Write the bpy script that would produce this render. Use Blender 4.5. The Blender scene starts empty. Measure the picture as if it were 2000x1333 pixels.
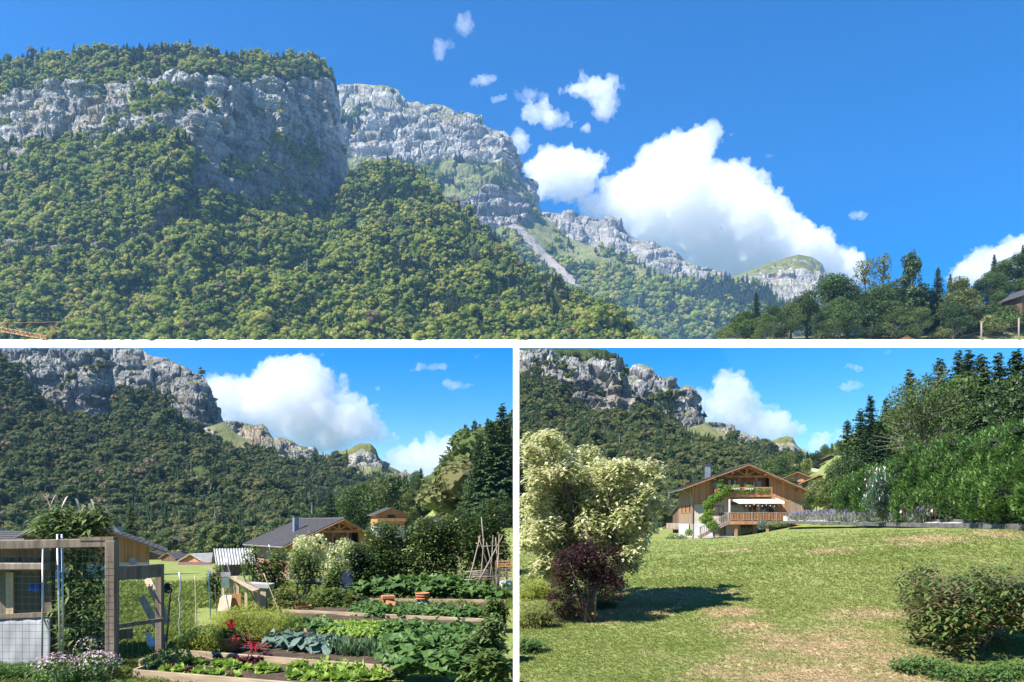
# Alpine valley: three landscapes set around a white slab and post standing for the gutters, built in metres. Camera looks along +Y.
import bpy, math, random
import numpy as np
from mathutils import Vector, Matrix, Quaternion

F, CX, HY, H = 1500.0, 1000.0, 1020.0, 2.3      # focal length in photo pixels, principal column, horizon row, eye height
scene = bpy.context.scene
col = scene.collection
rnd = random.Random(7)
R = np.random.default_rng(7)

# ---------------------------------------------------------------- camera
cam_d = bpy.data.cameras.new('camera'); cam = bpy.data.objects.new('camera', cam_d); col.objects.link(cam)
cam.location = (0, 0, H); cam.rotation_euler = (math.pi / 2, 0, 0)
cam_d.sensor_width = 36; cam_d.lens = 36 * F / 2000; cam_d.shift_y = (HY - 666.5) / 2000
cam_d.clip_start = 0.1; cam_d.clip_end = 40000
scene.camera = cam

# ---------------------------------------------------------------- sky and sun
SUN = Vector((-0.57, -0.36, 0.735)).normalized()
world = bpy.data.worlds.new('World'); scene.world = world; world.use_nodes = True
wn = world.node_tree; bg = wn.nodes['Background']
sky = wn.nodes.new('ShaderNodeTexSky'); sky.sky_type = 'NISHITA'; sky.sun_disc = False
sky.sun_elevation = math.asin(SUN.z); sky.sun_rotation = math.atan2(SUN.x, SUN.y)
sky.altitude = 800; sky.air_density = 1.0; sky.dust_density = 0.25; sky.ozone_density = 4.0
hsv = wn.nodes.new('ShaderNodeHueSaturation'); hsv.inputs['Saturation'].default_value = 1.5; hsv.inputs['Hue'].default_value = 0.505
wn.links.new(sky.outputs[0], hsv.inputs['Color']); wn.links.new(hsv.outputs[0], bg.inputs[0])
bg.inputs[1].default_value = 0.088
sun_d = bpy.data.lights.new('sun', 'SUN'); sun_d.energy = 5.0; sun_d.angle = math.radians(0.5); sun_d.color = (1, 0.95, 0.87)
sun = bpy.data.objects.new('sun', sun_d); col.objects.link(sun); sun.rotation_euler = SUN.to_track_quat('Z', 'Y').to_euler()
vs = scene.view_settings; vs.view_transform = 'Standard'; vs.look = 'None'; vs.exposure = 1.3; vs.gamma = 1.0
scene.cycles.use_denoising = True
scene.cycles.max_bounces = 12; scene.cycles.diffuse_bounces = 3; scene.cycles.glossy_bounces = 2
scene.cycles.transmission_bounces = 3; scene.cycles.volume_bounces = 10; scene.cycles.transparent_max_bounces = 8
scene.cycles.caustics_reflective = False; scene.cycles.caustics_refractive = False

# ---------------------------------------------------------------- helpers
def P(px, py, d):
    return Vector(((px - CX) / F * d, d, H + (HY - py) / F * d))

def tag(o, label=None, cat=None, group=None, kind=None):
    if label: o['label'] = label
    if cat: o['category'] = cat
    if group: o['group'] = group
    if kind: o['kind'] = kind
    return o

def link(o, parent=None):
    col.objects.link(o)
    if parent is not None: o.parent = parent
    return o

def empty(name, loc=(0, 0, 0), rz=0.0, scale=1.0):
    o = bpy.data.objects.new(name, None); link(o)
    o.location = loc; o.rotation_euler = (0, 0, rz); o.scale = (scale,) * 3
    o.empty_display_size = 0.1
    return o

def np_mesh(name, V, Fa, mats=None, smooth=False, mi=None):
    """V (n,3), Fa (m,k) with constant k"""
    me = bpy.data.meshes.new(name); V = np.asarray(V, np.float32); Fa = np.asarray(Fa, np.int32)
    me.vertices.add(len(V)); me.vertices.foreach_set('co', V.ravel())
    m, k = Fa.shape
    me.loops.add(m * k); me.loops.foreach_set('vertex_index', Fa.ravel())
    me.polygons.add(m); me.polygons.foreach_set('loop_start', np.arange(0, m * k, k, dtype=np.int32))
    if mi is not None: me.polygons.foreach_set('material_index', np.asarray(mi, np.int32))
    me.polygons.foreach_set('use_smooth', np.full(m, bool(smooth)))
    me.update(calc_edges=True)
    for x in (mats if isinstance(mats, (list, tuple)) else [mats]):
        if x: me.materials.append(x)
    return me

def obj(name, me, parent=None, loc=None, rot=None, scale=None):
    o = bpy.data.objects.new(name, me); link(o, parent)
    if loc is not None: o.location = loc
    if rot is not None: o.rotation_euler = rot
    if scale is not None: o.scale = (scale,) * 3 if not hasattr(scale, '__len__') else scale
    return o

def copy_tree(o, parent=None):
    c = o.copy(); link(c, parent)
    for ch in list(o.children): copy_tree(ch, c)
    return c

class MB:
    """collects boxes, bars, tubes, prisms; build() links them as one mesh object"""
    def __init__(s): s.v, s.f = [], []
    def add(s, vs, fs):
        n = len(s.v); s.v += [tuple(v) for v in vs]; s.f += [tuple(i + n for i in f) for f in fs]; return s
    def box(s, x0, x1, y0, y1, z0, z1, M=None):
        v = [Vector((x, y, z)) for z in (z0, z1) for y in (y0, y1) for x in (x0, x1)]
        if M: v = [M @ p for p in v]
        return s.add(v, [(0, 2, 3, 1), (4, 5, 7, 6), (0, 1, 5, 4), (2, 6, 7, 3), (0, 4, 6, 2), (1, 3, 7, 5)])
    def bar(s, a, b, w, h=None, up=(0, 0, 1)):
        a, b = Vector(a), Vector(b); h = h or w; d = (b - a).normalized(); up = Vector(up)
        if abs(d.dot(up)) > 0.98: up = Vector((0, 1, 0))
        x = d.cross(up).normalized(); z = x.cross(d)
        v = [p + x * (i * w / 2) + z * (j * h / 2) for p in (a, b) for i, j in ((-1, -1), (1, -1), (1, 1), (-1, 1))]
        return s.add(v, [(3, 2, 1, 0), (4, 5, 6, 7), (0, 1, 5, 4), (1, 2, 6, 5), (2, 3, 7, 6), (3, 0, 4, 7)])
    def tube(s, pts, radii, n=6):
        pts = [Vector(p) for p in pts]
        if not hasattr(radii, '__len__'): radii = [radii] * len(pts)
        vs, fs = [], []; x = None
        for i, p in enumerate(pts):
            d = (pts[min(i + 1, len(pts) - 1)] - pts[max(i - 1, 0)]).normalized()
            if x is None: x = d.orthogonal().normalized()
            x = (x - d * x.dot(d)).normalized(); y = d.cross(x)
            for k in range(n):
                a = 2 * math.pi * k / n; vs.append(p + (x * math.cos(a) + y * math.sin(a)) * radii[i])
        for i in range(len(pts) - 1):
            for k in range(n):
                k2 = (k + 1) % n; fs.append((i * n + k, i * n + k2, (i + 1) * n + k2, (i + 1) * n + k))
        fs.append(tuple(range(n - 1, -1, -1))); fs.append(tuple((len(pts) - 1) * n + k for k in range(n)))
        return s.add(vs, fs)
    def lathe(s, prof, n=14, c=(0, 0, 0)):
        vs, fs = [], []
        for r, z in prof:
            for k in range(n):
                a = 2 * math.pi * k / n; vs.append((c[0] + r * math.cos(a), c[1] + r * math.sin(a), c[2] + z))
        for i in range(len(prof) - 1):
            for k in range(n):
                k2 = (k + 1) % n; fs.append((i * n + k, i * n + k2, (i + 1) * n + k2, (i + 1) * n + k))
        return s.add(vs, fs)
    def prism(s, poly, axis, a0, a1):
        """poly of 2D points extruded along axis 'x','y' or 'z' from a0 to a1"""
        def m(p, a): return {'y': (p[0], a, p[1]), 'x': (a, p[0], p[1]), 'z': (p[0], p[1], a)}[axis]
        n = len(poly); vs = [m(p, a0) for p in poly] + [m(p, a1) for p in poly]
        fs = [tuple(range(n)), tuple(range(2 * n - 1, n - 1, -1))] + [(i, n + i, n + (i + 1) % n, (i + 1) % n) for i in range(n)]
        return s.add(vs, fs)
    def mesh(s, name, mat=None, smooth=False):
        me = bpy.data.meshes.new(name); me.from_pydata(s.v, [], s.f); me.update()
        if mat: me.materials.append(mat)
        if smooth: me.polygons.foreach_set('use_smooth', np.full(len(me.polygons), True))
        return me
    def build(s, name, mat=None, parent=None, smooth=False, bevel=0, **k):
        o = obj(name, s.mesh(name, mat, smooth), parent, **k)
        if bevel:
            b = o.modifiers.new('bevel', 'BEVEL'); b.width = bevel; b.segments = 1; b.limit_method = 'ANGLE'
        return o

# numpy gradient noise
_perm = np.random.default_rng(3).permutation(256); _perm = np.concatenate([_perm, _perm, _perm])
_g = np.random.default_rng(5).normal(size=(256, 3)); _g /= np.linalg.norm(_g, axis=1)[:, None]
def noise(p):
    p = np.asarray(p, float); i = np.floor(p).astype(int); f = p - i; u = f * f * f * (f * (f * 6 - 15) + 10); i &= 255
    r = 0
    for dx in (0, 1):
        for dy in (0, 1):
            for dz in (0, 1):
                h = _perm[_perm[_perm[i[:, 0] + dx] + i[:, 1] + dy] + i[:, 2] + dz] & 255
                d = (_g[h] * (f - (dx, dy, dz))).sum(1)
                w = (u[:, 0] if dx else 1 - u[:, 0]) * (u[:, 1] if dy else 1 - u[:, 1]) * (u[:, 2] if dz else 1 - u[:, 2])
                r = r + w * d
    return r * 1.6
def fbm(p, o=4, g=0.5, l=2.03):
    p = np.asarray(p, float); a, r = 1.0, 0
    for k in range(o): r = r + a * noise(p + k * 17.3); p = p * l; a *= g
    return r
def ridged(p, o=4):
    p = np.asarray(p, float); a, r = 1.0, 0
    for k in range(o): r = r + a * (1 - np.abs(noise(p + k * 11.1)) * 2); p = p * 2.07; a *= 0.5
    return r - 1

def cells(p, seed=0):
    """cellular noise: (random value of the nearest cell, gap to the second nearest)"""
    p = np.asarray(p, float); i0 = np.floor(p).astype(int); b1 = np.full(len(p), 9.0); b2 = b1.copy(); val = np.zeros(len(p))
    for dx in (-1, 0, 1):
        for dy in (-1, 0, 1):
            for dz in (-1, 0, 1):
                c = i0 + (dx, dy, dz); k = c & 255; h = _perm[_perm[_perm[k[:, 0]] + k[:, 1]] + k[:, 2]] + seed
                o = np.stack([_perm[h & 255], _perm[(h + 71) & 255], _perm[(h + 153) & 255]], 1) / 255.0
                d = np.linalg.norm(c + o - p, axis=1); v = _perm[(h + 201) & 255] / 255.0
                n = d < b1; b2 = np.where(n, b1, np.minimum(b2, d)); val = np.where(n, v, val); b1 = np.where(n, d, b1)
    return val - 0.5, b2 - b1

# materials
def nodes(name):
    m = bpy.data.materials.new(name); m.use_nodes = True; nt = m.node_tree; b = nt.nodes['Principled BSDF']
    return m, nt, b
def N(nt, t, **k):
    n = nt.nodes.new('ShaderNode' + t)
    for a, v in k.items():
        if a.startswith('i_'): n.inputs[a[2:].replace('_', ' ')].default_value = v
        else: setattr(n, a, v)
    return n
def ramp(nt, fac, stops, interp='LINEAR'):
    r = N(nt, 'ValToRGB'); r.color_ramp.interpolation = interp; e = r.color_ramp.elements
    while len(e) < len(stops): e.new(0.5)
    for i, (p, c) in enumerate(stops): e[i].position = p; e[i].color = tuple(c) + (1,)
    nt.links.new(fac, r.inputs[0]); return r.outputs[0]
def noise_tex(nt, scale, detail=5, rough=0.55, vec=None, stretch=None, space='Object', out='Fac'):
    t = N(nt, 'TexNoise', i_Scale=scale, i_Detail=detail, i_Roughness=rough)
    if vec is None:
        vec = N(nt, 'NewGeometry').outputs['Position'] if space == 'World' else N(nt, 'TexCoord').outputs[space]
    if stretch:
        mp = N(nt, 'Mapping'); mp.inputs['Scale'].default_value = stretch; nt.links.new(vec, mp.inputs[0]); vec = mp.outputs[0]
    nt.links.new(vec, t.inputs['Vector']); return t.outputs[out]
def wpos(nt): return N(nt, 'NewGeometry').outputs['Position']
def mix(nt, fac, a, b, blend='MIX'):
    m = N(nt, 'Mix', data_type='RGBA', blend_type=blend)
    for i, v in ((0, fac), (6, a), (7, b)):
        if hasattr(v, 'links'): nt.links.new(v, m.inputs[i])
        else: m.inputs[i].default_value = v if i == 0 else tuple(v) + (1,)
    return m.outputs[2]
def math_n(nt, op, a, b=0.0, clamp=False):
    m = N(nt, 'Math', operation=op, use_clamp=clamp)
    for i, v in ((0, a), (1, b)):
        if hasattr(v, 'links'): nt.links.new(v, m.inputs[i])
        else: m.inputs[i].default_value = v
    return m.outputs[0]
def bump(nt, b, h, strength=0.5, dist=0.02):
    n = N(nt, 'Bump', i_Strength=strength, i_Distance=dist); nt.links.new(h, n.inputs['Height']); nt.links.new(n.outputs[0], b.inputs['Normal'])

def mat_plain(name, c, c2=None, scale=6, rough=0.7, stretch=None, bmp=0.0, metal=0.0, detail=5, dist=0.01, lo=0.35, hi=0.65):
    m, nt, b = nodes(name); b.inputs['Roughness'].default_value = rough; b.inputs['Metallic'].default_value = metal
    c2 = c2 or tuple(x * 0.72 for x in c)
    f = noise_tex(nt, scale, detail, stretch=stretch)
    nt.links.new(ramp(nt, f, [(lo, c2), (hi, c)]), b.inputs['Base Color'])
    if bmp: bump(nt, b, f, bmp, dist)
    return m

def mat_leaf(name, cols, trans=0.35, rough=0.55, scale=0.6, rnd_w=0.6, back=None):
    """foliage: colour from a ramp driven by per-object random and a noise, diffuse plus translucent"""
    m, nt, b = nodes(name)
    oi = N(nt, 'ObjectInfo'); g = N(nt, 'NewGeometry')
    n = noise_tex(nt, scale, 3, space='World')
    f = math_n(nt, 'ADD', math_n(nt, 'MULTIPLY', oi.outputs['Random'], rnd_w), math_n(nt, 'MULTIPLY', n, 1 - rnd_w))
    f = math_n(nt, 'ADD', f, math_n(nt, 'MULTIPLY', math_n(nt, 'SUBTRACT', g.outputs['Random Per Island'], 0.5), 0.45))
    k = len(cols); c = ramp(nt, f, [(0.1 + 0.8 * i / max(k - 1, 1), x) for i, x in enumerate(cols)])
    nt.links.new(c, b.inputs['Base Color']); b.inputs['Roughness'].default_value = rough
    b.inputs['Specular IOR Level'].default_value = 0.3
    tr = N(nt, 'BsdfTranslucent'); nt.links.new(c, tr.inputs[0])
    mx = N(nt, 'MixShader'); mx.inputs[0].default_value = trans
    out = nt.nodes['Material Output']
    nt.links.new(b.outputs[0], mx.inputs[1]); nt.links.new(tr.outputs[0], mx.inputs[2]); nt.links.new(mx.outputs[0], out.inputs[0])
    return m
def inpoly(pts, poly):
    x, y = pts[:, 0], pts[:, 1]; c = np.zeros(len(pts), bool); n = len(poly)
    for i in range(n):
        x1, y1 = poly[i]; x2, y2 = poly[(i + 1) % n]
        c ^= ((y1 > y) != (y2 > y)) & (x < (x2 - x1) * (y - y1) / (y2 - y1 + 1e-9) + x1)
    return c
def edgedist(pts, poly):
    d = np.full(len(pts), 1e9); n = len(poly)
    for i in range(n):
        a = np.array(poly[i], float); b = np.array(poly[(i + 1) % n], float); ab = b - a
        t = np.clip(((pts - a) @ ab) / (ab @ ab + 1e-9), 0, 1); d = np.minimum(d, np.linalg.norm(pts - (a + t[:, None] * ab), axis=1))
    return d
# ---------------------------------------------------------------- large-scale materials
def mat_rock(name, scale, c=((0.085, 0.085, 0.095), (0.27, 0.265, 0.255), (0.45, 0.44, 0.41)), grass=(0.16, 0.17, 0.05), g_at=0.55, stain=(0.30, 0.20, 0.11)):
    m, nt, b = nodes(name); b.inputs['Roughness'].default_value = 0.9; b.inputs['Specular IOR Level'].default_value = 0.1
    p = wpos(nt); s = 1.0 / scale
    streak = noise_tex(nt, s, 7, 0.65, vec=p, stretch=(1.5, 1.5, 0.14))
    strata = noise_tex(nt, s, 6, 0.65, vec=p, stretch=(0.09, 0.09, 2.0))
    fine = noise_tex(nt, s * 5, 5, 0.6, vec=p)
    f = math_n(nt, 'ADD', math_n(nt, 'MULTIPLY', streak, 0.55), math_n(nt, 'MULTIPLY', strata, 0.45))
    f = math_n(nt, 'ADD', f, math_n(nt, 'MULTIPLY', math_n(nt, 'SUBTRACT', fine, 0.5), 0.35))
    rock = ramp(nt, f, [(0.38, c[0]), (0.49, c[1]), (0.60, c[2])])
    st = ramp(nt, noise_tex(nt, s * 0.35, 4, 0.6, vec=p, stretch=(1, 1, 0.4)), [(0.54, (0, 0, 0)), (0.70, (0.55, 0.55, 0.55))])
    rock = mix(nt, st, rock, stain)
    sx = N(nt, 'SeparateXYZ'); nt.links.new(N(nt, 'NewGeometry').outputs['Normal'], sx.inputs[0])
    up = math_n(nt, 'ADD', sx.outputs['Z'], math_n(nt, 'MULTIPLY', math_n(nt, 'SUBTRACT', fine, 0.5), 0.7))
    gm = ramp(nt, up, [(g_at - 0.07, (0, 0, 0)), (g_at + 0.07, (1, 1, 1))])
    gcol = ramp(nt, noise_tex(nt, s * 2, 4, 0.6, vec=p), [(0.35, tuple(x * 0.55 for x in grass)), (0.65, grass)])
    nt.links.new(mix(nt, gm, rock, gcol), b.inputs['Base Color'])
    bump(nt, b, f, 0.9, scale * 0.25)
    return m
def mat_ground(name, cols, scale, bmp=0.3):
    m, nt, b = nodes(name); b.inputs['Roughness'].default_value = 0.95; b.inputs['Specular IOR Level'].default_value = 0.1
    p = wpos(nt); f = noise_tex(nt, 1.0 / scale, 8, 0.65, vec=p)
    nt.links.new(ramp(nt, f, [(0.3 + 0.4 * i / (len(cols) - 1), c) for i, c in enumerate(cols)]), b.inputs['Base Color'])
    bump(nt, b, f, bmp, scale * 0.1); return m
ROCK_T = mat_rock('limestone_cliff', 17); ROCK_T2 = mat_rock('second_limestone_cliff', 26)
ROCK_G = mat_rock('grassy_limestone', 26, g_at=0.40)
ROCK_D = mat_rock('shaded_band_rock', 20, c=((0.05, 0.05, 0.055), (0.13, 0.125, 0.12), (0.24, 0.23, 0.22)), g_at=0.8)  # darker copy of the limestone, shade under the spur put into its colour
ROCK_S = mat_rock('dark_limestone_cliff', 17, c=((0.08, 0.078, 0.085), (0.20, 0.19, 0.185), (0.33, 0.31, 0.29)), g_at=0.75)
ROCK_F = mat_rock('far_limestone', 22, c=((0.13, 0.125, 0.13), (0.26, 0.25, 0.235), (0.40, 0.37, 0.33)), grass=(0.17, 0.18, 0.07), g_at=0.62)
ROCK_L = mat_rock('valley_limestone', 10, c=((0.10, 0.098, 0.105), (0.235, 0.23, 0.23), (0.37, 0.36, 0.355)), g_at=0.62)
FLOOR = mat_ground('forest_floor', [(0.022, 0.036, 0.012), (0.05, 0.07, 0.022), (0.08, 0.10, 0.03)], 5)
MEADOW = mat_ground('alpine_meadow', [(0.085, 0.105, 0.035), (0.14, 0.155, 0.06), (0.20, 0.185, 0.10)], 22)
SCREE = mat_ground('scree', [(0.12, 0.13, 0.06), (0.20, 0.18, 0.15), (0.28, 0.26, 0.24), (0.17, 0.17, 0.09)], 14)

def mat_talus(name, cols, scale, A, B, w):
    """ground with a stony gully running from A to B"""
    m, nt, b = nodes(name); b.inputs['Roughness'].default_value = 0.95; b.inputs['Specular IOR Level'].default_value = 0.1
    p = wpos(nt); f = noise_tex(nt, 1.0 / scale, 8, 0.65, vec=p); base = ramp(nt, f, [(0.3 + 0.4 * i / (len(cols) - 1), c) for i, c in enumerate(cols)])
    v = N(nt, 'VectorMath', operation='SUBTRACT'); nt.links.new(p, v.inputs[0]); v.inputs[1].default_value = A
    c = N(nt, 'VectorMath', operation='CROSS_PRODUCT'); nt.links.new(v.outputs[0], c.inputs[0]); c.inputs[1].default_value = (B - A).normalized()
    l = N(nt, 'VectorMath', operation='LENGTH'); nt.links.new(c.outputs[0], l.inputs[0])
    d = math_n(nt, 'ADD', math_n(nt, 'DIVIDE', l.outputs['Value'], w), math_n(nt, 'MULTIPLY', math_n(nt, 'SUBTRACT', f, 0.5), 2.6))
    k = ramp(nt, d, [(0.75, (1, 1, 1)), (1.0, (0, 0, 0))]); st = ramp(nt, noise_tex(nt, 3.0 / scale, 6, 0.7, vec=p), [(0.35, (0.19, 0.17, 0.16)), (0.65, (0.33, 0.30, 0.28))])
    nt.links.new(mix(nt, k, base, st), b.inputs['Base Color']); bump(nt, b, f, 0.4, scale * 0.1); return m
C_MEADOW, C_FLOOR = [(0.085, 0.105, 0.035), (0.14, 0.155, 0.06), (0.20, 0.185, 0.10)], [(0.022, 0.036, 0.012), (0.05, 0.07, 0.022), (0.08, 0.10, 0.03)]
def talus_pair(name, a, b, w, kd=1.0): A, B = P(a[0], a[1], a[2] * kd), P(b[0], b[1], b[2] * kd); return mat_talus(name + '_meadow', C_MEADOW, 22 * kd, A, B, w * kd), mat_talus(name + '_floor', C_FLOOR, 12 * kd, A, B, w * kd)
def off_line(g, a, b, w): return np.abs((g[:, 0] - a[0]) * (b[1] - a[1]) - (g[:, 1] - a[1]) * (b[0] - a[0])) / math.hypot(b[0] - a[0], b[1] - a[1]) > w

# ---------------------------------------------------------------- lofted terrain
def resample(c, n):
    c = np.array(c, float); s = np.concatenate([[0], np.cumsum(np.hypot(*np.diff(c[:, :2], axis=0).T))])
    t = np.linspace(0, s[-1], n); return np.stack([np.interp(t, s, c[:, i]) for i in range(3)], 1)
def smooth_curve(c, n, k):
    r = resample(c, n)
    if k > 1:
        ker = np.hanning(k + 2)[1:-1]; ker /= ker.sum()
        for i in range(3):
            e = np.pad(r[:, i], k // 2, mode='edge'); r[:, i] = np.convolve(e, ker, 'valid')[:n]
    return r
KD = 0.62            # the nearer mountains stand at this share of the depths written in their tables
def loft(name, curves, bands, nx=300, kd=1.0, jag=0.0, back=True, seed=0, side=0, kind='structure', sm=5, top=0.12, lim=1075, cap=None):
    """curves: rows of (photo column, photo row, depth) from crest to foot, turned into world points;
    bands: (rows, material, rock relief m, soft relief m) between neighbouring curves."""
    C = [smooth_curve(c, nx, sm) for c in curves]; bands = [(n, m, a * kd, b * kd) for n, m, a, b in bands]
    for c in C:
        c[:, 2] *= kd
        if jag:
            t = np.linspace(-1, 1, nx); c[:, 0] += t * jag * (1 + 1.5 * R.normal()) ; c[:, 1] += R.normal(0, jag * .4, nx)
    rows, amp, mi, mats, bid = [], [], [], [], []
    for i, (n, m, ar, asf) in enumerate(bands):
        if m not in mats: mats.append(m)
        for j in range(n):
            t = j / n; rows.append(C[i] * (1 - t) + C[i + 1] * t)
            e = math.sin(math.pi * min(1, max(0, t * 1.0))) ** 0.5 if False else 1.0
            amp.append((ar, asf)); mi.append(mats.index(m)); bid.append(i)
    rows.append(C[-1]); amp.append((bands[-1][2], bands[-1][3]))
    G = np.array(rows); d = G[:, :, 2]
    W = np.stack([(G[:, :, 0] - CX) / F * d, d, H + (HY - G[:, :, 1]) / F * d], 2)
    du = np.gradient(W, axis=1); dv = np.gradient(W, axis=0); nn = np.cross(dv, du); nn /= np.linalg.norm(nn, axis=2)[:, :, None] + 1e-9
    nn[nn[:, :, 1] > 0] *= -1
    A = np.array(amp); nr = len(A); ker = np.ones(5) / 5
    A = np.stack([np.convolve(np.pad(A[:, k], 2, mode='edge'), ker, 'valid') for k in (0, 1)], 1)
    p = W.reshape(-1, 3); L = d.mean() / 26.0
    wq = p + L * 0.22 * np.stack([fbm(p / (L * 0.7) + 50 * k, 3) for k in range(3)], 1)
    q = wq * (1, 1, 0.30)
    big = fbm(p * (1, 1, 0.5) / (L * 1.5) + seed, 3); c1, g1 = cells(q / (L * 0.62), seed); c2, g2 = cells(wq * (1, 1, 0.7) / (L * 0.24), seed + 9)
    rd = ridged(q / (L * 0.5) + seed * 2 + 5, 3); fine = fbm(p / (L * 0.10) + 9, 3)
    zz = p[:, 2] + 0.35 * L * fbm(p / (L * 2) + 31, 2); fr = (zz / (L * 0.55)) % 1.0; strat = np.clip(fr * 2.5, 0, 1) - np.clip((fr - 0.75) * 4, 0, 1)
    dr = (0.50 * big + 0.46 * c1 + 0.20 * c2 - 0.22 * np.exp(-(g1 / 0.07) ** 2) + 0.10 * rd + 0.09 * fine + 0.75 * strat * (0.7 + c1)).reshape(nr, nx); ds = fbm(p * (1, 1, 0.55) / (L * 1.7) + 3 + seed, 4).reshape(nr, nx)
    edge = np.minimum(np.clip(np.arange(nr) / 5.0, top, 1), np.clip((nr - 1 - np.arange(nr)) / 6.0, 0, 1))[:, None]
    eu = np.clip(np.minimum(np.arange(nx), nx - 1 - np.arange(nx)) / (0.09 * nx), 0.0, 1)[None]; edge = edge * eu
    W = W + nn * ((A[:, :1] * dr + A[:, 1:] * ds) * edge)[:, :, None]
    if cap is not None: W[:, :, 2] = np.minimum(W[:, :, 2], H + (HY - cap) / F * W[:, :, 1])
    if lim < 700: W[:, :, 2] = np.maximum(W[:, :, 2], H + (HY - max(lim, 671)) / F * W[:, :, 1])
    if back:
        def bk(k, dy): q = C[0].copy(); q[:, 1] = np.minimum(q[:, 1] + dy, np.maximum(lim, q[:, 1])); q[:, 2] *= k; return np.stack([(q[:, 0] - CX) / F * q[:, 2], q[:, 2], H + (HY - q[:, 1]) / F * q[:, 2]], 1)
        b1, b2 = bk(1.012, 4), bk(1.035, 60)
        W = np.concatenate([b2[None], b1[None], W]); off = 2; mi = [mi[0]] * 2 + mi
    else: off = 0
    if side:                      # the flank turns away from the viewer at the first column
        s = W[:, :1] + np.array([0, 1, 0]) * side + np.array([1, 0, 0]) * side * (W[:, :1, 0:1] / W[:, :1, 1:2]); W = np.concatenate([s, W], 1)
    nR, nC = W.shape[:2]; I = np.arange(nR * nC).reshape(nR, nC)
    Q = np.stack([I[:-1, :-1], I[1:, :-1], I[1:, 1:], I[:-1, 1:]], 2).reshape(-1, 4)
    o = obj(name, np_mesh(name, W.reshape(-1, 3), Q, mats, smooth=False, mi=np.repeat(mi, nC - 1)))
    if kind: o['kind'] = kind
    return dict(kd=kd, o=o, W=W[off:, (1 if side else 0):], G=G, bid=np.array(bid))

def scatter(L, bands, spacing, r, jitter=1.0, keep=None):
    """points on the chosen bands, about one per spacing**2 photo pixels"""
    G, W = L['G'], L['W']; rows = np.nonzero(np.isin(L['bid'], bands))[0]
    a = G[rows][:, :-1, :2]; b = G[rows][:, 1:, :2]; c = G[rows + 1][:, :-1, :2]
    area = np.abs((b - a)[..., 0] * (c - a)[..., 1] - (b - a)[..., 1] * (c - a)[..., 0]); n = int(area.sum() / spacing ** 2)
    A3 = np.linalg.norm(np.cross(W[rows][:, 1:] - W[rows][:, :-1], W[rows + 1][:, :-1] - W[rows][:, :-1]), axis=2); n = int(n * 1.3)
    pr = 0.6 * area.ravel() / area.sum() + 0.4 * A3.ravel() / A3.sum(); k = r.choice(len(pr), n, p=pr); i = rows[k // a.shape[1]]; j = k % a.shape[1]
    u, v = r.random(n)[:, None], r.random(n)[:, None]
    w = lambda A: (A[i, j] * (1 - u) + A[i, j + 1] * u) * (1 - v) + (A[i + 1, j] * (1 - u) + A[i + 1, j + 1] * u) * v
    Wp, Gp = w(W), w(G)
    if keep is not None: m = keep(Gp, Wp / L['kd']); Wp, Gp = Wp[m], Gp[m]
    return Wp, Gp

# ---------------------------------------------------------------- forest: tree prototypes and instancing
def leaf_cards(c, nrm, size, r, tilt=0.7):
    """quads at c facing nrm with jitter -> V, F"""
    n = len(c); nv = nrm + r.normal(size=(n, 3)) * tilt; nv /= np.linalg.norm(nv, axis=1)[:, None] + 1e-9
    a = np.cross(nv, r.normal(size=(n, 3))); a /= np.linalg.norm(a, axis=1)[:, None] + 1e-9; b = np.cross(nv, a)
    s = (size * r.uniform(0.6, 1.3, n))[:, None]
    V = np.stack([c - a * s, c - b * s * 0.55 + nv * s * 0.12, c + a * s, c + b * s * 0.55 + nv * s * 0.12], 1).reshape(-1, 3)
    return V, np.arange(n * 4).reshape(n, 4)
def joinVF(parts):
    V, Fa, n = [], [], 0
    for v, f in parts: V.append(v); Fa.append(f + n); n += len(v)
    return np.concatenate(V), np.concatenate(Fa)
def quads(tri): return np.concatenate([tri, tri[:, 2:]], 1)
ICO1 = None
def ico_mesh(sub=2):
    import bmesh
    b = bmesh.new(); bmesh.ops.create_icosphere(b, subdivisions=sub, radius=1)
    v = np.array([x.co for x in b.verts]); f = np.array([[x.index for x in q.verts] for q in b.faces]); b.free(); return v, f
ICO1, ICO2 = ico_mesh(1), ico_mesh(2)
def proto_broad(seed, nl=11, cards=60):
    r = np.random.default_rng(seed); V, T = [], []; pv, pf = [], []; nt_ = 0
    LC = []
    for k in range(nl):
        h = r.uniform(0.30, 0.92); w = 0.34 * math.sin(math.pi * min(0.97, (h - 0.08) / 0.95)) ** 0.7; a = r.uniform(0, 6.283)
        rad = r.uniform(0.12, 0.20) if k else 0.24
        LC.append((np.array([math.cos(a) * w * r.uniform(0.5, 1), math.sin(a) * w * r.uniform(0.5, 1), h - 0.06]), rad))
    cv, cf, n = [], [], 0
    for c, rad in LC:
        q = ICO1[0] * (1 + 0.35 * noise(ICO1[0] * 2.3 + c * 9 + seed))[:, None] * rad * 0.9 * (1, 1, 0.85)
        cv.append(q + c); cf.append(quads(ICO1[1]) + n); n += len(q)
        d = r.normal(size=(cards, 3)); d[:, 2] = np.abs(d[:, 2]) * 0.9 - 0.25; d /= np.linalg.norm(d, axis=1)[:, None]
        v, f = leaf_cards(c + d * rad * r.uniform(0.85, 1.12, (cards, 1)) * (1, 1, 0.9), d, 0.042, r, 0.6); cv.append(v); cf.append(f + n); n += len(v)
    return np.concatenate(cv), np.concatenate(cf)
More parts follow.
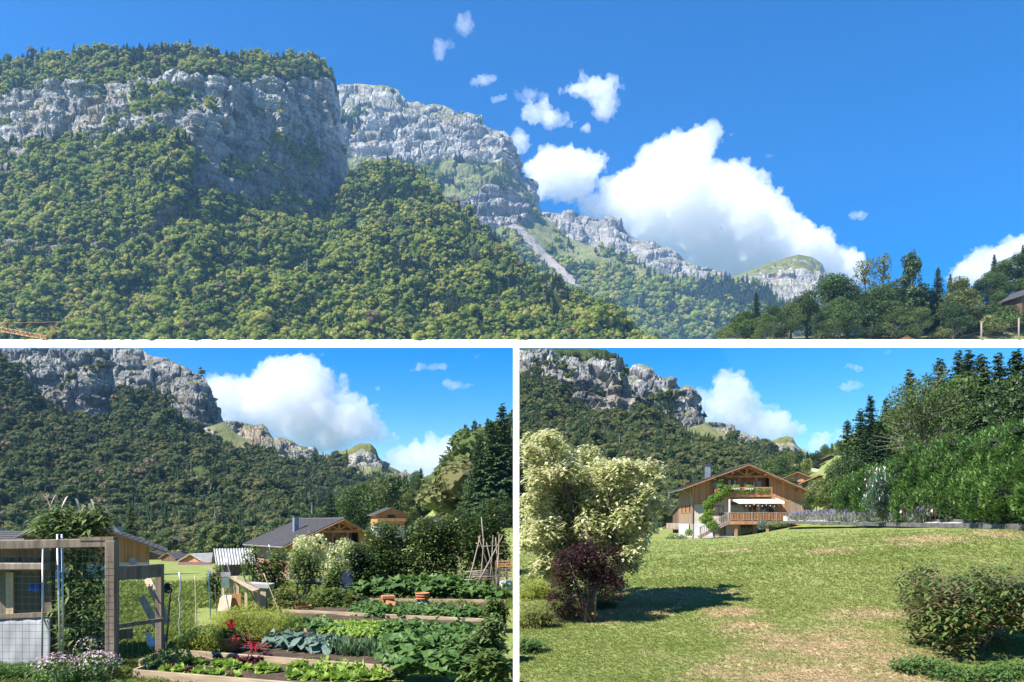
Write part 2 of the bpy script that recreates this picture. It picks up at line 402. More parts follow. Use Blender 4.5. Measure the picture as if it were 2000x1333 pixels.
def proto_conifer(seed, tiers=13, per=9):
    r = np.random.default_rng(seed); V, Fa, n = [], [], 0
    for t in range(tiers):
        z = 0.08 + 0.9 * (t / tiers) ** 0.92; rad = 0.20 * (1 - t / tiers) ** 0.8 + 0.012
        for k in range(per):
            a = 6.283 * (k / per) + r.uniform(-0.3, 0.3) + t; l = rad * r.uniform(0.75, 1.2); d = np.array([math.cos(a), math.sin(a), 0]); s = np.array([-d[1], d[0], 0]) * l * 0.34
            base = np.array([0, 0, z + 0.03]); tip = base + d * l + np.array([0, 0, -l * r.uniform(0.35, 0.7)]); mid = base * 0.5 + tip * 0.5 + np.array([0, 0, 0.02])
            V += [base, mid - s, tip, mid + s]; Fa.append([n, n + 1, n + 2, n + 3]); n += 4
            V += [base + (0, 0, -0.005), mid - s * 0.3 + (0, 0, -0.05), tip * 0.92 + (0, 0, -0.02), mid + s * 0.3]; Fa.append([n, n + 1, n + 2, n + 3]); n += 4
    b = len(V); V += [np.array([0, 0, 1.0]), np.array([0.02, 0, 0.86]), np.array([-0.01, 0.02, 0.86]), np.array([-0.01, -0.02, 0.86])]
    Fa += [[b, b + 1, b + 2, b + 2], [b, b + 2, b + 3, b + 3], [b, b + 3, b + 1, b + 1]]
    return np.array(V), np.array(Fa)
LEAF_V = mat_leaf('valley_forest_leaves', [(0.042, 0.072, 0.018), (0.075, 0.110, 0.026), (0.11, 0.140, 0.036), (0.15, 0.165, 0.046), (0.16, 0.135, 0.06)], 0.3, 0.7, 0.012, 0.62)
LEAF_F = mat_leaf('brightened_forest_leaves', [(0.06, 0.125, 0.022), (0.18, 0.265, 0.038), (0.31, 0.375, 0.06), (0.43, 0.455, 0.095), (0.44, 0.38, 0.14)], 0.45, 0.7, 0.012, 0.62)  # lighter copy of the valley leaves, brighter exposure of the upper view painted in
CONI_F = mat_leaf('forest_needles', [(0.03, 0.062, 0.024), (0.058, 0.10, 0.034), (0.10, 0.14, 0.045)], 0.18, 0.7, 0.012, 0.7)
SNAG = mat_plain('dead_wood', (0.34, 0.31, 0.28), scale=3)
BROWN_F = mat_leaf('withered_leaves', [(0.13, 0.10, 0.05), (0.20, 0.15, 0.08)], 0.2, 0.7)
def make_protos(name, leaf):
    c = bpy.data.collections.new(name)                        # never linked to the scene: only instanced
    def add(nm, me): c.objects.link(bpy.data.objects.new(nm, me))
    for i in range(6): add(name[0] + '%02d' % i, np_mesh('crown', *proto_broad(20 + i), leaf))
    for i in range(3): add(name[0] + '%02d' % (6 + i), np_mesh('crown', *proto_conifer(40 + i), CONI_F))
    t = MB().tube([(0, 0, 0), (0.01, 0, 0.5), (0.0, 0.01, 1)], [0.03, 0.022, 0.005], 5)
    for k in range(9): t.tube([(0, 0, 0.3 + k * 0.07), (0.13 * math.cos(k * 2.1), 0.13 * math.sin(k * 2.1), 0.36 + k * 0.07)], [0.012, 0.004], 3)
    add(name[0] + '09', t.mesh('snag', SNAG)); add(name[0] + '10', np_mesh('crown', *proto_broad(77, 9, 45), BROWN_F)); return c
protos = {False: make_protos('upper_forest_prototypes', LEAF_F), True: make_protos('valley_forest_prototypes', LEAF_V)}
def gn_instances(name, pts, idx, scl, rotz, coll, tilt=None, parent=None):
    """one object whose points carry instances of the prototypes"""
    n = len(pts); me = bpy.data.meshes.new(name); me.vertices.add(n); me.vertices.foreach_set('co', np.asarray(pts, np.float32).ravel())
    for nm, ty, arr, key in (('idx', 'INT', np.asarray(idx, np.int32), 'value'), ('scl', 'FLOAT_VECTOR', np.asarray(scl, np.float32), 'vector'),
                             ('rot', 'FLOAT_VECTOR', np.stack([np.zeros(n) if tilt is None else tilt[:, 0], np.zeros(n) if tilt is None else tilt[:, 1], rotz], 1).astype(np.float32), 'vector')):
        at = me.attributes.new(nm, ty, 'POINT'); at.data.foreach_set(key, arr.ravel())
    o = obj(name, me, parent); o['kind'] = 'stuff'
    g = bpy.data.node_groups.new(name, 'GeometryNodeTree')
    g.interface.new_socket('Geometry', in_out='INPUT', socket_type='NodeSocketGeometry'); g.interface.new_socket('Geometry', in_out='OUTPUT', socket_type='NodeSocketGeometry')
    gi, go = g.nodes.new('NodeGroupInput'), g.nodes.new('NodeGroupOutput')
    ci = g.nodes.new('GeometryNodeCollectionInfo'); ci.inputs['Collection'].default_value = coll; ci.inputs['Separate Children'].default_value = True; ci.inputs['Reset Children'].default_value = True
    io = g.nodes.new('GeometryNodeInstanceOnPoints'); io.inputs['Pick Instance'].default_value = True
    def att(nm, ty):
        a = g.nodes.new('GeometryNodeInputNamedAttribute'); a.data_type = ty; a.inputs['Name'].default_value = nm; return a.outputs['Attribute']
    e2r = g.nodes.new('FunctionNodeEulerToRotation')
    g.links.new(gi.outputs[0], io.inputs['Points']); g.links.new(ci.outputs[0], io.inputs['Instance']); g.links.new(att('idx', 'INT'), io.inputs['Instance Index'])
    g.links.new(att('rot', 'FLOAT_VECTOR'), e2r.inputs[0]); g.links.new(e2r.outputs[0], io.inputs['Rotation']); g.links.new(att('scl', 'FLOAT_VECTOR'), io.inputs['Scale'])
    g.links.new(io.outputs[0], go.inputs[0])
    md = o.modifiers.new('instances', 'NODES'); md.node_group = g
    return o
def forest(name, label, sets, r, lim=-99, kd=1.0):
    """sets: (points, share of conifers, crown height m, share of snags)"""
    P_, I_, S_ = [], [], []
    for W, con, hgt, snag in sets:
        n = len(W); hgt = hgt * kd
        if n == 0: continue
        con = np.full(n, con) if np.isscalar(con) else con
        # stands of conifers and broadleaves come in patches
        patch = fbm(W / (hgt * 7), 3) * 0.55
        isc = r.random(n) < np.clip(con + patch * (con > 0.02), 0, 1)
        id_ = np.where(isc, r.integers(6, 9, n), r.integers(0, 6, n)); u = r.random(n)
        id_ = np.where(u < snag, 9, id_); id_ = np.where((u > 1 - snag * 0.7), 10, id_)
        h = hgt * np.exp(r.normal(0, 0.33, n)).clip(0.4, 1.9) * (1 + 0.35 * fbm(W / (hgt * 4) + 40, 2)).clip(0.6, 1.5) * np.where(isc, 1.25, 1.0) * np.where(id_ == 9, 1.15, 1)
        w = h * r.uniform(0.85, 1.15, n) * np.where(isc, 0.95, 1.05)
        ok = HY - (W[:, 2] + 1.02 * h - H) / W[:, 1] * F > lim
        W, h, w, id_ = W[ok], h[ok], w[ok], id_[ok]
        P_.append(W - np.array([0, 0, 0.04]) * h[:, None]); I_.append(id_); S_.append(np.stack([w, w, h], 1))
    pts = np.concatenate(P_)
    o = gn_instances(name, pts, np.concatenate(I_), np.concatenate(S_), r.uniform(0, 6.28, len(pts)), protos[lim > 0])
    return tag(o, label, 'forest')
# ---------------------------------------------------------------- upper landscape (above the white gutter slab)
rT = np.random.default_rng(11)
WHITE = mat_plain('white_paint', (0.90, 0.90, 0.90), (0.86, 0.86, 0.86), 0.5, 0.6)
DS, DN = 1400.0 * KD, 380.0
def slab():  # white band added where the gutter between upper and lower views runs
    sec = lambda x, d, t: [P(x, 663.6, d), P(x, 679.2, d - t), P(x, 679.2, d + 60)]    # face leans back towards the light
    mb = MB()
    a, b = -260, 1397
    p = [P(a, 663.4, DS + 15), P(a, 679.3, DS - 6), P(b, 663.4, DS + 15), P(b, 679.3, DS - 6)]
    q = [P(a, 669, 2700), P(a, 673, 2700), P(b, 669, 2700), P(b, 673, 2700)]
    mb.add(p + q, [(0, 1, 3, 2), (0, 2, 6, 4), (1, 5, 7, 3), (0, 4, 5, 1), (2, 3, 7, 6), (4, 6, 7, 5)])
    a, b = 1396.5, 2260
    p = [P(a, 663.4, DN + 9), P(a, 679.3, DN - 3), P(b, 663.4, DN + 9), P(b, 679.3, DN - 3)]
    q = [P(a, 669, DN + 70), P(a, 673, DN + 70), P(b, 669, DN + 70), P(b, 673, DN + 70)]
    mb.add(p + q, [(0, 1, 3, 2), (0, 2, 6, 4), (1, 5, 7, 3), (0, 4, 5, 1), (2, 3, 7, 6), (4, 6, 7, 5)])
    o = mb.build('gutter_slab', WHITE); tag(o, 'long white slab standing in for the gutter under the upper view', 'slab', kind='structure')
slab()
# second mountain and its talus
T4 = loft('far_mountain', [[(1040, 412, 2900), (1058, 415, 2900), (1100, 418, 2900), (1150, 423, 2900), (1172, 431, 2900), (1190, 422, 2890), (1206, 430, 2890), (1222, 451, 2880), (1236, 468, 2880), (1270, 472, 2870), (1292, 481, 2860), (1322, 496, 2850), (1352, 516, 2850), (1382, 526, 2850), (1412, 546, 2850), (1440, 556, 2850)],
                          [(1040, 470, 2780), (1150, 480, 2780), (1250, 520, 2760), (1330, 545, 2760), (1440, 562, 2760)], [(1040, 560, 2600), (1200, 600, 2600), (1440, 640, 2600)]],
          [(46, ROCK_F, 26, 8), (20, MEADOW, 6, 14)], nx=260, lim=667, seed=3, sm=3)
T5 = loft('butte', [[(1395, 556, 2700), (1420, 545, 2700), (1460, 531, 2700), (1492, 518, 2690), (1530, 506, 2690), (1560, 498, 2690), (1586, 502, 2690), (1606, 515, 2690), (1614, 535, 2700), (1618, 552, 2710), (1660, 575, 2720)],
                    [(1395, 562, 2660), (1460, 548, 2650), (1520, 532, 2640), (1560, 525, 2630), (1600, 535, 2630), (1614, 550, 2640), (1660, 590, 2650)],
                    [(1395, 590, 2560), (1500, 590, 2540), (1580, 596, 2540), (1660, 640, 2540)], [(1395, 667, 2300), (1660, 667, 2300)]],
          [(14, ROCK_G, 8, 6), (26, ROCK_F, 20, 8), (20, MEADOW, 12, 16)], nx=220, lim=667, seed=5, sm=3)
T6 = loft('wooded_foothill', [[(1300, 552, 2500), (1350, 549, 2500), (1420, 553, 2500), (1480, 556, 2500), (1510, 575, 2480), (1540, 605, 2450), (1640, 650, 2400)], [(1300, 668, 2250), (1500, 668, 2250), (1640, 668, 2300)]],
          [(24, FLOOR, 0, 14)], nx=120, lim=667, seed=6)
T2 = loft('cliff_mountain', [[(640, 172, 2560), (658, 168, 2560), (700, 164, 2550), (750, 167, 2540), (776, 176, 2530), (790, 196, 2530), (800, 201, 2530), (818, 198, 2520), (830, 207, 2520), (845, 204, 2510), (870, 206, 2500), (886, 216, 2490), (896, 223, 2490), (925, 226, 2480), (940, 241, 2470), (956, 254, 2460), (985, 256, 2450), (1000, 271, 2450), (1008, 300, 2450), (1011, 330, 2450), (1021, 346, 2440), (1041, 361, 2440), (1050, 390, 2440), (1059, 419, 2440)],
                          [(640, 215, 2500), (700, 218, 2480), (760, 215, 2460), (800, 232, 2450), (860, 240, 2430), (900, 245, 2420), (960, 275, 2400), (995, 300, 2410), (1010, 335, 2420), (1035, 365, 2410), (1055, 420, 2420)],
                          [(640, 300, 2420), (700, 310, 2400), (760, 322, 2370), (845, 330, 2340), (880, 322, 2340), (940, 318, 2340), (990, 335, 2350), (1020, 372, 2370), (1054, 424, 2390)],
                          [(640, 400, 2280), (720, 392, 2270), (800, 392, 2260), (850, 395, 2260), (905, 398, 2260), (950, 372, 2290), (985, 376, 2310), (1015, 398, 2330), (1050, 432, 2360)],
                          [(640, 520, 2150), (800, 500, 2150), (900, 470, 2180), (950, 455, 2220), (1000, 452, 2250), (1048, 440, 2330)]],
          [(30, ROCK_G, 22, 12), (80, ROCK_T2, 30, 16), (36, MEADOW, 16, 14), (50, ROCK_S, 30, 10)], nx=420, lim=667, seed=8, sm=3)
TA, TB = (1004, 438, 2230), (1102, 545, 2110); TM, TF = talus_pair('upper_talus', TA, TB, 26)
T3 = loft('talus_ridge', [[(960, 452, 2200), (1000, 432, 2260), (1030, 420, 2330), (1059, 419, 2400), (1080, 436, 2380), (1105, 462, 2350), (1150, 481, 2300), (1200, 491, 2250), (1250, 516, 2200), (1300, 546, 2130), (1350, 590, 2060), (1395, 628, 2000), (1415, 668, 1960)],
                       [(960, 468, 2170), (1000, 455, 2200), (1040, 470, 2200), (1080, 496, 2180), (1120, 520, 2150), (1180, 530, 2120), (1250, 545, 2080), (1320, 590, 2010), (1370, 640, 1950), (1405, 669, 1930)],
                       [(960, 560, 1950), (1050, 600, 1930), (1200, 669, 1850), (1300, 669, 1860), (1400, 670, 1900)]],
          [(30, TM, 5, 8), (40, TF, 3, 10)], nx=260, lim=667, seed=9)
# main cliff massif
T1 = loft('main_cliff_mountain', [
    [(-60, 122, 2120), (0, 122, 2110), (40, 118, 2100), (100, 110, 2090), (160, 101, 2080), (200, 95, 2080), (300, 96, 2070), (380, 98, 2070), (450, 107, 2100), (520, 111, 2230), (580, 109, 2330), (618, 113, 2400), (640, 130, 2440), (652, 150, 2450), (657, 165, 2455)],
    [(-60, 185, 1990), (0, 182, 1985), (60, 190, 1980), (120, 178, 1975), (200, 172, 1970), (260, 162, 1960), (340, 153, 1950), (420, 156, 1960), (470, 168, 2040), (530, 155, 2150), (575, 152, 2240), (605, 155, 2310), (635, 155, 2370), (650, 163, 2410), (662, 190, 2440)],
    [(-60, 292, 1900), (0, 290, 1895), (60, 278, 1890), (120, 274, 1888), (180, 268, 1885), (250, 268, 1880), (320, 266, 1870), (380, 272, 1860), (430, 276, 1920), (480, 278, 1995), (540, 276, 2090), (600, 280, 2200), (640, 280, 2280), (665, 282, 2340), (677, 290, 2380)],
    [(-60, 420, 1780), (0, 420, 1780), (120, 420, 1780), (250, 410, 1790), (330, 400, 1800), (390, 385, 1810), (440, 392, 1870), (490, 410, 1930), (540, 420, 2000), (600, 428, 2090), (640, 426, 2160), (672, 420, 2240), (689, 410, 2300)],
    [(-60, 520, 1700), (200, 520, 1700), (390, 470, 1740), (500, 480, 1790), (600, 490, 1850), (680, 480, 1950), (700, 470, 2060)]],
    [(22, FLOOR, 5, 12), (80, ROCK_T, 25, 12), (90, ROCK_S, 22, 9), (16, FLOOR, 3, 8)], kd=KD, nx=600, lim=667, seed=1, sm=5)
# wooded spur in front of the left cliff
T1b = loft('wooded_spur', [
    [(-60, 290, 1900), (0, 288, 1895), (60, 276, 1885), (130, 270, 1875), (200, 268, 1870), (300, 264, 1850), (345, 262, 1835), (368, 272, 1815), (380, 296, 1800)],
    [(-60, 400, 1740), (60, 395, 1735), (180, 390, 1725), (270, 380, 1715), (330, 360, 1715), (362, 350, 1735), (380, 340, 1780)],
    [(-60, 470, 1655), (60, 476, 1655), (170, 478, 1650), (225, 462, 1650), (275, 445, 1655), (330, 405, 1670), (372, 378, 1760)],
    [(-60, 500, 1650), (60, 508, 1648), (170, 512, 1655), (235, 505, 1670), (290, 490, 1690), (345, 440, 1710), (376, 410, 1770)]],
    [(40, FLOOR, 3, 20), (26, FLOOR, 3, 18), (16, ROCK_D, 16, 6)], kd=KD, nx=180, lim=667, seed=4)
# apron of forest between main cliff and second mountain
T1d = loft('wooded_apron', [
    [(640, 420, 2150), (685, 345, 2230), (720, 325, 2260), (760, 318, 2260), (800, 332, 2240), (850, 360, 2200), (870, 400, 2150), (900, 408, 2130), (950, 452, 2080), (1000, 500, 2000)],
    [(620, 470, 1960), (700, 430, 2020), (770, 405, 2040), (820, 412, 2010), (880, 440, 1950), (960, 490, 1880), (1010, 530, 1820)]],
    [(40, FLOOR, 3, 14)], kd=KD, nx=160, lim=667, seed=12)
# lower forest slope down to the slab
T1c = loft('lower_forest_slope', [
    [(-60, 490, 1640), (0, 488, 1640), (100, 500, 1630), (180, 500, 1630), (250, 486, 1650), (310, 458, 1680), (352, 412, 1720), (400, 380, 1760), (440, 392, 1780), (480, 412, 1790), (540, 432, 1800), (600, 454, 1800), (660, 460, 1810), (700, 446, 1860), (740, 418, 1920), (775, 402, 1960), (800, 398, 1970), (850, 420, 1930), (900, 444, 1890), (950, 470, 1840), (1000, 500, 1790), (1050, 534, 1720), (1100, 564, 1660), (1150, 596, 1600), (1200, 626, 1560), (1250, 652, 1500), (1290, 668, 1450)],
    [(-60, 570, 1510), (0, 570, 1510), (200, 575, 1510), (400, 540, 1560), (600, 550, 1580), (800, 540, 1640), (950, 570, 1600), (1100, 630, 1510), (1290, 669, 1446)],
    [(-60, 671, 1426), (300, 671, 1426), (700, 671, 1426), (1000, 671, 1426), (1290, 671, 1442)]],
    [(50, FLOOR, 2, 42), (50, FLOOR, 2, 34)], kd=KD, nx=300, lim=667, seed=14)
fs = []
W, G = scatter(T1c, [0, 1], 6.2, rT); fs.append((W, 0.34 + 0.16 * (G[:, 0] > 850), 15.0, 0.015))
W, G = scatter(T1c, [1], 9, rT, keep=lambda g, w: g[:, 1] > 640); fs.append((W, 0.2, 17, 0.01))
W, G = scatter(T1b, [0, 1], 6.0, rT); fs.append((W, 0.3, 15.5, 0.015))
W, G = scatter(T1b, [2], 16, rT); fs.append((W, 0.1, 15, 0.02))
W, G = scatter(T1d, [0], 5.6, rT); fs.append((W, 0.5, 18, 0.02))
W, G = scatter(T1, [0], 5.2, rT); fs.append((W, 0.45, 15, 0.02))
W, G = scatter(T1, [3], 7, rT); fs.append((W, 0.3, 20, 0.01))
# shrubs and trees on ledges of the cliff
W, G = scatter(T1, [1], 9, rT, keep=lambda g, w: (noise(w / 60 + 3) > 0.30) & (noise(w / 150 + 7) > -0.05)); fs.append((W, 0.1, 15, 0.0))
W, G = scatter(T1, [1], 6.5, rT, keep=lambda g, w: (np.hypot((g[:, 0] - 312) / 48, (g[:, 1] - 205) / 30) < 1)); fs.append((W, 0.4, 19, 0.0))
W, G = scatter(T1, [2], 8, rT, keep=lambda g, w: (noise(w / 90 + 13) > 0.2) | (g[:, 1] > 395)); fs.append((W, 0.1, 17, 0.0))
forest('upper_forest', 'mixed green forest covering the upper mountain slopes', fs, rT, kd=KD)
fs = []
W, G = scatter(T2, [0], 9, rT, keep=lambda g, w: noise(w / 60) > 0.42); fs.append((W, 0.9, 14, 0))
W, G = scatter(T2, [1], 7, rT, keep=lambda g, w: (g[:, 0] < 720) & (g[:, 1] > 225) & (noise(w / 90) > 0.1)); fs.append((W, 0.7, 20, 0))
W, G = scatter(T2, [2, 3], 9, rT, keep=lambda g, w: (noise(w / 70 + 5) > 0.38)); fs.append((W, 0.9, 20, 0))
W, G = scatter(T2, [2, 3], 6, rT, keep=lambda g, w: (g[:, 0] < 860) & (g[:, 1] > 330)); fs.append((W, 0.7, 22, 0))
W, G = scatter(T3, [1], 5.6, rT, keep=lambda g, w: (noise(w / 120 + 2) > -0.45) & off_line(g, TA, TB, 12)); fs.append((W, 0.3, 19, 0.01))
W, G = scatter(T3, [0], 7, rT, keep=lambda g, w: (noise(w / 90 + 2) > 0.15 - (g[:, 0] - 1100) / 300) & off_line(g, TA, TB, 12)); fs.append((W, 0.6, 16, 0))
W, G = scatter(T6, [0], 4.6, rT); fs.append((W, 0.75, 19, 0))
W, G = scatter(T5, [2], 8, rT, keep=lambda g, w: noise(w / 80 + 2) > 0.3); fs.append((W, 0.75, 18, 0))
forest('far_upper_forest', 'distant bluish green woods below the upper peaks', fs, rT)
# ---------------------------------------------------------------- mountains of the two lower views
rB = np.random.default_rng(21)
def set_left():
    fs = []
    far = loft('far_mountain', [[(420, 826, 1330), (437, 823, 1330), (470, 825, 1330), (498, 831, 1330), (511, 828, 1325), (521, 835, 1325), (533, 856, 1320), (551, 855, 1320), (571, 862, 1320), (600, 880, 1320), (626, 893, 1320), (660, 902, 1320)],
                                [(420, 870, 1290), (500, 875, 1280), (560, 895, 1270), (610, 910, 1270), (660, 915, 1280)], [(420, 960, 1200), (540, 980, 1200), (660, 990, 1200)]],
               [(36, ROCK_F, 12, 4), (14, MEADOW, 4, 6)], kd=KD * .97, nx=200, seed=33, sm=3)
    bu = loft('butte', [[(590, 896, 1300), (640, 893, 1300), (660, 883, 1300), (682, 878, 1300), (696, 870, 1300), (706, 866, 1300), (724, 867, 1300), (734, 878, 1300), (739, 892, 1300), (748, 906, 1300), (771, 916, 1300), (800, 931, 1310), (830, 950, 1310)],
                        [(590, 902, 1285), (660, 893, 1280), (700, 882, 1275), (722, 884, 1275), (738, 900, 1280), (771, 922, 1285), (830, 958, 1290)],
                        [(590, 925, 1260), (670, 915, 1250), (700, 912, 1245), (740, 916, 1245), (780, 935, 1250), (830, 965, 1260)], [(590, 1010, 1130), (700, 1010, 1130), (830, 1010, 1150)]],
              [(12, ROCK_G, 3, 3), (22, ROCK_F, 11, 4), (24, MEADOW, 5, 8)], kd=KD * .97, nx=200, seed=35, sm=3)
    wood = loft('wooded_foothill', [[(560, 905, 1180), (590, 899, 1180), (640, 896, 1180), (680, 899, 1180), (668, 913, 1170), (700, 926, 1160), (718, 934, 1150), (745, 930, 1150), (790, 950, 1150), (850, 980, 1150)],
                                    [(560, 1020, 900), (660, 1020, 900), (850, 1020, 900)]], [(30, FLOOR, 0, 10)], kd=KD * .97, nx=140, seed=36)
    c2 = loft('cliff_mountain', [[(205, 681, 1180), (276, 681, 1175), (286, 691, 1170), (300, 697, 1170), (325, 699, 1165), (340, 710, 1160), (360, 716, 1155), (372, 723, 1150), (381, 731, 1150), (396, 733, 1145), (405, 746, 1140), (410, 776, 1140), (420, 791, 1135), (431, 811, 1135), (438, 826, 1135)],
                                 [(205, 745, 1120), (240, 755, 1110), (280, 768, 1100), (320, 782, 1090), (360, 776, 1095), (395, 778, 1100), (415, 798, 1105), (437, 828, 1115)],
                                 [(205, 830, 1040), (300, 830, 1030), (360, 838, 1040), (385, 842, 1060), (410, 838, 1080), (436, 834, 1100)]],
              [(80, ROCK_L, 14, 6), (50, ROCK_S, 13, 5)], kd=KD * .97, nx=360, seed=31, sm=3, top=0.0, cap=680.6)
    TA, TB = (402, 838, 1045), (462, 900, 990); TM, TF = talus_pair('left_talus', TA, TB, 7, KD * .97)
    tal = loft('talus_ridge', [[(375, 850, 1030), (400, 836, 1050), (420, 830, 1065), (438, 823, 1090), (460, 846, 1070), (490, 866, 1050), (520, 871, 1030), (541, 886, 1010), (561, 906, 990), (591, 936, 960), (612, 962, 930), (640, 1000, 900)],
                               [(375, 870, 1000), (420, 868, 1010), (470, 888, 990), (540, 905, 970), (590, 950, 920), (640, 1015, 880)], [(375, 930, 900), (500, 1000, 820), (640, 1020, 850)]],
               [(20, TM, 2, 3), (30, TF, 2, 5)], kd=KD * .97, nx=180, seed=39)
    c1 = loft('main_cliff_mountain', [[(-60, 681, 1010), (0, 681, 1010), (100, 681, 1015), (180, 681, 1025), (212, 681, 1035), (220, 720, 1045), (226, 760, 1050)],
                                      [(-60, 745, 960), (0, 745, 960), (100, 752, 965), (170, 752, 975), (205, 752, 995), (222, 758, 1015), (228, 775, 1030)],
                                      [(-60, 830, 930), (60, 830, 930), (130, 830, 935), (180, 832, 945), (215, 828, 970), (231, 820, 1000)], [(-60, 870, 900), (120, 870, 900), (231, 860, 950)]],
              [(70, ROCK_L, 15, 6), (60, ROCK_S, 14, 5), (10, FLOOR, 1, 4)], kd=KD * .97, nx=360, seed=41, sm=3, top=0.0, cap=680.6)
    sl = loft('wooded_slope', [[(-60, 690, 930), (0, 700, 925), (30, 722, 920), (60, 760, 915), (95, 788, 915), (130, 815, 915), (180, 822, 925), (228, 816, 950), (232, 765, 1000), (262, 768, 1010), (300, 778, 1005), (322, 790, 1000), (350, 822, 980), (400, 850, 940), (440, 882, 900), (480, 907, 860), (520, 932, 820), (560, 958, 770), (600, 984, 720), (640, 1012, 660), (680, 1040, 600)],
                              [(-60, 900, 700), (100, 910, 700), (250, 915, 710), (400, 940, 690), (520, 980, 650), (600, 1012, 610), (680, 1046, 560)],
                              [(-60, 1066, 500), (200, 1066, 500), (400, 1066, 490), (680, 1062, 470)]],
              [(50, FLOOR, 1, 11), (44, FLOOR, 1, 11)], kd=KD * .97, nx=260, seed=44)
    W, G = scatter(sl, [0, 1], 5.4, rB); fs.append((W, 0.30, 7.2, 0.01))
    W, G = scatter(sl, [1], 12, rB, keep=lambda g, w: g[:, 1] > 1010); fs.append((W, 0.5, 8, 0.01))
    W, G = scatter(c1, [2], 6, rB); fs.append((W, 0.3, 8, 0))
    W, G = scatter(c1, [0, 1], 8, rB, keep=lambda g, w: (noise(w / 30 + 3) > 0.34) & (g[:, 1] > 695)); fs.append((W, 0.05, 6.5, 0))
    W, G = scatter(c2, [1], 6, rB, keep=lambda g, w: (g[:, 0] < 340) & (g[:, 1] > 770)); fs.append((W, 0.7, 9, 0))
    W, G = scatter(c2, [0, 1], 9, rB, keep=lambda g, w: (noise(w / 30 + 5) > 0.42) & (g[:, 1] > 700)); fs.append((W, 0.7, 7, 0))
    W, G = scatter(tal, [1], 4.6, rB, keep=lambda g, w: off_line(g, TA, TB, 6)); fs.append((W, 0.4, 8, 0))
    W, G = scatter(tal, [0], 5.5, rB, keep=lambda g, w: g[:, 0] + 60 * noise(w / 40) > 515); fs.append((W, 0.4, 7, 0))
    W, G = scatter(wood, [0], 4.2, rB); fs.append((W, 0.5, 7.5, 0))
    forest('valley_forest', 'dark wooded mountainside behind the vegetable garden', fs, rB, 683, KD * .97)
def set_right():
    fs = []; SD = 260
    far = loft('far_mountain', [[(1365, 826, 1230), (1378, 825, 1230), (1400, 826, 1230), (1416, 828, 1225), (1426, 833, 1225), (1436, 846, 1220), (1456, 849, 1220), (1480, 863, 1220), (1510, 875, 1220)],
                                [(1365, 850, 1200), (1430, 862, 1190), (1510, 885, 1190)], [(1365, 930, 1100), (1510, 930, 1100)]], [(30, ROCK_F, 9, 3), (12, MEADOW, 3, 5)], kd=KD * .97, nx=140, seed=53, sm=3)
    bu = loft('butte', [[(1470, 868, 1200), (1490, 866, 1200), (1506, 862, 1200), (1521, 856, 1200), (1536, 852, 1200), (1548, 855, 1200), (1555, 868, 1200), (1566, 880, 1200), (1581, 888, 1205), (1600, 894, 1205), (1640, 915, 1210)],
                        [(1470, 872, 1190), (1520, 866, 1185), (1546, 868, 1180), (1560, 882, 1185), (1640, 920, 1195)], [(1470, 890, 1170), (1530, 884, 1160), (1570, 892, 1160), (1640, 925, 1180)], [(1470, 980, 1050), (1640, 980, 1050)]],
              [(10, ROCK_G, 2, 2), (18, ROCK_F, 8, 3), (20, MEADOW, 3, 5)], kd=KD * .97, nx=140, seed=55, sm=3)
    wood = loft('wooded_foothill', [[(1440, 880, 1120), (1470, 868, 1120), (1500, 870, 1110), (1515, 875, 1100), (1530, 890, 1090), (1560, 892, 1080), (1600, 905, 1080), (1650, 930, 1080)], [(1440, 1000, 800), (1650, 1000, 800)]], [(26, FLOOR, 0, 8)], kd=KD * .97, nx=110, seed=56)
    c2 = loft('cliff_mountain', [[(1205, 716, 1080), (1222, 718, 1080), (1260, 723, 1075), (1275, 735, 1070), (1290, 743, 1065), (1310, 746, 1060), (1330, 758, 1055), (1345, 766, 1050), (1355, 786, 1045), (1360, 801, 1045), (1370, 816, 1045), (1377, 825, 1045)],
                                 [(1205, 775, 1020), (1245, 780, 1010), (1290, 790, 1000), (1330, 792, 1000), (1355, 802, 1010), (1376, 828, 1030)], [(1205, 830, 950), (1290, 835, 940), (1345, 842, 970), (1374, 834, 1010)]],
              [(60, ROCK_L, 12, 5), (34, ROCK_S, 11, 4)], kd=KD * .97, nx=280, seed=51, sm=3)
    TA, TB = (1352, 838, 985), (1400, 878, 930); TM, TF = talus_pair('right_talus', TA, TB, 5, KD * .97)
    tal = loft('talus_ridge', [[(1320, 845, 950), (1345, 834, 980), (1376, 823, 1010), (1400, 841, 990), (1430, 851, 970), (1460, 871, 940), (1481, 891, 920), (1500, 915, 900), (1530, 960, 860)], [(1320, 865, 900), (1400, 868, 920), (1450, 890, 900), (1530, 975, 830)], [(1320, 920, 820), (1420, 980, 780), (1530, 1000, 800)]],
               [(16, TM, 2, 2), (24, TF, 2, 4)], kd=KD * .97, nx=140, seed=59)
    c1 = loft('main_cliff_mountain', [[(1009, 681, 930), (1080, 681, 930), (1150, 681, 935), (1182, 683, 945), (1198, 693, 955), (1211, 704, 965), (1219, 718, 970), (1226, 742, 975)],
                                      [(1009, 684, 915), (1060, 688, 915), (1110, 700, 915), (1150, 705, 920), (1190, 706, 930), (1210, 715, 945), (1222, 730, 955), (1230, 755, 962)],
                                      [(1009, 735, 880), (1060, 745, 880), (1110, 752, 880), (1160, 756, 885), (1200, 756, 900), (1228, 765, 925), (1236, 780, 945)],
                                      [(1009, 800, 850), (1100, 810, 850), (1160, 822, 855), (1210, 824, 875), (1242, 812, 915)], [(1009, 850, 820), (1120, 850, 820), (1242, 850, 850)]],
              [(14, FLOOR, 1, 3), (56, ROCK_L, 14, 6), (56, ROCK_S, 13, 5), (10, FLOOR, 1, 4)], kd=KD * .97, nx=340, seed=61, sm=3, side=SD, top=0.0, cap=680.6)
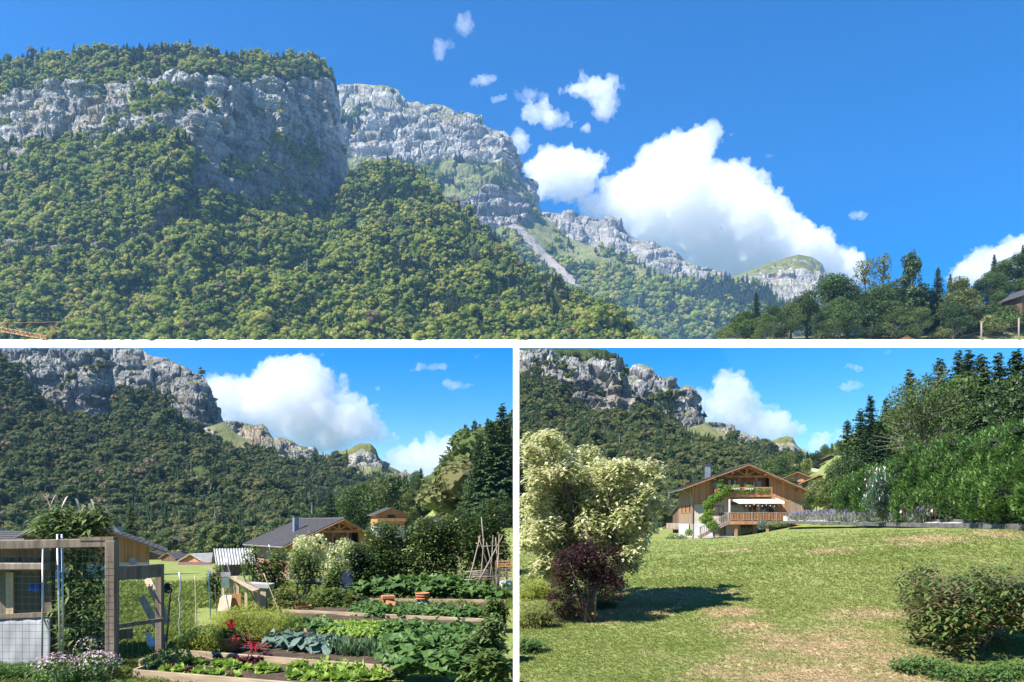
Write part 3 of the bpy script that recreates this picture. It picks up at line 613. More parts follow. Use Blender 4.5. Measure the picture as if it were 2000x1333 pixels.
    sl = loft('wooded_slope', [[(1009, 732, 855), (1050, 737, 850), (1085, 748, 840), (1110, 776, 835), (1140, 803, 835), (1180, 815, 840), (1240, 810, 880), (1242, 790, 910), (1300, 820, 890), (1350, 853, 850), (1400, 874, 800), (1440, 898, 760), (1470, 922, 720), (1500, 950, 680), (1540, 990, 620)],
                              [(1009, 880, 600), (1150, 880, 610), (1300, 900, 620), (1420, 945, 600), (1540, 1000, 560)], [(1009, 1030, 400), (1200, 1030, 400), (1400, 1030, 400), (1540, 1030, 420)]],
              [(46, FLOOR, 1, 9), (40, FLOOR, 1, 9)], kd=KD * .97, nx=220, seed=64, side=SD)
    W, G = scatter(sl, [0, 1], 4.8, rB); fs.append((W, 0.32, 6.2, 0.01))
    W, G = scatter(c1, [3], 6, rB); fs.append((W, 0.3, 7.5, 0))
    W, G = scatter(c1, [0], 4.6, rB, keep=lambda g, w: (g[:, 1] > 690) & (g[:, 0] > 1085)); fs.append((W, 0.45, 6.5, 0))
    W, G = scatter(c1, [1, 2], 7, rB, keep=lambda g, w: (noise(w / 28 + 3) > 0.36) & (g[:, 1] > 696)); fs.append((W, 0.05, 6, 0))
    W, G = scatter(c2, [1], 5.5, rB, keep=lambda g, w: (g[:, 0] < 1320) & (g[:, 1] > 790)); fs.append((W, 0.7, 8, 0))
    W, G = scatter(c2, [0, 1], 8, rB, keep=lambda g, w: noise(w / 30 + 5) > 0.45); fs.append((W, 0.7, 6, 0))
    W, G = scatter(tal, [1], 4.2, rB, keep=lambda g, w: off_line(g, TA, TB, 4)); fs.append((W, 0.4, 7.5, 0))
    W, G = scatter(tal, [0], 5, rB, keep=lambda g, w: g[:, 0] + 40 * noise(w / 40) > 1425); fs.append((W, 0.4, 6.5, 0))
    W, G = scatter(wood, [0], 4, rB); fs.append((W, 0.5, 7, 0))
    forest('valley_forest', 'wooded mountainside behind the timber chalet and lawn', fs, rB, 683, KD * .97)
set_left(); set_right()
# ---------------------------------------------------------------- ground of the two lower views
def sst(a, b, x): t = np.clip((x - a) / (b - a), 0, 1); return t * t * (3 - 2 * t)
SEAM = 1008.0
def ground(x, y):
    x = np.asarray(x, float); y = np.asarray(y, float); a = x / np.maximum(y, 1) * F + CX
    gl = np.interp(y, [0, 24, 60, 100, 200, 300, 1500], [0, 0, -2.2, -5.2, -6.4, -7.0, -10]) + sst(690, 1000, a) * 0.17 * np.clip(y - 62, 0, 160)
    lc = np.interp(y, [0, 11, 18, 30, 60, 85, 150, 300, 1500], [0, 0, .26, .7, 0.75, .5, 0.6, 0.8, -6])
    rc = np.interp(y, [0, 11, 16, 22, 30, 47, 66, 82, 200, 1500], [0, 0, .38, 1.13, 1.98, 2.08, 2.17, 2.5, 9, 12])
    s = sst(np.interp(y, [11, 30, 85], [1050, 1100, 1400]), np.interp(y, [30, 85], [1950, 1650]), a)
    gr = lc * (1 - s) + rc * s + sst(1470, 1700, a) * 0.12 * np.clip(y - 90, 0, 130)
    return np.where(a < SEAM, gl, gr)
def gz(x, y): return float(ground(x, y))
def G(px, py, dmax=600):
    """ground point seen at a photo pixel"""
    d = np.geomspace(4, dmax, 1500); x = (px - CX) / F * d; z = H + (HY - py) / F * d; k = np.nonzero(z <= ground(x, d))[0]
    i = k[0] if len(k) else len(d) - 1; return Vector((x[i], d[i], float(ground(x[i], d[i]))))
def on(px, d): x = (px - CX) / F * d; return Vector((x, d, gz(x, d)))

# lawn colour shared by the turf and its blades; dry patches lie where the photograph has them
DRY = [(G(1640, 1260), 2.0), (G(1600, 1320), 2.2), (G(1700, 1200), 1.2), (G(1300, 1172), 1.7), (G(1345, 1160), 1.4), (G(1150, 1205), 1.2), (G(1420, 1195), 0.9), (G(1460, 1225), 0.9), (G(1620, 1078), 1.2), (G(1810, 1055), 2.0), (G(1440, 1075), 1.6), (G(1240, 1190), 1.3), (G(1740, 1290), 0.9), (G(1960, 1045), 1.6), (G(1530, 1250), 0.8)]
def turf_colour(nt, dry_on=True, green=((0.13, 0.17, 0.038), (0.19, 0.225, 0.060), (0.25, 0.265, 0.10)), dry=((0.27, 0.20, 0.10), (0.46, 0.35, 0.20))):
    p = wpos(nt); n1 = noise_tex(nt, 1.1, 6, 0.65, vec=p); n2 = noise_tex(nt, 14, 4, 0.7, vec=p); n3 = noise_tex(nt, 0.35, 3, 0.5, vec=p)
    g = ramp(nt, math_n(nt, 'ADD', math_n(nt, 'MULTIPLY', n2, 0.6), math_n(nt, 'MULTIPLY', n3, 0.4)), [(0.36, green[0]), (0.5, green[1]), (0.64, green[2])])
    d = ramp(nt, n2, [(0.35, dry[0]), (0.6, dry[1])])
    f = math_n(nt, 'MULTIPLY', math_n(nt, 'SUBTRACT', n1, 0.5), 3.2)
    if dry_on:
        acc = None
        for c, r_ in DRY:
            vm = N(nt, 'VectorMath', operation='DISTANCE'); nt.links.new(p, vm.inputs[0]); vm.inputs[1].default_value = c
            m = math_n(nt, 'SUBTRACT', 1.0, math_n(nt, 'DIVIDE', vm.outputs['Value'], r_ * 1.5), True)
            acc = m if acc is None else math_n(nt, 'MAXIMUM', acc, m)
        f = math_n(nt, 'ADD', f, math_n(nt, 'MULTIPLY', acc, 1.65))
        f = math_n(nt, 'SUBTRACT', f, 0.55)
    else: f = math_n(nt, 'SUBTRACT', f, 0.35)
    f = math_n(nt, 'ADD', f, math_n(nt, 'MULTIPLY', math_n(nt, 'SUBTRACT', n2, 0.5), 1.6), True)
    return mix(nt, f, g, d), n2
def mat_turf(name, leafy=False, **k):
    m, nt, b = nodes(name); c, n2 = turf_colour(nt, **k); b.inputs['Roughness'].default_value = 0.85; b.inputs['Specular IOR Level'].default_value = 0.15
    nt.links.new(c, b.inputs['Base Color'])
    if leafy:
        tr = N(nt, 'BsdfTranslucent'); nt.links.new(c, tr.inputs[0]); mx = N(nt, 'MixShader'); mx.inputs[0].default_value = 0.3
        nt.links.new(b.outputs[0], mx.inputs[1]); nt.links.new(tr.outputs[0], mx.inputs[2]); nt.links.new(mx.outputs[0], nt.nodes['Material Output'].inputs[0])
    else: bump(nt, b, n2, 0.8, 0.04)
    return m
TURF, BLADE = mat_turf('lawn_turf'), mat_turf('lawn_blades', True)
TURF_G, BLADE_G = mat_turf('garden_turf', dry_on=False, dry=((0.15, 0.12, 0.06), (0.26, 0.21, 0.11))), mat_turf('garden_blades', True, dry_on=False, green=((0.10, 0.15, 0.03), (0.16, 0.21, 0.045), (0.23, 0.25, 0.08)), dry=((0.24, 0.20, 0.09), (0.40, 0.33, 0.17)))
def sheet(name, a0, a1, mat, n=170, skirt=None):
    A = np.linspace(a0, a1, n); D = np.concatenate([np.linspace(2.5, 30, 130), np.geomspace(30.5, 1500, 110)])
    aa, dd = np.meshgrid(A, D); x = (aa - CX) / F * dd; z = ground(np.where(np.abs(aa - SEAM) < 0.01, x + (1e-3 if a0 >= SEAM else -1e-3), x), dd)
    z = z + 0.03 * fbm(np.stack([x, dd, x * 0], -1).reshape(-1, 3) * 0.45, 3).reshape(x.shape) * (dd < 80)
    V = np.stack([x, dd, z], -1); 
    if skirt is not None: V = np.concatenate([V[:, :1] - (0, 0, 1.5), V], 1) if skirt == 0 else np.concatenate([V, V[:, -1:] - (0, 0, 1.5)], 1)
    I = np.arange(V.shape[0] * V.shape[1]).reshape(V.shape[:2]); Q = np.stack([I[:-1, :-1], I[:-1, 1:], I[1:, 1:], I[1:, :-1]], 2).reshape(-1, 4)
    o = obj(name, np_mesh(name, V.reshape(-1, 3), Q, mat, smooth=True)); o['kind'] = 'structure'; return o
sheet('garden_ground', -500, SEAM, TURF_G, skirt=1)
sheet('lawn', SEAM, 2500, TURF, skirt=0)
vf_ = obj('valley_floor', np_mesh('valley_floor', [(-9000, -400, -16), (9000, -400, -16), (9000, 9000, -16), (-9000, 9000, -16)], [(0, 1, 2, 3)], FLOOR)); vf_['kind'] = 'structure'

# slim white post added to stand for the gutter between the two gardens
def post():
    w0, w1 = (1002.2 - CX) / F * 6, (1013.8 - CX) / F * 6
    mb = MB().prism([(w0, 6.03), (w1, 5.99), (w1 + 0.001, 6.03), (w0 + 0.002, 6.075)], 'z', -0.4, H + (HY - 671) / F * 6)
    o = mb.build('gutter_post', WHITE); tag(o, 'slim tall white post standing in for the gutter between garden and lawn', 'post')
post()

# grass blades
def tuft(seed, n=9, h=0.05):
    r = np.random.default_rng(seed); V, Fa = [], []
    for k in range(n):
        a = r.uniform(0, 6.28); b = r.normal(0, 0.022, 2); l = h * r.uniform(0.6, 1.3); o_ = np.array([b[0], b[1], -0.005]); d = np.array([math.cos(a), math.sin(a), 0]) * l * r.uniform(0.3, 1.0); s = np.array([-math.sin(a), math.cos(a), 0]) * 0.006
        i = len(V); V += [o_ - s, o_ + s, o_ + d * 0.5 + (0, 0, l * 0.7) + s * 0.8, o_ + d + (0, 0, l)]; Fa.append((i, i + 1, i + 2, i + 3))
    return np.array(V), np.array(Fa)
turf_c = bpy.data.collections.new('turf_prototypes'); turf_g = bpy.data.collections.new('garden_turf_prototypes')
for i in range(4):
    for cc, mt, hh in ((turf_c, BLADE, 0.05), (turf_g, BLADE_G, 0.11)):
        o = bpy.data.objects.new('%s%d' % ('t' if cc is turf_c else 'g', i), np_mesh('tuft', *tuft(i, 9 if cc is turf_c else 12, hh), mt)); cc.objects.link(o)
def grass_cover(name, label, a0, a1, p0, p1, n, coll, smin, smax, keep=None, r=None):
    r = r or np.random.default_rng(5); u = r.uniform(a0, a1, n); v = r.uniform(p0, p1, n)
    D = np.geomspace(8, 90, 500)
    row = lambda a: HY - (ground((a - CX) / F * D, D) - H) / D * F
    d = np.empty(n)
    for k in range(0, 40):
        lo, hi = a0 + (a1 - a0) * k / 40, a0 + (a1 - a0) * (k + 1) / 40; m = (u >= lo) & (u < hi); rr = row((lo + hi) / 2); o_ = np.argsort(rr); d[m] = np.interp(v[m], rr[o_], D[o_])
    x = (u - CX) / F * d; pts = np.stack([x, d, ground(x, d)], 1)
    if keep is not None: k = keep(pts, u, v); pts, d = pts[k], d[k]
    n = len(pts); s = r.uniform(smin, smax, n) * np.clip(d / 14, 0.8, 2.2)
    pts[:, 2] += 0.03 * fbm(np.stack([pts[:, 0], pts[:, 1], pts[:, 0] * 0], -1) * 0.45, 3)
    o = gn_instances(name, pts, r.integers(0, 4, n), np.stack([s, s, s * 0.8], 1), r.uniform(0, 6.28, n), coll); return tag(o, label, 'grass')
grass_cover('lawn_grass', 'short mown lawn grass with dry brown patches', SEAM + 6, 2100, 1035, 1350, 90000, turf_c, 0.32, 0.75)
grass_cover('garden_grass', 'rough grass growing around the garden beds', -60, SEAM - 4, 1140, 1350, 16000, turf_g, 0.6, 1.4, keep=lambda p, u, v: (u < 380) | (v < 1190))

# trees and hedgerows of the valley floor and the garden hillside, too far to tell apart
def woods(name, label, boxes, hgt, con, seed):
    r = np.random.default_rng(seed); pts = []
    for a0, a1, d0, d1, n, thr in boxes:
        a = r.uniform(a0, a1, n); d = np.exp(r.uniform(math.log(d0), math.log(d1), n)); x = (a - CX) / F * d; p = np.stack([x, d, ground(x, d)], 1); pts.append(p[noise(p / 30 + seed) > thr])
    return forest(name, label, [(np.concatenate(pts), con, hgt, 0.0)], r, 1)
woods('valley_hedgerows', 'scattered trees and hedgerows on the valley floor', [(-20, 640, 160, 290, 700, 0.05), (-20, 640, 230, 305, 900, -.2), (1200, 1420, 150, 240, 160, 0.1), (1020, 1420, 210, 250, 500, -.3)], 4.2, 0.15, 3)
woods('hillside_woods', 'green woods covering the hill right of the garden chalet', [(700, 800, 170, 260, 90, -.1), (880, 1003, 235, 300, 420, -.5), (880, 960, 95, 150, 60, -.3)], 8.0, 0.6, 4)
# ---------------------------------------------------------------- plant builders
def blob_points(blobs, n, r, lo=0.75, hi=1.08, upbias=0.15):
    """points in the outer shell of ellipsoids [(centre, radii)] with outward directions"""
    vol = np.array([np.prod(np.abs(b[1])) ** (2 / 3) for b in blobs]); k = r.choice(len(blobs), n, p=vol / vol.sum())
    c = np.array([b[0] for b in blobs], float)[k]; s = np.array([b[1] for b in blobs], float)[k]
    d = r.normal(size=(n, 3)); d[:, 2] += upbias; d /= np.linalg.norm(d, axis=1)[:, None]
    rad = lo + (hi - lo) * r.random(n) ** 0.6
    return c + d * s * rad[:, None], d
def strip_leaves(base, az, el, L, w, droop, seg=3, prof=None, wave=0.0, r=None):
    """n curved leaves as strips"""
    n = len(base); t = np.linspace(0, 1, seg + 1); prof = np.interp(t, [0, .2, .5, .8, 1], prof or [.25, .8, 1, .75, .06])
    L, w, droop, el = [np.broadcast_to(q, n) for q in (L, w, droop, el)]
    h = np.stack([np.cos(az), np.sin(az), 0 * az], 1); s = np.stack([-np.sin(az), np.cos(az), 0 * az], 1)
    c = base[:, None] + h[:, None] * (L * np.cos(el))[:, None, None] * t[None, :, None]
    c = c + np.array([0, 0, 1.0]) * ((L * np.sin(el))[:, None] * t - (L * droop)[:, None] * t ** 2)[..., None]
    o_ = s[:, None] * (w[:, None] * prof)[..., None]
    a, b = c - o_, c + o_
    if wave: a[..., 2] += r.normal(0, 1, a.shape[:2]) * wave * w[:, None]; b[..., 2] += r.normal(0, 1, b.shape[:2]) * wave * w[:, None]
    a[..., 2] += 0.18 * (w[:, None] * prof); b[..., 2] += 0.18 * (w[:, None] * prof)
    V = np.stack([a, c, b], 2).reshape(-1, 3); m = (seg + 1) * 3
    q = []
    for i in range(seg):
        for j in (0, 1): q.append((i * 3 + j, i * 3 + j + 1, i * 3 + j + 4, i * 3 + j + 3))
    return V, (np.array(q)[None] + (np.arange(n) * m)[:, None, None]).reshape(-1, 4)
BARK = mat_plain('bark', (0.16, 0.13, 0.10), (0.07, 0.055, 0.045), 5, 0.9, (1, 1, 0.25), 0.5, dist=0.03)
BARK_C = mat_plain('conifer_bark', (0.11, 0.085, 0.065), (0.05, 0.04, 0.03), 4, 0.9, (1, 1, 0.3), 0.5, dist=0.03)
TWIG = mat_plain('grey_twigs', (0.22, 0.19, 0.16), (0.12, 0.10, 0.085), 5, 0.9)
L_BROAD = mat_leaf('broad_leaves', [(0.045, 0.085, 0.02), (0.075, 0.125, 0.028), (0.12, 0.17, 0.04)], 0.35, 0.5, 0.4, 0.5)
L_YELLOW = mat_leaf('yellowish_leaves', [(0.09, 0.13, 0.03), (0.15, 0.18, 0.045), (0.23, 0.22, 0.075)], 0.4, 0.5, 0.4, 0.4)
L_DARK = mat_leaf('dark_leaves', [(0.030, 0.060, 0.018), (0.050, 0.090, 0.026), (0.080, 0.125, 0.034)], 0.3, 0.45, 0.4, 0.5)
NEEDLE = mat_leaf('spruce_needles', [(0.028, 0.060, 0.024), (0.050, 0.095, 0.033), (0.085, 0.135, 0.045)], 0.18, 0.6, 0.25, 0.5)
THUJA = mat_leaf('hedge_sprays', [(0.05, 0.11, 0.03), (0.10, 0.19, 0.045), (0.17, 0.27, 0.065)], 0.32, 0.55, 0.5, 0.0)
def broadleaf_meshes(seed, n_leaf, mat, h=10.0, rx=4.0, base=0.18, lobes=15, leaf=0.16, limbs=True, open_=0.0, twig=None):
    """trunk mesh and crown mesh of a broadleaf tree of height h"""
    r = np.random.default_rng(seed); bl = []
    for k in range(lobes):
        z = h * r.uniform(base + 0.08, 0.93); q = (z / h - base) / (1 - base); w = rx * (math.sin(math.pi * min(0.98, 0.12 + q * 0.86)) ** 0.75); a = k * 2.4 + r.uniform(-.5, .5); e = r.uniform(0.25, 0.85)
        s = rx * r.uniform(0.24, 0.44); bl.append(((math.cos(a) * w * e, math.sin(a) * w * e, z), (s, s, s * 0.8)))
    bl.append(((0, 0, h * 0.6), (rx * 0.5, rx * 0.5, h * 0.25))); bl.append(((0, 0, h * 0.88), (rx * 0.3, rx * 0.3, h * 0.12)))
    c, d = blob_points(bl, n_leaf, r, 0.55 - open_ * 0.2, 1.12)
    if open_: 
        k = noise(c / (rx * 0.22)) > -0.28 + open_ * 0.35; c, d = c[k], d[k]
    V, Fa = leaf_cards(c, d, leaf, r, 0.75)
    tb = MB(); tr = h * 0.022
    tb.tube([(0, 0, -0.3), (0.02 * h * 0.1, 0, h * base), (0.01 * h, 0.006 * h, h * 0.5), (0, 0, h * 0.9)], [tr * 1.3, tr, tr * 0.6, tr * 0.12], 8)
    if limbs:
        for c_, s_ in bl[:-2]:
            z0 = max(h * base * 0.8, c_[2] - math.hypot(c_[0], c_[1]) * 0.9 - h * 0.05); m_ = (c_[0] * 0.45, c_[1] * 0.45, z0 + (c_[2] - z0) * 0.55)
            tb.tube([(0, 0, z0), m_, c_], [tr * 0.5, tr * 0.34, tr * 0.1], 5)
            if twig:
                for j in range(5): e_ = np.array(c_) + r.normal(0, 1, 3) * np.array(s_) * 0.9; tb.tube([m_, (np.array(m_) + e_) / 2 + r.normal(0, 0.1, 3), e_], [tr * 0.2, tr * 0.13, tr * 0.04], 4)
    return tb.mesh('trunk', twig or BARK, True), np_mesh('crown', V, Fa, mat)
def conifer_meshes(seed, h=16.0, rad=2.6, whorls=36, mat=None, base=0.06, dens=1.0):
    r = np.random.default_rng(seed); B, AZ, EL, LL, WW, DR = [], [], [], [], [], []
    for i in range(whorls):
        q = i / whorls; z = h * (base + (1 - base) * q ** 0.95); l = rad * (1 - q) ** 0.78 * r.uniform(0.8, 1.12) + 0.12
        nb = int((10 if q < 0.8 else 9) * dens)
        for k in range(nb):
            z_ = z + r.uniform(-.6, .6) * h / whorls * 2.4; a = 6.283 * k / nb + i * 1.1 + r.uniform(-.3, .3); L_ = l * r.uniform(0.7, 1.15); el = -0.25 + 0.55 * q + r.uniform(-.12, .12)
            hd = np.array([math.cos(a), math.sin(a), 0]); sd = np.array([-hd[1], hd[0], 0]); m = max(3, int(L_ / 0.42))
            for j in range(m):
                t = (j + 0.35) / m; p = np.array([0, 0, z_]) + hd * L_ * t + np.array([0, 0, L_ * (math.sin(el) * t - 0.22 * t * t + 0.12 * t ** 3)])
                for sgn in (-1, 1):
                    B.append(p); AZ.append(a + sgn * r.uniform(0.5, 1.0)); EL.append(r.uniform(-0.6, 0.05)); LL.append(0.16 + 0.34 * L_ * (1 - t * 0.7) * r.uniform(0.7, 1.2) * 0.62); WW.append(0.055 + 0.075 * L_); DR.append(r.uniform(0.2, 0.6))
            B.append(np.array([0, 0, z_]) + hd * L_ * 0.75 + np.array([0, 0, L_ * (math.sin(el) * .75 - .1)])); AZ.append(a); EL.append(el - 0.15); LL.append(L_ * 0.32); WW.append(0.12); DR.append(0.1)
    V, Fa = strip_leaves(np.array(B), np.array(AZ), np.array(EL), np.array(LL), np.array(WW), np.array(DR), 2, [.5, 1, .9, .6, .1])
    tb = MB().tube([(0, 0, -0.4), (0, 0, h * 0.5), (0, 0, h * 0.99)], [h * 0.014, h * 0.009, 0.012], 7)
    return tb.mesh('trunk', BARK_C, True), np_mesh('crown', V, Fa, mat or NEEDLE)
def tree(name, meshes, loc, scale, label, cat='tree', group=None, rz=None, sz=1.0):
    e = empty(name, loc, rnd.uniform(0, 6.28) if rz is None else rz); e.scale = (scale, scale, scale * sz)
    obj('trunk', meshes[0], e); obj('crown', meshes[1], e); return tag(e, label, cat, group)
SPRUCE = [conifer_meshes(100 + i, 16, r_, 58) for i, r_ in enumerate((2.5, 2.9, 2.2))]
ASHES = [broadleaf_meshes(120 + i, 7500, L_BROAD, 10, 3.6, base=0.03, lobes=26, leaf=0.15) for i in range(3)]
ASHDK = [broadleaf_meshes(130 + i, 7500, L_DARK, 10, 3.2, base=0.03, lobes=26, leaf=0.15) for i in range(2)]
YELLO = [broadleaf_meshes(140, 6000, L_YELLOW, 10, 2.7, base=0.02, lobes=22, leaf=0.14), broadleaf_meshes(141, 3600, L_YELLOW, 10, 3.0, base=0.1, lobes=20, leaf=0.15, open_=0.8)]
POPLAR = broadleaf_meshes(150, 8500, L_DARK, 10, 1.9, base=0.0, lobes=44, leaf=0.15)
BUSH = [broadleaf_meshes(160 + i, 3000, m_, 3, 1.7, base=0.0, lobes=12, leaf=0.10, limbs=False) for i, m_ in enumerate((L_BROAD, L_YELLOW, L_DARK))]
def shrub(name, blobs, n, leaf, mat, loc, label, cat='shrub', seed=0, stems=6, stem_mat=None, kind='card', L=None, W=None, group=None, lo=0.45, tilt=0.8, droop=0.35, part='foliage'):
    """a bush: stems plus one foliage mesh in local metres"""
    r = np.random.default_rng(seed); e = empty(name, loc)
    c, d = blob_points(blobs, n, r, lo, 1.1)
    c = c[c[:, 2] > 0.02]; d = d[:len(c)]
    if kind == 'card': V, Fa = leaf_cards(c, d, leaf, r, tilt)
    else: V, Fa = strip_leaves(c, r.uniform(0, 6.28, len(c)), r.uniform(-0.3, 0.9, len(c)), (L or leaf) * r.uniform(0.7, 1.3, len(c)), (W or leaf * .3) * r.uniform(0.8, 1.2, len(c)), droop, 2)
    obj(part, np_mesh(part, V, Fa, mat), e)
    if stems:
        tb = MB()
        for k in range(stems):
            b = blobs[k % len(blobs)][0]; tb.tube([(r.normal(0, 0.06), r.normal(0, 0.06), -0.05), (b[0] * 0.4, b[1] * 0.4, b[2] * 0.5), b], [0.03, 0.02, 0.006], 5)
        tb.build('stems', stem_mat or BARK, e, True)
    return tag(e, label, cat, group)
# ---------------------------------------------------------------- houses
def mat_planks(name, c, c2, period=0.14, horiz=False):
    m, nt, b = nodes(name); b.inputs['Roughness'].default_value = 0.75; tc = N(nt, 'TexCoord').outputs['Object']
    sx = N(nt, 'SeparateXYZ'); nt.links.new(tc, sx.inputs[0])
    u = sx.outputs['Z'] if horiz else math_n(nt, 'ADD', sx.outputs['X'], sx.outputs['Y'])
    k = math_n(nt, 'FLOOR', math_n(nt, 'DIVIDE', u, period)); fr = math_n(nt, 'FRACT', math_n(nt, 'DIVIDE', u, period))
    wn_ = N(nt, 'TexWhiteNoise', noise_dimensions='1D'); nt.links.new(k, wn_.inputs['W'])
    g = noise_tex(nt, 3, 6, 0.65, stretch=((0.3, 0.3, 4) if horiz else (6, 6, 0.5)))
    f = math_n(nt, 'ADD', math_n(nt, 'MULTIPLY', wn_.outputs['Value'], 0.5), math_n(nt, 'MULTIPLY', g, 0.5))
    colr = ramp(nt, f, [(0.2, c2), (0.75, c)])
    gap = math_n(nt, 'GREATER_THAN', math_n(nt, 'ABSOLUTE', math_n(nt, 'SUBTRACT', fr, 0.5)), 0.44)
    nt.links.new(mix(nt, math_n(nt, 'MULTIPLY', gap, 0.65), colr, tuple(x * 0.35 for x in c2)), b.inputs['Base Color'])
    bump(nt, b, math_n(nt, 'SUBTRACT', 1.0, gap), 0.5, 0.01); return m
LARCH = mat_planks('larch_planks', (0.52, 0.255, 0.105), (0.31, 0.14, 0.055))
LARCH_G = mat_planks('weathered_planks', (0.33, 0.235, 0.155), (0.20, 0.135, 0.085))
DARKWOOD = mat_planks('dark_planks', (0.15, 0.085, 0.05), (0.075, 0.045, 0.03), 0.2)
BEAM = mat_plain('larch_beams', (0.42, 0.20, 0.085), (0.25, 0.115, 0.05), 4, 0.7, (1, 1, 0.2), 0.3)
BEAM_G = mat_plain('grey_beams', (0.30, 0.24, 0.19), (0.17, 0.13, 0.10), 5, 0.8, (1, 1, 0.2), 0.3)
SOFFIT = mat_plain('soffit_boards', (0.50, 0.29, 0.15), (0.34, 0.18, 0.09), 5, 0.7, (1, 0.2, 1))
PLASTER = mat_plain('cream_plaster', (0.52, 0.47, 0.38), (0.42, 0.37, 0.30), 1.2, 0.9, bmp=0.1)
PLASTER_W = mat_plain('white_plaster', (0.54, 0.54, 0.54), (0.44, 0.44, 0.44), 0.8, 0.9, bmp=0.1)
SLATE = mat_plain('slate_tiles', (0.078, 0.07, 0.072), (0.038, 0.034, 0.036), 6, 0.65, (1, 1, 1), 0.4)
GREYROOF = mat_plain('fibre_cement_roof', (0.42, 0.41, 0.39), (0.26, 0.25, 0.24), 1.5, 0.85)
ZINC = mat_plain('zinc', (0.30, 0.31, 0.35), (0.20, 0.21, 0.24), 3, 0.45, metal=0.5)
CANVAS = mat_plain('awning_canvas', (0.72, 0.66, 0.53), (0.62, 0.56, 0.44), 2, 0.9)
RUST = mat_plain('dull_red_sheet', (0.15, 0.06, 0.055), (0.10, 0.04, 0.038), 3, 0.8)
def mat_glass():
    m, nt, b = nodes('window_glass'); b.inputs['Base Color'].default_value = (0.03, 0.035, 0.04, 1); b.inputs['Roughness'].default_value = 0.06; b.inputs['Specular IOR Level'].default_value = 0.8
    return m
GLASS = mat_glass()
def window(parent, x0, x1, z0, z1, y, frame, axis='y', sgn=-1, mull=1, shutters=None):
    """window on a wall plane: frame proud of the wall, pane recessed in it"""
    t = 0.07; M = None
    def B(mb, a0, a1, b0, b1, c0, c1): return mb.box(a0, a1, b0, b1, c0, c1) if axis == 'y' else mb.box(b0, b1, a0, a1, c0, c1)
    f = MB(); o0, o1 = sorted((y + sgn * 0.045, y - sgn * 0.01))
    B(f, x0, x1, o0, o1, z0, z0 + t); B(f, x0, x1, o0, o1, z1 - t, z1)
    for k in range(mull + 2):
        c = x0 + t / 2 + (x1 - x0 - t) * k / (mull + 1); B(f, c - t / 2, c + t / 2, o0, o1, z0 + t, z1 - t)
    w = f.build('window', frame, parent); p0, p1 = sorted((y + sgn * 0.02, y + sgn * 0.004)); B(MB(), x0 + t, x1 - t, p0, p1, z0 + t, z1 - t).build('pane', GLASS, w)
    if shutters:
        for k in (-1, 1):
            a = (x0 - 0.45, x0 - 0.02) if k < 0 else (x1 + 0.02, x1 + 0.45); q0, q1 = sorted((y + sgn * 0.05, y + sgn * 0.005)); B(MB(), *a, q0, q1, z0, z1).build('shutter', shutters, parent)
    return w
def tiled_slope(parent, xr, zr, xe, ze, y0, y1, mat, courses=20, name='roof_slope', und=None, cols=0):
    """a roof pitch from the ridge (xr,zr) to the eave (xe,ze): overlapping courses over a boarded underside"""
    mb = MB(); dx, dz = (xe - xr) / courses, (ze - zr) / courses; n = Vector((-dz, 0, dx)).normalized(); n = n if n.z > 0 else -n
    for i in range(courses):
        a = Vector((xr + dx * i, 0, zr + dz * i)); b = a + Vector((dx, 0, dz)); lift0, lift1 = 0.10, 0.145
        p = [a + n * 0.05, b + n * 0.05, b + n * lift1, a + n * lift0]
        mb.add([(q.x, y, q.z) for y in (y0, y1) for q in p], [(0, 1, 2, 3), (7, 6, 5, 4), (0, 4, 5, 1), (1, 5, 6, 2), (2, 6, 7, 3), (3, 7, 4, 0)])
    o = mb.build(name, mat, parent); o['kind'] = 'stuff'
    u = MB(); a, b = Vector((xr, 0, zr)), Vector((xe, 0, ze)); p = [a - n * 0.06, b - n * 0.06, b + n * 0.046, a + n * 0.046]; y0 += 0.03; y1 -= 0.03
    u.add([(q.x, y, q.z) for y in (y0, y1) for q in p], [(0, 1, 2, 3), (7, 6, 5, 4), (0, 4, 5, 1), (1, 5, 6, 2), (2, 6, 7, 3), (3, 7, 4, 0)]); u.build('roof_boards', und or SOFFIT, o)
    return o
AX, AZ = 0.0, 8.0                                  # ridge
def zl(x): return AZ - 0.42 * (AX - x) if x < AX else AZ - 0.52 * (x - AX)
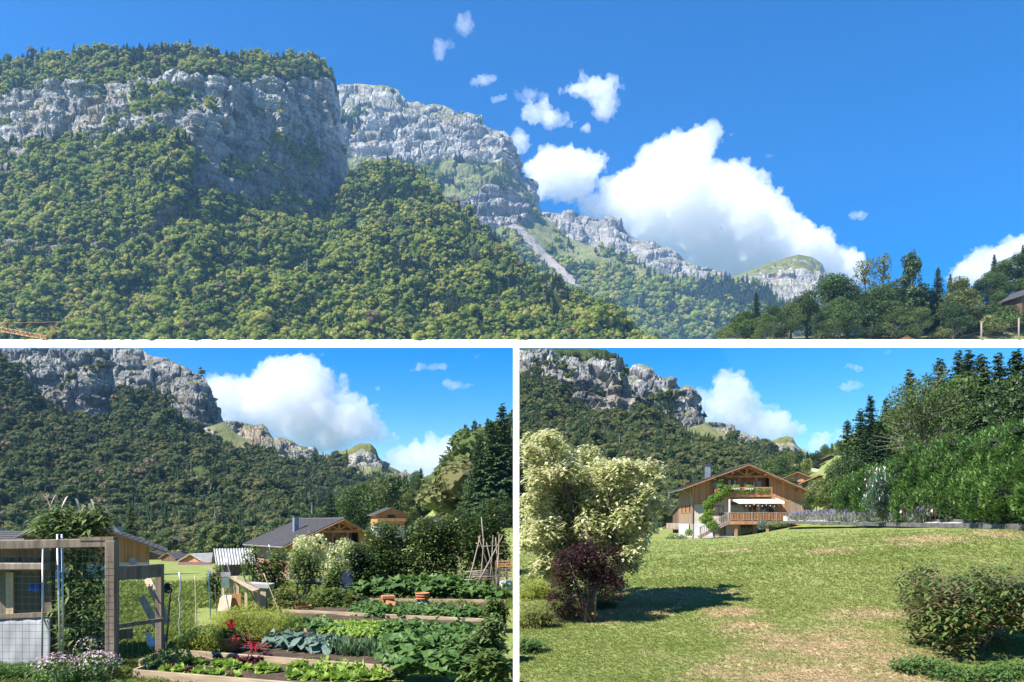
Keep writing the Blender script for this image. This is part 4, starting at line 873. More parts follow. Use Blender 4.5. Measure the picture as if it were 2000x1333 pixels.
def chalet(loc, rz, label, detail=True):
    e = empty('timber_chalet', loc, rz); tag(e, label, 'house'); XL, XR, D = -5.27, 6.24, 9.5; T = 0.18
    # walls
    MB().box(XL, XL + T, 0, D, -0.6, 1.45).build('plinth_wall', PLASTER_W, e)
    MB().prism([(0.0, 1.45), (D, 1.45), (D, zl(XL)), (0.0, zl(XL))], 'x', XL - 0.02, XL + T).build('side_wall', LARCH_G, e)
    MB().box(XR - T, XR, 0, D, 0.5, zl(XR)).build('side_wall', LARCH, e)
    MB().prism([(XL, -0.6), (XR, -0.6), (XR, zl(XR)), (0, AZ), (XL, zl(XL))], 'y', D - T, D).build('back_wall', LARCH_G, e)
    MB().box(XL + T, -1.9, 0.0, T, -0.6, 1.45).build('plinth_wall', PLASTER_W, e)
    MB().box(XL + T, -1.9, 0.0, T, 1.45, 3.6).build('wall', PLASTER, e)
    MB().box(-1.9, 2.9, 0.02, T, -0.6, 4.45).build('wall', PLASTER, e)
    MB().prism([(XL, 3.6), (-3.35, 3.6), (-3.35, zl(-3.35)), (XL, zl(XL))], 'y', -0.03, T).build('gable_cladding', LARCH, e)
    MB().prism([(2.3, 4.46), (2.9, 4.46), (2.9, 0.9), (XR, 0.9), (XR, zl(XR)), (2.3, zl(2.3))], 'y', -0.03, T).build('gable_cladding', LARCH, e)
    MB().box(-3.35, -1.9, -0.005, T, 3.6, 4.45).build('wall', PLASTER, e)
    # recessed gallery under the ridge
    MB().prism([(-3.35, 4.46), (2.3, 4.46), (2.3, zl(2.3)), (0, AZ), (-3.35, zl(-3.35))], 'y', 1.6, 1.75).build('gallery_wall', LARCH, e)
    MB().box(-3.35, 2.3, -0.9, 1.6, 4.46, 4.6).build('balcony_floor', BEAM, e)
    for a, b, c, d in ((-3.1, -1.9, 4.9, 6.3), (-1.55, -0.6, 4.65, 6.5), (0.0, 0.75, 5.2, 6.2), (0.95, 1.9, 4.65, 6.4)): window(e, a, b, c, d, 1.6, BEAM)
    for x in (-3.35, -0.72, 0.95, 2.3):
        MB().box(x - 0.1, x + 0.1, -0.1, 0.12, 4.6, min(zl(x) - 0.12, 6.62 if -1.8 < x < 1.8 else 9)).build('gallery_post', BEAM, e)
    MB().box(-3.3, 2.5, -0.14, 0.10, 6.62, 6.86).build('collar_beam', BEAM, e)
    MB().bar((0, -0.02, 6.86), (0, -0.02, 7.9), 0.2, 0.2).build('king_post', BEAM, e)
    for s in (-1, 1): MB().bar((s * 0.12, -0.02, 6.95), (s * 1.0, -0.02, 7.42), 0.14).build('strut', BEAM, e)
    for s in (-1, 1): MB().bar((s * 2.6, -0.02, zl(s * 2.6) - 0.22), (0, -0.02, AZ - 0.2), 0.2).build('rafter', BEAM, e)
    r_ = MB().box(-3.35, 2.3, -0.92, -0.84, 5.42, 5.52).build('balcony_rail', BEAM, e)
    b_ = MB()
    for k in range(44): x = -3.3 + k * 0.128; b_.box(x, x + 0.09, -0.90, -0.86, 4.62, 5.42)
    b_.build('balcony_balusters', BEAM, e)['kind'] = 'stuff'
    # roof
    rl = tiled_slope(e, AX, AZ, -6.45, zl(-6.45), -1.3, D + 0.8, SLATE, 26); rr = tiled_slope(e, AX, AZ, 7.75, zl(7.75), -1.3, D + 0.8, SLATE, 30)
    MB().prism([(-0.16, AZ + 0.08), (0.16, AZ + 0.06), (0, AZ + 0.2)], 'y', -1.32, D + 0.82).build('ridge_cap', SLATE, e)
    for s, xe in ((-1, -6.45), (1, 7.75)):
        MB().bar((0, -1.33, AZ - 0.02), (xe, -1.33, zl(xe) - 0.02), 0.05, 0.2, up=(0, 1, 0)).build('barge_board', SOFFIT, e)
        for x in (s * 1.6, s * 3.3, s * 4.9): MB().box(x - 0.11, x + 0.11, -1.2, 0.2, zl(x) - 0.34, zl(x) - 0.1).build('purlin_end', BEAM, e)
    MB().tube([(-6.5, -1.3, zl(-6.45) - 0.05), (-6.5, D + 0.7, zl(-6.45) - 0.05)], 0.07, 6).build('gutter', ZINC, e)
    MB().tube([(-6.45, -0.9, zl(-6.45) - 0.1), (-5.4, -0.2, zl(-6.45) - 0.7), (-5.38, -0.12, 0)], 0.045, 6).build('downpipe', ZINC, e)
    ch = MB().box(-3.35, -2.85, 3.6, 4.1, 6.3, 8.3).build('chimney', ZINC, e); MB().box(-3.45, -2.75, 3.5, 4.2, 8.3, 8.42).build('chimney_cap', SLATE, ch)
    # windows of the main floor
    window(e, -4.1, -2.2, 2.35, 3.5, 0.0, BEAM, mull=1)
    for a, b in ((-1.7, 0.0), (0.1, 1.0), (1.35, 2.85)): window(e, a, b, 1.8, 3.9, 0.02, BEAM, mull=1)
    for y in (1.0, 3.6, 6.2): window(e, y, y + 0.9, 2.7, 3.7, XL - 0.02, BEAM, axis='x', mull=0, shutters=BEAM)
    window(e, 1.2, 2.2, 0.2, 1.4, XL, BEAM, axis='x', mull=0)
    for a, b in ((-3.2, -2.0), (-0.6, 0.6), (1.0, 2.2)): window(e, a, b, 0.15, 1.35, 0.0 if a < -1.9 else 0.02, BEAM, mull=1)
    # garage door of upright boards
    gd = empty('garage_door'); gd.parent = e
    for k in range(10): MB().box(3.8 + k * 0.2, 3.985 + k * 0.2, -0.075, -0.04, 1.93, 3.95).build('board', LARCH_G, gd)
    MB().box(3.66, 5.95, -0.09, -0.035, 3.95, 4.08).build('lintel', BEAM, gd)
    for x in (3.66, 5.82): MB().box(x, x + 0.12, -0.09, -0.035, 1.9, 3.95).build('jamb', BEAM, gd)
    MB().box(1.9, 2.5, -0.06, -0.03, 4.85, 5.1).build('plaque', mat_plain('blue_plaque', (0.03, 0.05, 0.10)), e)
    MB().bar((2.9, -0.1, 3.4), (2.3, -1.0, 4.3), 0.16).build('brace', BEAM, e)
    # deck with rail and stairs
    dk = empty('deck'); dk.parent = e
    for k in range(19): MB().box(-2.3, 4.4, -2.8 + k * 0.1475, -2.8 + k * 0.1475 + 0.135, 1.62, 1.70).build('deck_board', BEAM, dk)
    MB().box(-2.36, 4.46, -2.86, -2.80, 1.36, 1.72).build('fascia', BEAM, dk); MB().box(-2.36, -2.30, -2.8, 0, 1.36, 1.72).build('fascia', BEAM, dk)
    for x in (-1.55, 1.4, 3.4): MB().box(x - 0.13, x + 0.13, -2.6, -2.34, -0.8, 1.62).build('deck_post', BEAM, dk)
    for z, h in ((2.62, 0.06), (1.82, 0.05)): MB().box(-2.36, 4.46, -2.86, -2.76, z, z + h).build('rail', BEAM_G, dk); MB().box(-2.36, -2.28, -2.76, 0, z, z + h).build('rail', BEAM_G, dk)
    for x in (-2.32, -0.1, 2.2, 4.4): MB().box(x - 0.05, x + 0.05, -2.88, -2.78, 1.70, 2.62).build('rail_post', BEAM_G, dk)
    b_ = MB()
    for k in range(46): x = -2.25 + k * 0.145; b_.box(x, x + 0.07, -2.84, -2.80, 1.87, 2.62)
    b_.build('balusters', BEAM, dk)['kind'] = 'stuff'
    st = empty('stairs'); st.parent = e
    for y in (-2.75, -1.75): MB().bar((-2.3, y, 1.55), (-5.0, y, -0.05), 0.07, 0.26).build('stringer', BEAM_G, st)
    for k in range(9): MB().box(-2.62 - k * 0.29, -2.34 - k * 0.29, -2.72, -1.78, 1.44 - k * 0.172, 1.49 - k * 0.172).build('tread', BEAM_G, st)
    MB().bar((-2.3, -2.8, 2.62), (-5.0, -2.8, 1.0), 0.06, 0.09).build('handrail', BEAM_G, st); MB().bar((-5.0, -2.8, -0.2), (-5.0, -2.8, 1.1), 0.1).build('newel_post', BEAM_G, st)
    b_ = MB()
    for k in range(16): t = (k + 0.5) / 16; b_.bar((-2.3 - 2.7 * t, -2.8, 1.6 - 1.6 * t), (-2.3 - 2.7 * t, -2.8, 2.6 - 1.6 * t), 0.05)
    b_.build('stair_balusters', BEAM_G, st)['kind'] = 'stuff'
    aw = MB().add([(-1.75, -0.05, 4.32), (2.95, -0.05, 4.32), (3.1, -2.3, 3.86), (-1.2, -2.3, 3.86), (-1.75, -0.05, 4.26), (2.95, -0.05, 4.26), (3.1, -2.3, 3.62), (-1.2, -2.3, 3.62)],
                  [(0, 1, 2, 3), (7, 6, 5, 4), (0, 4, 5, 1), (1, 5, 6, 2), (2, 6, 7, 3), (3, 7, 4, 0)]).build('awning', CANVAS, e)
    for x in (-1.1, 2.6): MB().bar((x, -0.05, 3.4), (x, -2.1, 3.75), 0.05).build('awning_arm', ZINC, aw)
    MB().tube([(-2.2, -2.75, 1.7), (-2.2, -2.75, 4.1)], 0.09, 8).build('rolled_blind', CANVAS, e)
    return e
def house(loc, rz, label, w=8, l=9, hw=3.4, hu=2.0, pitch=0.45, ov=0.9, lower=None, upper=None, roof=None, wins=(), swins=(), chim=None, name='chalet_house', courses=10, balcony=None, und=None):
    """simple gabled house, gable towards -Y"""
    e = empty(name, loc, rz); tag(e, label, 'house'); lower = lower or PLASTER_W; upper = upper or DARKWOOD; roof = roof or SLATE; t = hw + hu; rz_ = t + pitch * w / 2
    MB().box(-w / 2, w / 2, 0, l, -2.5, hw).build('wall', lower, e)
    MB().prism([(-w / 2 - 0.03, hw + 0.002), (w / 2 + 0.03, hw + 0.002), (w / 2 + 0.03, t), (0, rz_), (-w / 2 - 0.03, t)], 'y', -0.03, l + 0.03).build('upper_wall', upper, e)
    for s in (-1, 1): tiled_slope(e, 0, rz_ + 0.12, s * (w / 2 + ov), t + 0.12 - pitch * ov, -ov, l + ov, roof, courses, und=und)
    for a, b, c, d in wins: window(e, a, b, c, d, 0 if c < hw else -0.03, PLASTER_W if upper is DARKWOOD and c > hw else BEAM, mull=0)
    for sd, a, b, c, d in swins: window(e, a, b, c, d, sd * (w / 2 + (0.03 if c > hw else 0)), BEAM, axis='x', sgn=sd, mull=0)
    if chim:
        c = MB().box(chim[0] - 0.4, chim[0] + 0.4, chim[1] - 0.4, chim[1] + 0.4, t, chim[2]).build('chimney', PLASTER, e); MB().prism([(chim[0] - 0.6, chim[2] + 0.25), (chim[0] + 0.6, chim[2] + 0.25), (chim[0], chim[2] + 0.55)], 'y', chim[1] - 0.55, chim[1] + 0.55).build('chimney_cap', SLATE, c)
        MB().box(chim[0] - 0.3, chim[0] + 0.3, chim[1] - 0.3, chim[1] + 0.3, chim[2], chim[2] + 0.25).build('flue', DARKWOOD, c)
    if balcony:
        MB().box(-w / 2 - 0.2, w / 2 + 0.2, -1.1, -0.04, balcony - 0.15, balcony).build('balcony_floor', upper, e); MB().box(-w / 2 - 0.2, w / 2 + 0.2, -1.12, -1.05, balcony + 0.02, balcony + 0.95).build('balcony_rail', upper, e)
    return e
# ---------------------------------------------------------------- lower left: houses and trees beyond the garden
def at(px, py, d): return P(px, py, d)
c = P(690, 1015, 80); chalet((c.x - 1.5, 80, c.z - 8.0), math.radians(38), 'timber chalet with slate roof half hidden behind the garden shrubs')
c = P(188, 1030, 80); hA = house((c.x, 80, c.z - 5.95), 0.42, 'brown and white chalet with satellite dish behind the wire gate', w=9.6, l=9, hw=2.2, hu=1.7, pitch=0.42, ov=1.9, upper=LARCH, courses=14, wins=((2.0, 3.3, 0.5, 1.6), (-2.5, -1.2, 0.5, 1.8), (-1.5, 0, 2.6, 3.6)), chim=(1.9, 3.0, 6.0), und=BEAM)
MB().lathe([(0, 0), (.25, .05), (.42, .16)], 14).build('satellite_dish', GREYROOF, hA, True, loc=(3.4, -0.35, 2.3), rot=(1.2, 0, 0.3))
c = P(40, 1035, 66); house((c.x, 66, c.z - 6.4), math.radians(80), 'grey roofed house with two stone chimneys behind the shed', w=9, l=10, hw=2.6, hu=1.6, pitch=0.42, courses=14, wins=((-1, 0.2, 0.8, 2),), chim=(0.5, 3, 6.6), name='grey_roofed_house')
c = P(377, 1077, 150); house((c.x, 150, c.z - 6.2), math.radians(-28), 'white and brown house with a dull red canopy in the valley', w=6.4, l=6.5, hw=2.6, hu=1.6, pitch=0.42, ov=0.7, upper=LARCH, roof=GREYROOF, courses=8, wins=((-2.4, -1.6, 0.9, 1.9), (-0.6, 0.4, 0.5, 2), (1.3, 2.1, 0.9, 1.9)), swins=((-1, 1, 2, 0.8, 1.9), (-1, 4, 5, 0.8, 1.9)), name='valley_house')
e = empty('red_canopy', P(378, 1104, 144)); tag(e, 'dull red sheet canopy in front of the white valley house', 'canopy'); MB().box(-3, 3, -1, 1, -0.05, 0.05, Matrix.Rotation(0.5, 4, 'X')).build('sheet', RUST, e)
for x in (-2.8, 2.8): MB().box(x - 0.1, x + 0.1, -0.6, -0.4, -2.6, -0.2).build('post', DARKWOOD, e)
def corrugated_barn(loc, rz, label, w=7, l=8, h=4.2, pitch=0.8):
    e = empty('barn', loc, rz); tag(e, label, 'barn'); MB().prism([(-w / 2, -2), (w / 2, -2), (w / 2, h), (0, h + pitch * w / 2), (-w / 2, h)], 'y', 0, l).build('wall', DARKWOOD, e)
    for s in (-1, 1):
        V, Fa = [], []; n = 56
        for i in range(n + 1):
            y = -0.5 + (l + 1) * i / n; dz = 0.05 * math.sin(i * math.pi / 1.0 * 0.5) * 1.6
            V += [(0, y, h + pitch * w / 2 + 0.14 + dz), (s * (w / 2 + 0.6), y, h - pitch * 0.6 + 0.14 + dz)]
        for i in range(n): Fa.append((2 * i, 2 * i + 1, 2 * i + 3, 2 * i + 2))
        o = obj('roof_sheet', np_mesh('roof_sheet', np.array(V), np.array(Fa), GREYROOF), e); md = o.modifiers.new('s', 'SOLIDIFY'); md.thickness = 0.03
    MB().box(-w / 2 - 0.5, w / 2 + 0.5, -0.9, -0.04, h * 0.45 - 0.1, h * 0.45).build('balcony_floor', BEAM_G, e); MB().box(-w / 2 - 0.5, w / 2 + 0.5, -0.92, -0.86, h * 0.45 + 0.02, h * 0.45 + 0.9).build('balcony_rail', BEAM_G, e)
    window(e, -0.6, 0.6, h * 0.5, h * 0.9, 0, BEAM); return e
c = P(438, 1074, 110); corrugated_barn((c.x - 1.0, 110, c.z - 5.0), math.radians(-62), 'dark barn with grey corrugated roof beside the red canopy', 4.2, 4.4, 3.3)
for px, py, d, s, lb in ((338, 1058, 255, 0.62, 'small dark chalet of the far hamlet below the forest'), (358, 1058, 262, 0.54, 'small red brown chalet of the far hamlet below the forest'), (296, 1088, 170, 0.5, 'low white shed left of the valley house'), (330, 1090, 160, 0.45, 'pale roofed hut left of the valley house')):
    c = P(px, py, d); h_ = house((c.x, d, c.z - 5 * s), math.radians(rnd.uniform(-40, 40)), lb, w=9, l=8, hw=2.4, hu=1.4, pitch=0.4, courses=4, wins=((-1, 0, 0.8, 1.8),), name='far_chalet'); h_.scale = (s * 1.3,) * 3
c = P(764, 993, 140); house((c.x, 140, c.z - 6.1 * .62), math.radians(24), 'larch hillside chalet with white base and dark balcony above the garden', w=8.2, l=8, hw=0.9, hu=3.4, pitch=0.42, ov=1.0, upper=LARCH, courses=8, wins=((-2.5, -1.5, -.6, .6), (1, 2, -.6, .6), (-1.2, 1.2, 3.2, 4.2)), balcony=2.2, name='hillside_chalet').scale = (.62,) * 3
c = P(838, 1010, 136); house((c.x, 136, c.z - 3.9 * .75), math.radians(-16), 'low dark cabin below the hillside path', w=5.4, l=6, hw=1.7, hu=0.9, pitch=0.45, lower=DARKWOOD, courses=6, wins=((-0.8, 0.1, 0.3, 1.4),), name='cabin').scale = (.75,) * 3
c = P(873, 946, 190); house((c.x, 190, c.z - 6.2 * .5), math.radians(-10), 'white and dark chalet high on the wooded hill', w=8.6, l=7, hw=3.2, hu=1.2, pitch=0.42, courses=6, wins=((-3, -2, 1, 2.2), (-1.2, 0.2, 0.6, 2.4), (1.4, 2.6, 1, 2.2)), name='hilltop_chalet').scale = (.5,) * 3
pth = [(800, 996), (830, 1001), (860, 1006)]
def ribbon(name, px, width, mat, lift=0.06, label=None):
    pts = [G(*q) for q in px]; V, Fa = [], []
    for i, p in enumerate(pts):
        d = (pts[min(i + 1, len(pts) - 1)] - pts[max(i - 1, 0)]).normalized(); s = Vector((-d.y, d.x, 0)).normalized() * width / 2
        for q in (p - s, p + s): V.append((q.x, q.y, gz(q.x, q.y) + lift))
    for i in range(len(pts) - 1): Fa.append((2 * i, 2 * i + 1, 2 * i + 3, 2 * i + 2))
    o = obj(name, np_mesh(name, np.array(V), np.array(Fa), mat)); o['kind'] = 'structure'; return o
GRAVEL = mat_plain('gravel', (0.46, 0.43, 0.38), (0.30, 0.28, 0.25), 20, 0.95, bmp=0.4)
ribbon('path', pth, 2.0, GRAVEL, 0.3)
# trees beyond the garden, standing on the hill
TL = [('spruce_tree', SPRUCE[0], 255, 985, 1085, 'lone spruce behind the brown and white chalet'), ('spruce_tree', SPRUCE[1], 645, 962, 1030, 'small dark spruce top above the chalet ridge'),
      ('broadleaf_tree', ASHDK[0], 625, 990, 1045, 'dark rounded tree left of the small spruce top'), ('broadleaf_tree', ASHES[0], 680, 950, 1030, 'broad green tree behind the chalet chimney'), ('broadleaf_tree', ASHES[1], 712, 945, 1030, 'broad green tree behind the chalet ridge'),
      ('yellow_tree', YELLO[1], 740, 930, 1025, 'thin yellowish tree rising above the hillside chalet'), ('poplar_tree', POPLAR, 768, 925, 1020, 'tall dark columnar tree above the hillside chalet'), ('spruce_tree', SPRUCE[2], 790, 928, 1010, 'spruce right of the columnar tree on the hill'),
      ('yellow_tree', YELLO[0], 795, 965, 1020, 'yellow green tree beside the hillside path'), ('broadleaf_tree', ASHES[2], 815, 920, 1000, 'round green tree above the hillside path'), ('spruce_tree', SPRUCE[0], 822, 915, 985, 'slender spruce behind the round tree above the path'), ('broadleaf_tree', ASHDK[1], 845, 925, 985, 'dark tree above the grassy bank with path'),
      ('broadleaf_tree', ASHDK[0], 860, 908, 960, 'dark tree behind the white hilltop chalet'), ('broadleaf_tree', ASHES[0], 905, 880, 985, 'green tree right of the white hilltop chalet'), ('spruce_tree', SPRUCE[1], 888, 905, 955, 'small spruce on the skyline of the hill'),
      ('spruce_tree', SPRUCE[0], 912, 865, 1010, 'spruce with pale tips on the hill, left of the tall ones'), ('spruce_tree', SPRUCE[2], 935, 850, 1020, 'dense spruce in the middle of the dark row'), ('spruce_tree', SPRUCE[1], 958, 822, 1030, 'tall spruce second from the white post'), ('spruce_tree', SPRUCE[0], 981, 790, 1040, 'tallest spruce beside the white post'),
      ('spruce_tree', SPRUCE[2], 970, 860, 1040, 'lower spruce in front of the two tallest'), ('spruce_tree', SPRUCE[1], 990, 880, 1050, 'lower spruce at the foot of the tallest one'), ('broadleaf_tree', ASHDK[1], 925, 930, 1040, 'dark broadleaf tree under the spruces'), ('broadleaf_tree', ASHDK[0], 960, 950, 1050, 'dark broadleaf tree above the apple trees'),
      ('broadleaf_tree', ASHES[1], 880, 960, 1010, 'low green tree below the white hilltop chalet'), ('broadleaf_tree', ASHES[2], 598, 1002, 1050, 'low green tree at the edge of the wooded slope'), ('broadleaf_tree', ASHES[0], 425, 1043, 1085, 'pale green tree behind the corrugated barn'), ('spruce_tree', SPRUCE[2], 490, 1028, 1085, 'dark spruce left of the chalet roof'), ('spruce_tree', SPRUCE[0], 512, 1038, 1085, 'second dark spruce touching the chalet eave'), ('broadleaf_tree', ASHDK[1], 470, 1048, 1085, 'dark tree between barn and spruce')]
for i, (nm, ms, px, t, b, lb) in enumerate(TL):
    d = {0: 110}.get(i, 260 if b < 1012 else (150 if px < 900 else 105)); d = 230 if px in (815, 822, 845, 860, 888) else d
    if 400 < px < 520: d = 190
    base = on(px, d); hm = P(px, t, d).z - base.z; h0 = 16 if nm == 'spruce_tree' else 10
    e = tree(nm, ms, base, hm / h0, lb, group='trees beyond the vegetable garden')
    if nm == 'spruce_tree': e.scale.x *= 1.45; e.scale.y *= 1.45
# ---------------------------------------------------------------- vegetable garden
BOARD = mat_plain('bed_boards', (0.36, 0.27, 0.17), (0.22, 0.16, 0.10), 6, 0.85, (0.4, 0.4, 3), 0.4)
GREYWOOD = mat_plain('weathered_grey_wood', (0.22, 0.165, 0.12), (0.085, 0.062, 0.046), 9, 0.85, (1, 1, 0.12), 0.6)
PALEWOOD = mat_plain('pale_sawn_wood', (0.50, 0.38, 0.26), (0.36, 0.26, 0.17), 7, 0.8, (1, 1, 0.2), 0.3)
SOIL = mat_ground('garden_soil', [(0.035, 0.026, 0.018), (0.075, 0.055, 0.038), (0.11, 0.085, 0.06)], 0.25, 1.0)
STEEL = mat_plain('galvanised_tube', (0.62, 0.62, 0.64), (0.48, 0.48, 0.50), 4, 0.35, metal=0.6)
WIRE = mat_plain('green_wire', (0.02, 0.07, 0.05), (0.015, 0.05, 0.035), 5, 0.5)
TERRA = mat_plain('terracotta', (0.50, 0.19, 0.085), (0.38, 0.13, 0.06), 5, 0.85)
SHEETW = mat_plain('white_sheet', (0.30, 0.30, 0.315), (0.15, 0.15, 0.16), 1.6, 0.8, (1, 1, 0.4), 0.3)
L_LET = mat_leaf('lettuce_leaves', [(0.17, 0.27, 0.035), (0.26, 0.38, 0.06), (0.36, 0.46, 0.11)], 0.45, 0.5, 3, 0.3)
L_RED = mat_leaf('red_lettuce_leaves', [(0.045, 0.010, 0.018), (0.10, 0.02, 0.035), (0.16, 0.04, 0.06)], 0.3, 0.5, 3, 0.3)
L_AMA = mat_leaf('amaranth_leaves', [(0.16, 0.008, 0.018), (0.34, 0.015, 0.035), (0.46, 0.035, 0.06)], 0.35, 0.5, 3, 0.3)
L_KALE = mat_leaf('kale_leaves', [(0.06, 0.11, 0.08), (0.11, 0.17, 0.13), (0.18, 0.25, 0.20)], 0.2, 0.5, 3, 0.3)
L_LEEK = mat_leaf('leek_leaves', [(0.05, 0.11, 0.05), (0.09, 0.17, 0.07), (0.15, 0.22, 0.08)], 0.3, 0.5, 3, 0.3)
L_CROP = mat_leaf('crop_leaves', [(0.045, 0.10, 0.026), (0.085, 0.165, 0.04), (0.15, 0.235, 0.06)], 0.35, 0.5, 3, 0.3)
L_LIME = mat_leaf('lime_leaves', [(0.20, 0.25, 0.03), (0.30, 0.34, 0.05), (0.40, 0.41, 0.09)], 0.4, 0.55, 2, 0.2)
L_BUDD = mat_leaf('buddleia_leaves', [(0.07, 0.12, 0.04), (0.13, 0.19, 0.06), (0.22, 0.27, 0.10)], 0.35, 0.5, 2, 0.2)
rG = np.random.default_rng(61)
def plant_mesh(name, n, L, w, el, droop, mat, seg=3, wave=0.0, rise=0.0, spread=0.01, prof=None, petiole=0.0):
    b = np.concatenate([rG.normal(0, spread, (n, 2)), rG.uniform(0, rise + 1e-4, (n, 1))], 1); az = np.arange(n) * 2.399 + rG.uniform(-.3, .3, n)
    e = rG.uniform(el[0], el[1], n); Ls = L * rG.uniform(0.7, 1.15, n); parts = []
    if petiole:
        h = np.stack([np.cos(az) * np.cos(e), np.sin(az) * np.cos(e), np.sin(e)], 1); pl = petiole * rG.uniform(0.5, 1.2, n)
        parts.append(strip_leaves(b, az, e, pl, 0.008, 0.0, 1, [1, 1, 1, 1, 1])); b = b + h * pl[:, None]; e = rG.uniform(-0.15, 0.35, n)
    parts.append(strip_leaves(b, az, e, Ls, w * rG.uniform(0.8, 1.2, n), droop, seg, prof, wave, rG)); V, Fa = joinVF(parts)
    return np_mesh(name, V, Fa, mat, smooth=False)
M_LET = [plant_mesh('lettuce', 26, 0.125, 0.055, (0.15, 1.35), 0.25, L_LET, 3, 0.35, prof=[.4, .8, 1.1, 1, .5]) for _ in range(3)]
M_RED = [plant_mesh('red_lettuce', 26, 0.12, 0.04, (0.2, 1.35), 0.3, L_RED, 3, 0.5, prof=[.4, .8, 1.1, 1, .5]) for _ in range(2)]
M_KALE = [plant_mesh('kale', 13, 0.26, 0.085, (0.35, 1.2), 0.5, L_KALE, 4, 0.25, rise=0.12, petiole=0.16) for _ in range(2)]
M_LEEK = [plant_mesh('leek', 9, 0.42, 0.017, (0.9, 1.45), 0.35, L_LEEK, 4, prof=[1, 1, .9, .6, .05]) for _ in range(2)]
M_CROP = [plant_mesh('crop', 22, 0.15, 0.06, (0.2, 1.3), 0.4, L_CROP, 3, 0.3, rise=0.08, spread=0.05, petiole=0.10) for _ in range(3)]
M_LIME = [plant_mesh('crop', 22, 0.14, 0.055, (0.2, 1.3), 0.4, L_LET, 3, 0.35, rise=0.06, spread=0.05, petiole=0.07) for _ in range(2)]
M_SQU = [plant_mesh('squash', 26, 0.20, 0.105, (0.4, 1.4), 0.35, L_CROP, 4, 0.25, rise=0.05, spread=0.12, prof=[.5, 1, 1.05, .8, .2], petiole=0.34) for _ in range(3)]
def bed_board(a, b, h, name_label):
    p, q = G(*a), G(*b); e = MB().bar((p.x, p.y, h / 2 - 0.03), (q.x, q.y, h / 2 - 0.03), 0.045, h + 0.06).build('bed_board', BOARD, bevel=0.006)
    tag(e, name_label, 'board', 'timber edging boards of the beds'); return p, q
lines = [bed_board((262, 1330), (640, 1362), 0.16, 'front edging board of the lettuce bed at the bottom'), bed_board((350, 1292), (772, 1327), 0.19, 'edging board between lettuces and the kale and leeks'), bed_board((548, 1240), (936, 1272), 0.17, 'edging board between leeks and the row of leafy greens'),
         bed_board((552, 1203), (962, 1224), 0.16, 'edging board behind the row of leafy greens'), bed_board((706, 1182), (988, 1185), 0.18, 'edging board in front of the large squash leaves')]
p, q = G(262, 1330), G(350, 1292); tag(MB().bar((p.x, p.y, 0.06), (q.x, q.y, 0.06), 0.045, 0.2).build('bed_board', BOARD), 'short end board of the lettuce bed', 'board', 'timber edging boards of the beds')
def soil(a, b, c, d, z):
    n = 30; V = []
    for i in range(n + 1):
        for j in range(9):
            u, v = i / n, j / 8; p = (a * (1 - u) + b * u) * (1 - v) + (d * (1 - u) + c * u) * v; V.append((p.x, p.y, z))
    V = np.array(V); V[:, 2] += 0.03 * fbm(V * 4, 3)
    I = np.arange(len(V)).reshape(n + 1, 9); o = obj('garden_bed_soil', np_mesh('garden_bed_soil', V, np.stack([I[:-1, :-1], I[1:, :-1], I[1:, 1:], I[:-1, 1:]], 2).reshape(-1, 4), SOIL, True)); o['kind'] = 'structure'
for k in range(4): soil(lines[k][0], lines[k][1], lines[k + 1][1], lines[k + 1][0], 0.09)
soil(G(706, 1182), G(988, 1185), G(995, 1168), G(700, 1160), 0.1)
def plants(ms, pts, s0, label, cat, group, name, z=0.09, per=0):
    x0, x1 = min(q[0] for q in pts), max(q[0] for q in pts)
    for i, (px, py) in enumerate(pts):
        lb = label.replace('{row}', ('front', 'second', 'rear', 'fourth', 'fifth', 'sixth')[min(i // per, 5)]) if per else label
        if len(pts) > 9: lb += (', left end', ', middle', ', right end')[min(2, int(3 * (px - x0) / (x1 - x0 + .01)))]
        p = G(px, py); s = s0 * rG.uniform(0.85, 1.18); o = obj(name, ms[i % len(ms)], loc=(p.x, p.y, z), rot=(rG.uniform(-.1, .1), rG.uniform(-.1, .1), rG.uniform(0, 6.28)), scale=s); tag(o, lb, cat, group)
def rowpts(x0, y0, x1, y1, n, jy=2.0, jx=0.25, rows=1, dy=0):
    r_ = []
    for k in range(rows):
        for i in range(n): t = (i + 0.5 + rG.uniform(-jx, jx)) / n; r_.append((x0 + (x1 - x0) * t, y0 + (y1 - y0) * t + rG.uniform(-jy, jy) + k * dy))
    return r_
plants(M_LET, rowpts(345, 1306, 560, 1330, 7, 2) + rowpts(300, 1322, 470, 1342, 5, 2) + rowpts(570, 1316, 752, 1333, 6, 2.5) + rowpts(585, 1328, 760, 1342, 6, 2.5) + rowpts(560, 1337, 700, 1346, 5, 2) + rowpts(575, 1309, 720, 1322, 4, 2), 1.18, 'bright green lettuce head in the front bed', 'lettuce', 'green lettuces in the front bed', 'lettuce')
plants(M_RED, [(337, 1322), (373, 1327), (420, 1334), (458, 1306), (487, 1305), (506, 1309), (523, 1302), (470, 1312), (452, 1340), (425, 1303)], 1.2, 'dark red lettuce head in the front bed', 'lettuce', 'red lettuces in the front bed', 'red_lettuce')
plants(M_KALE, [(545, 1272), (572, 1276), (598, 1280), (618, 1277), (560, 1262), (632, 1283)], 1.05, 'blue green kale plant beside the red amaranth', 'kale', 'kale plants in the second bed', 'kale_plant')
plants(M_LEEK, rowpts(640, 1280, 764, 1294, 11, 2.5, rows=2, dy=7), 1.15, 'upright leek in the {row} row of the second bed', 'leek', 'leeks in the second bed', 'leek_plant', per=11)
plants(M_CROP, rowpts(556, 1238, 640, 1244, 7, 3, rows=2, dy=-8), 1.15, 'dark leafy green at the left end of the third bed, {row} row', 'vegetable', 'leafy greens in the third bed', 'leafy_green', per=7)
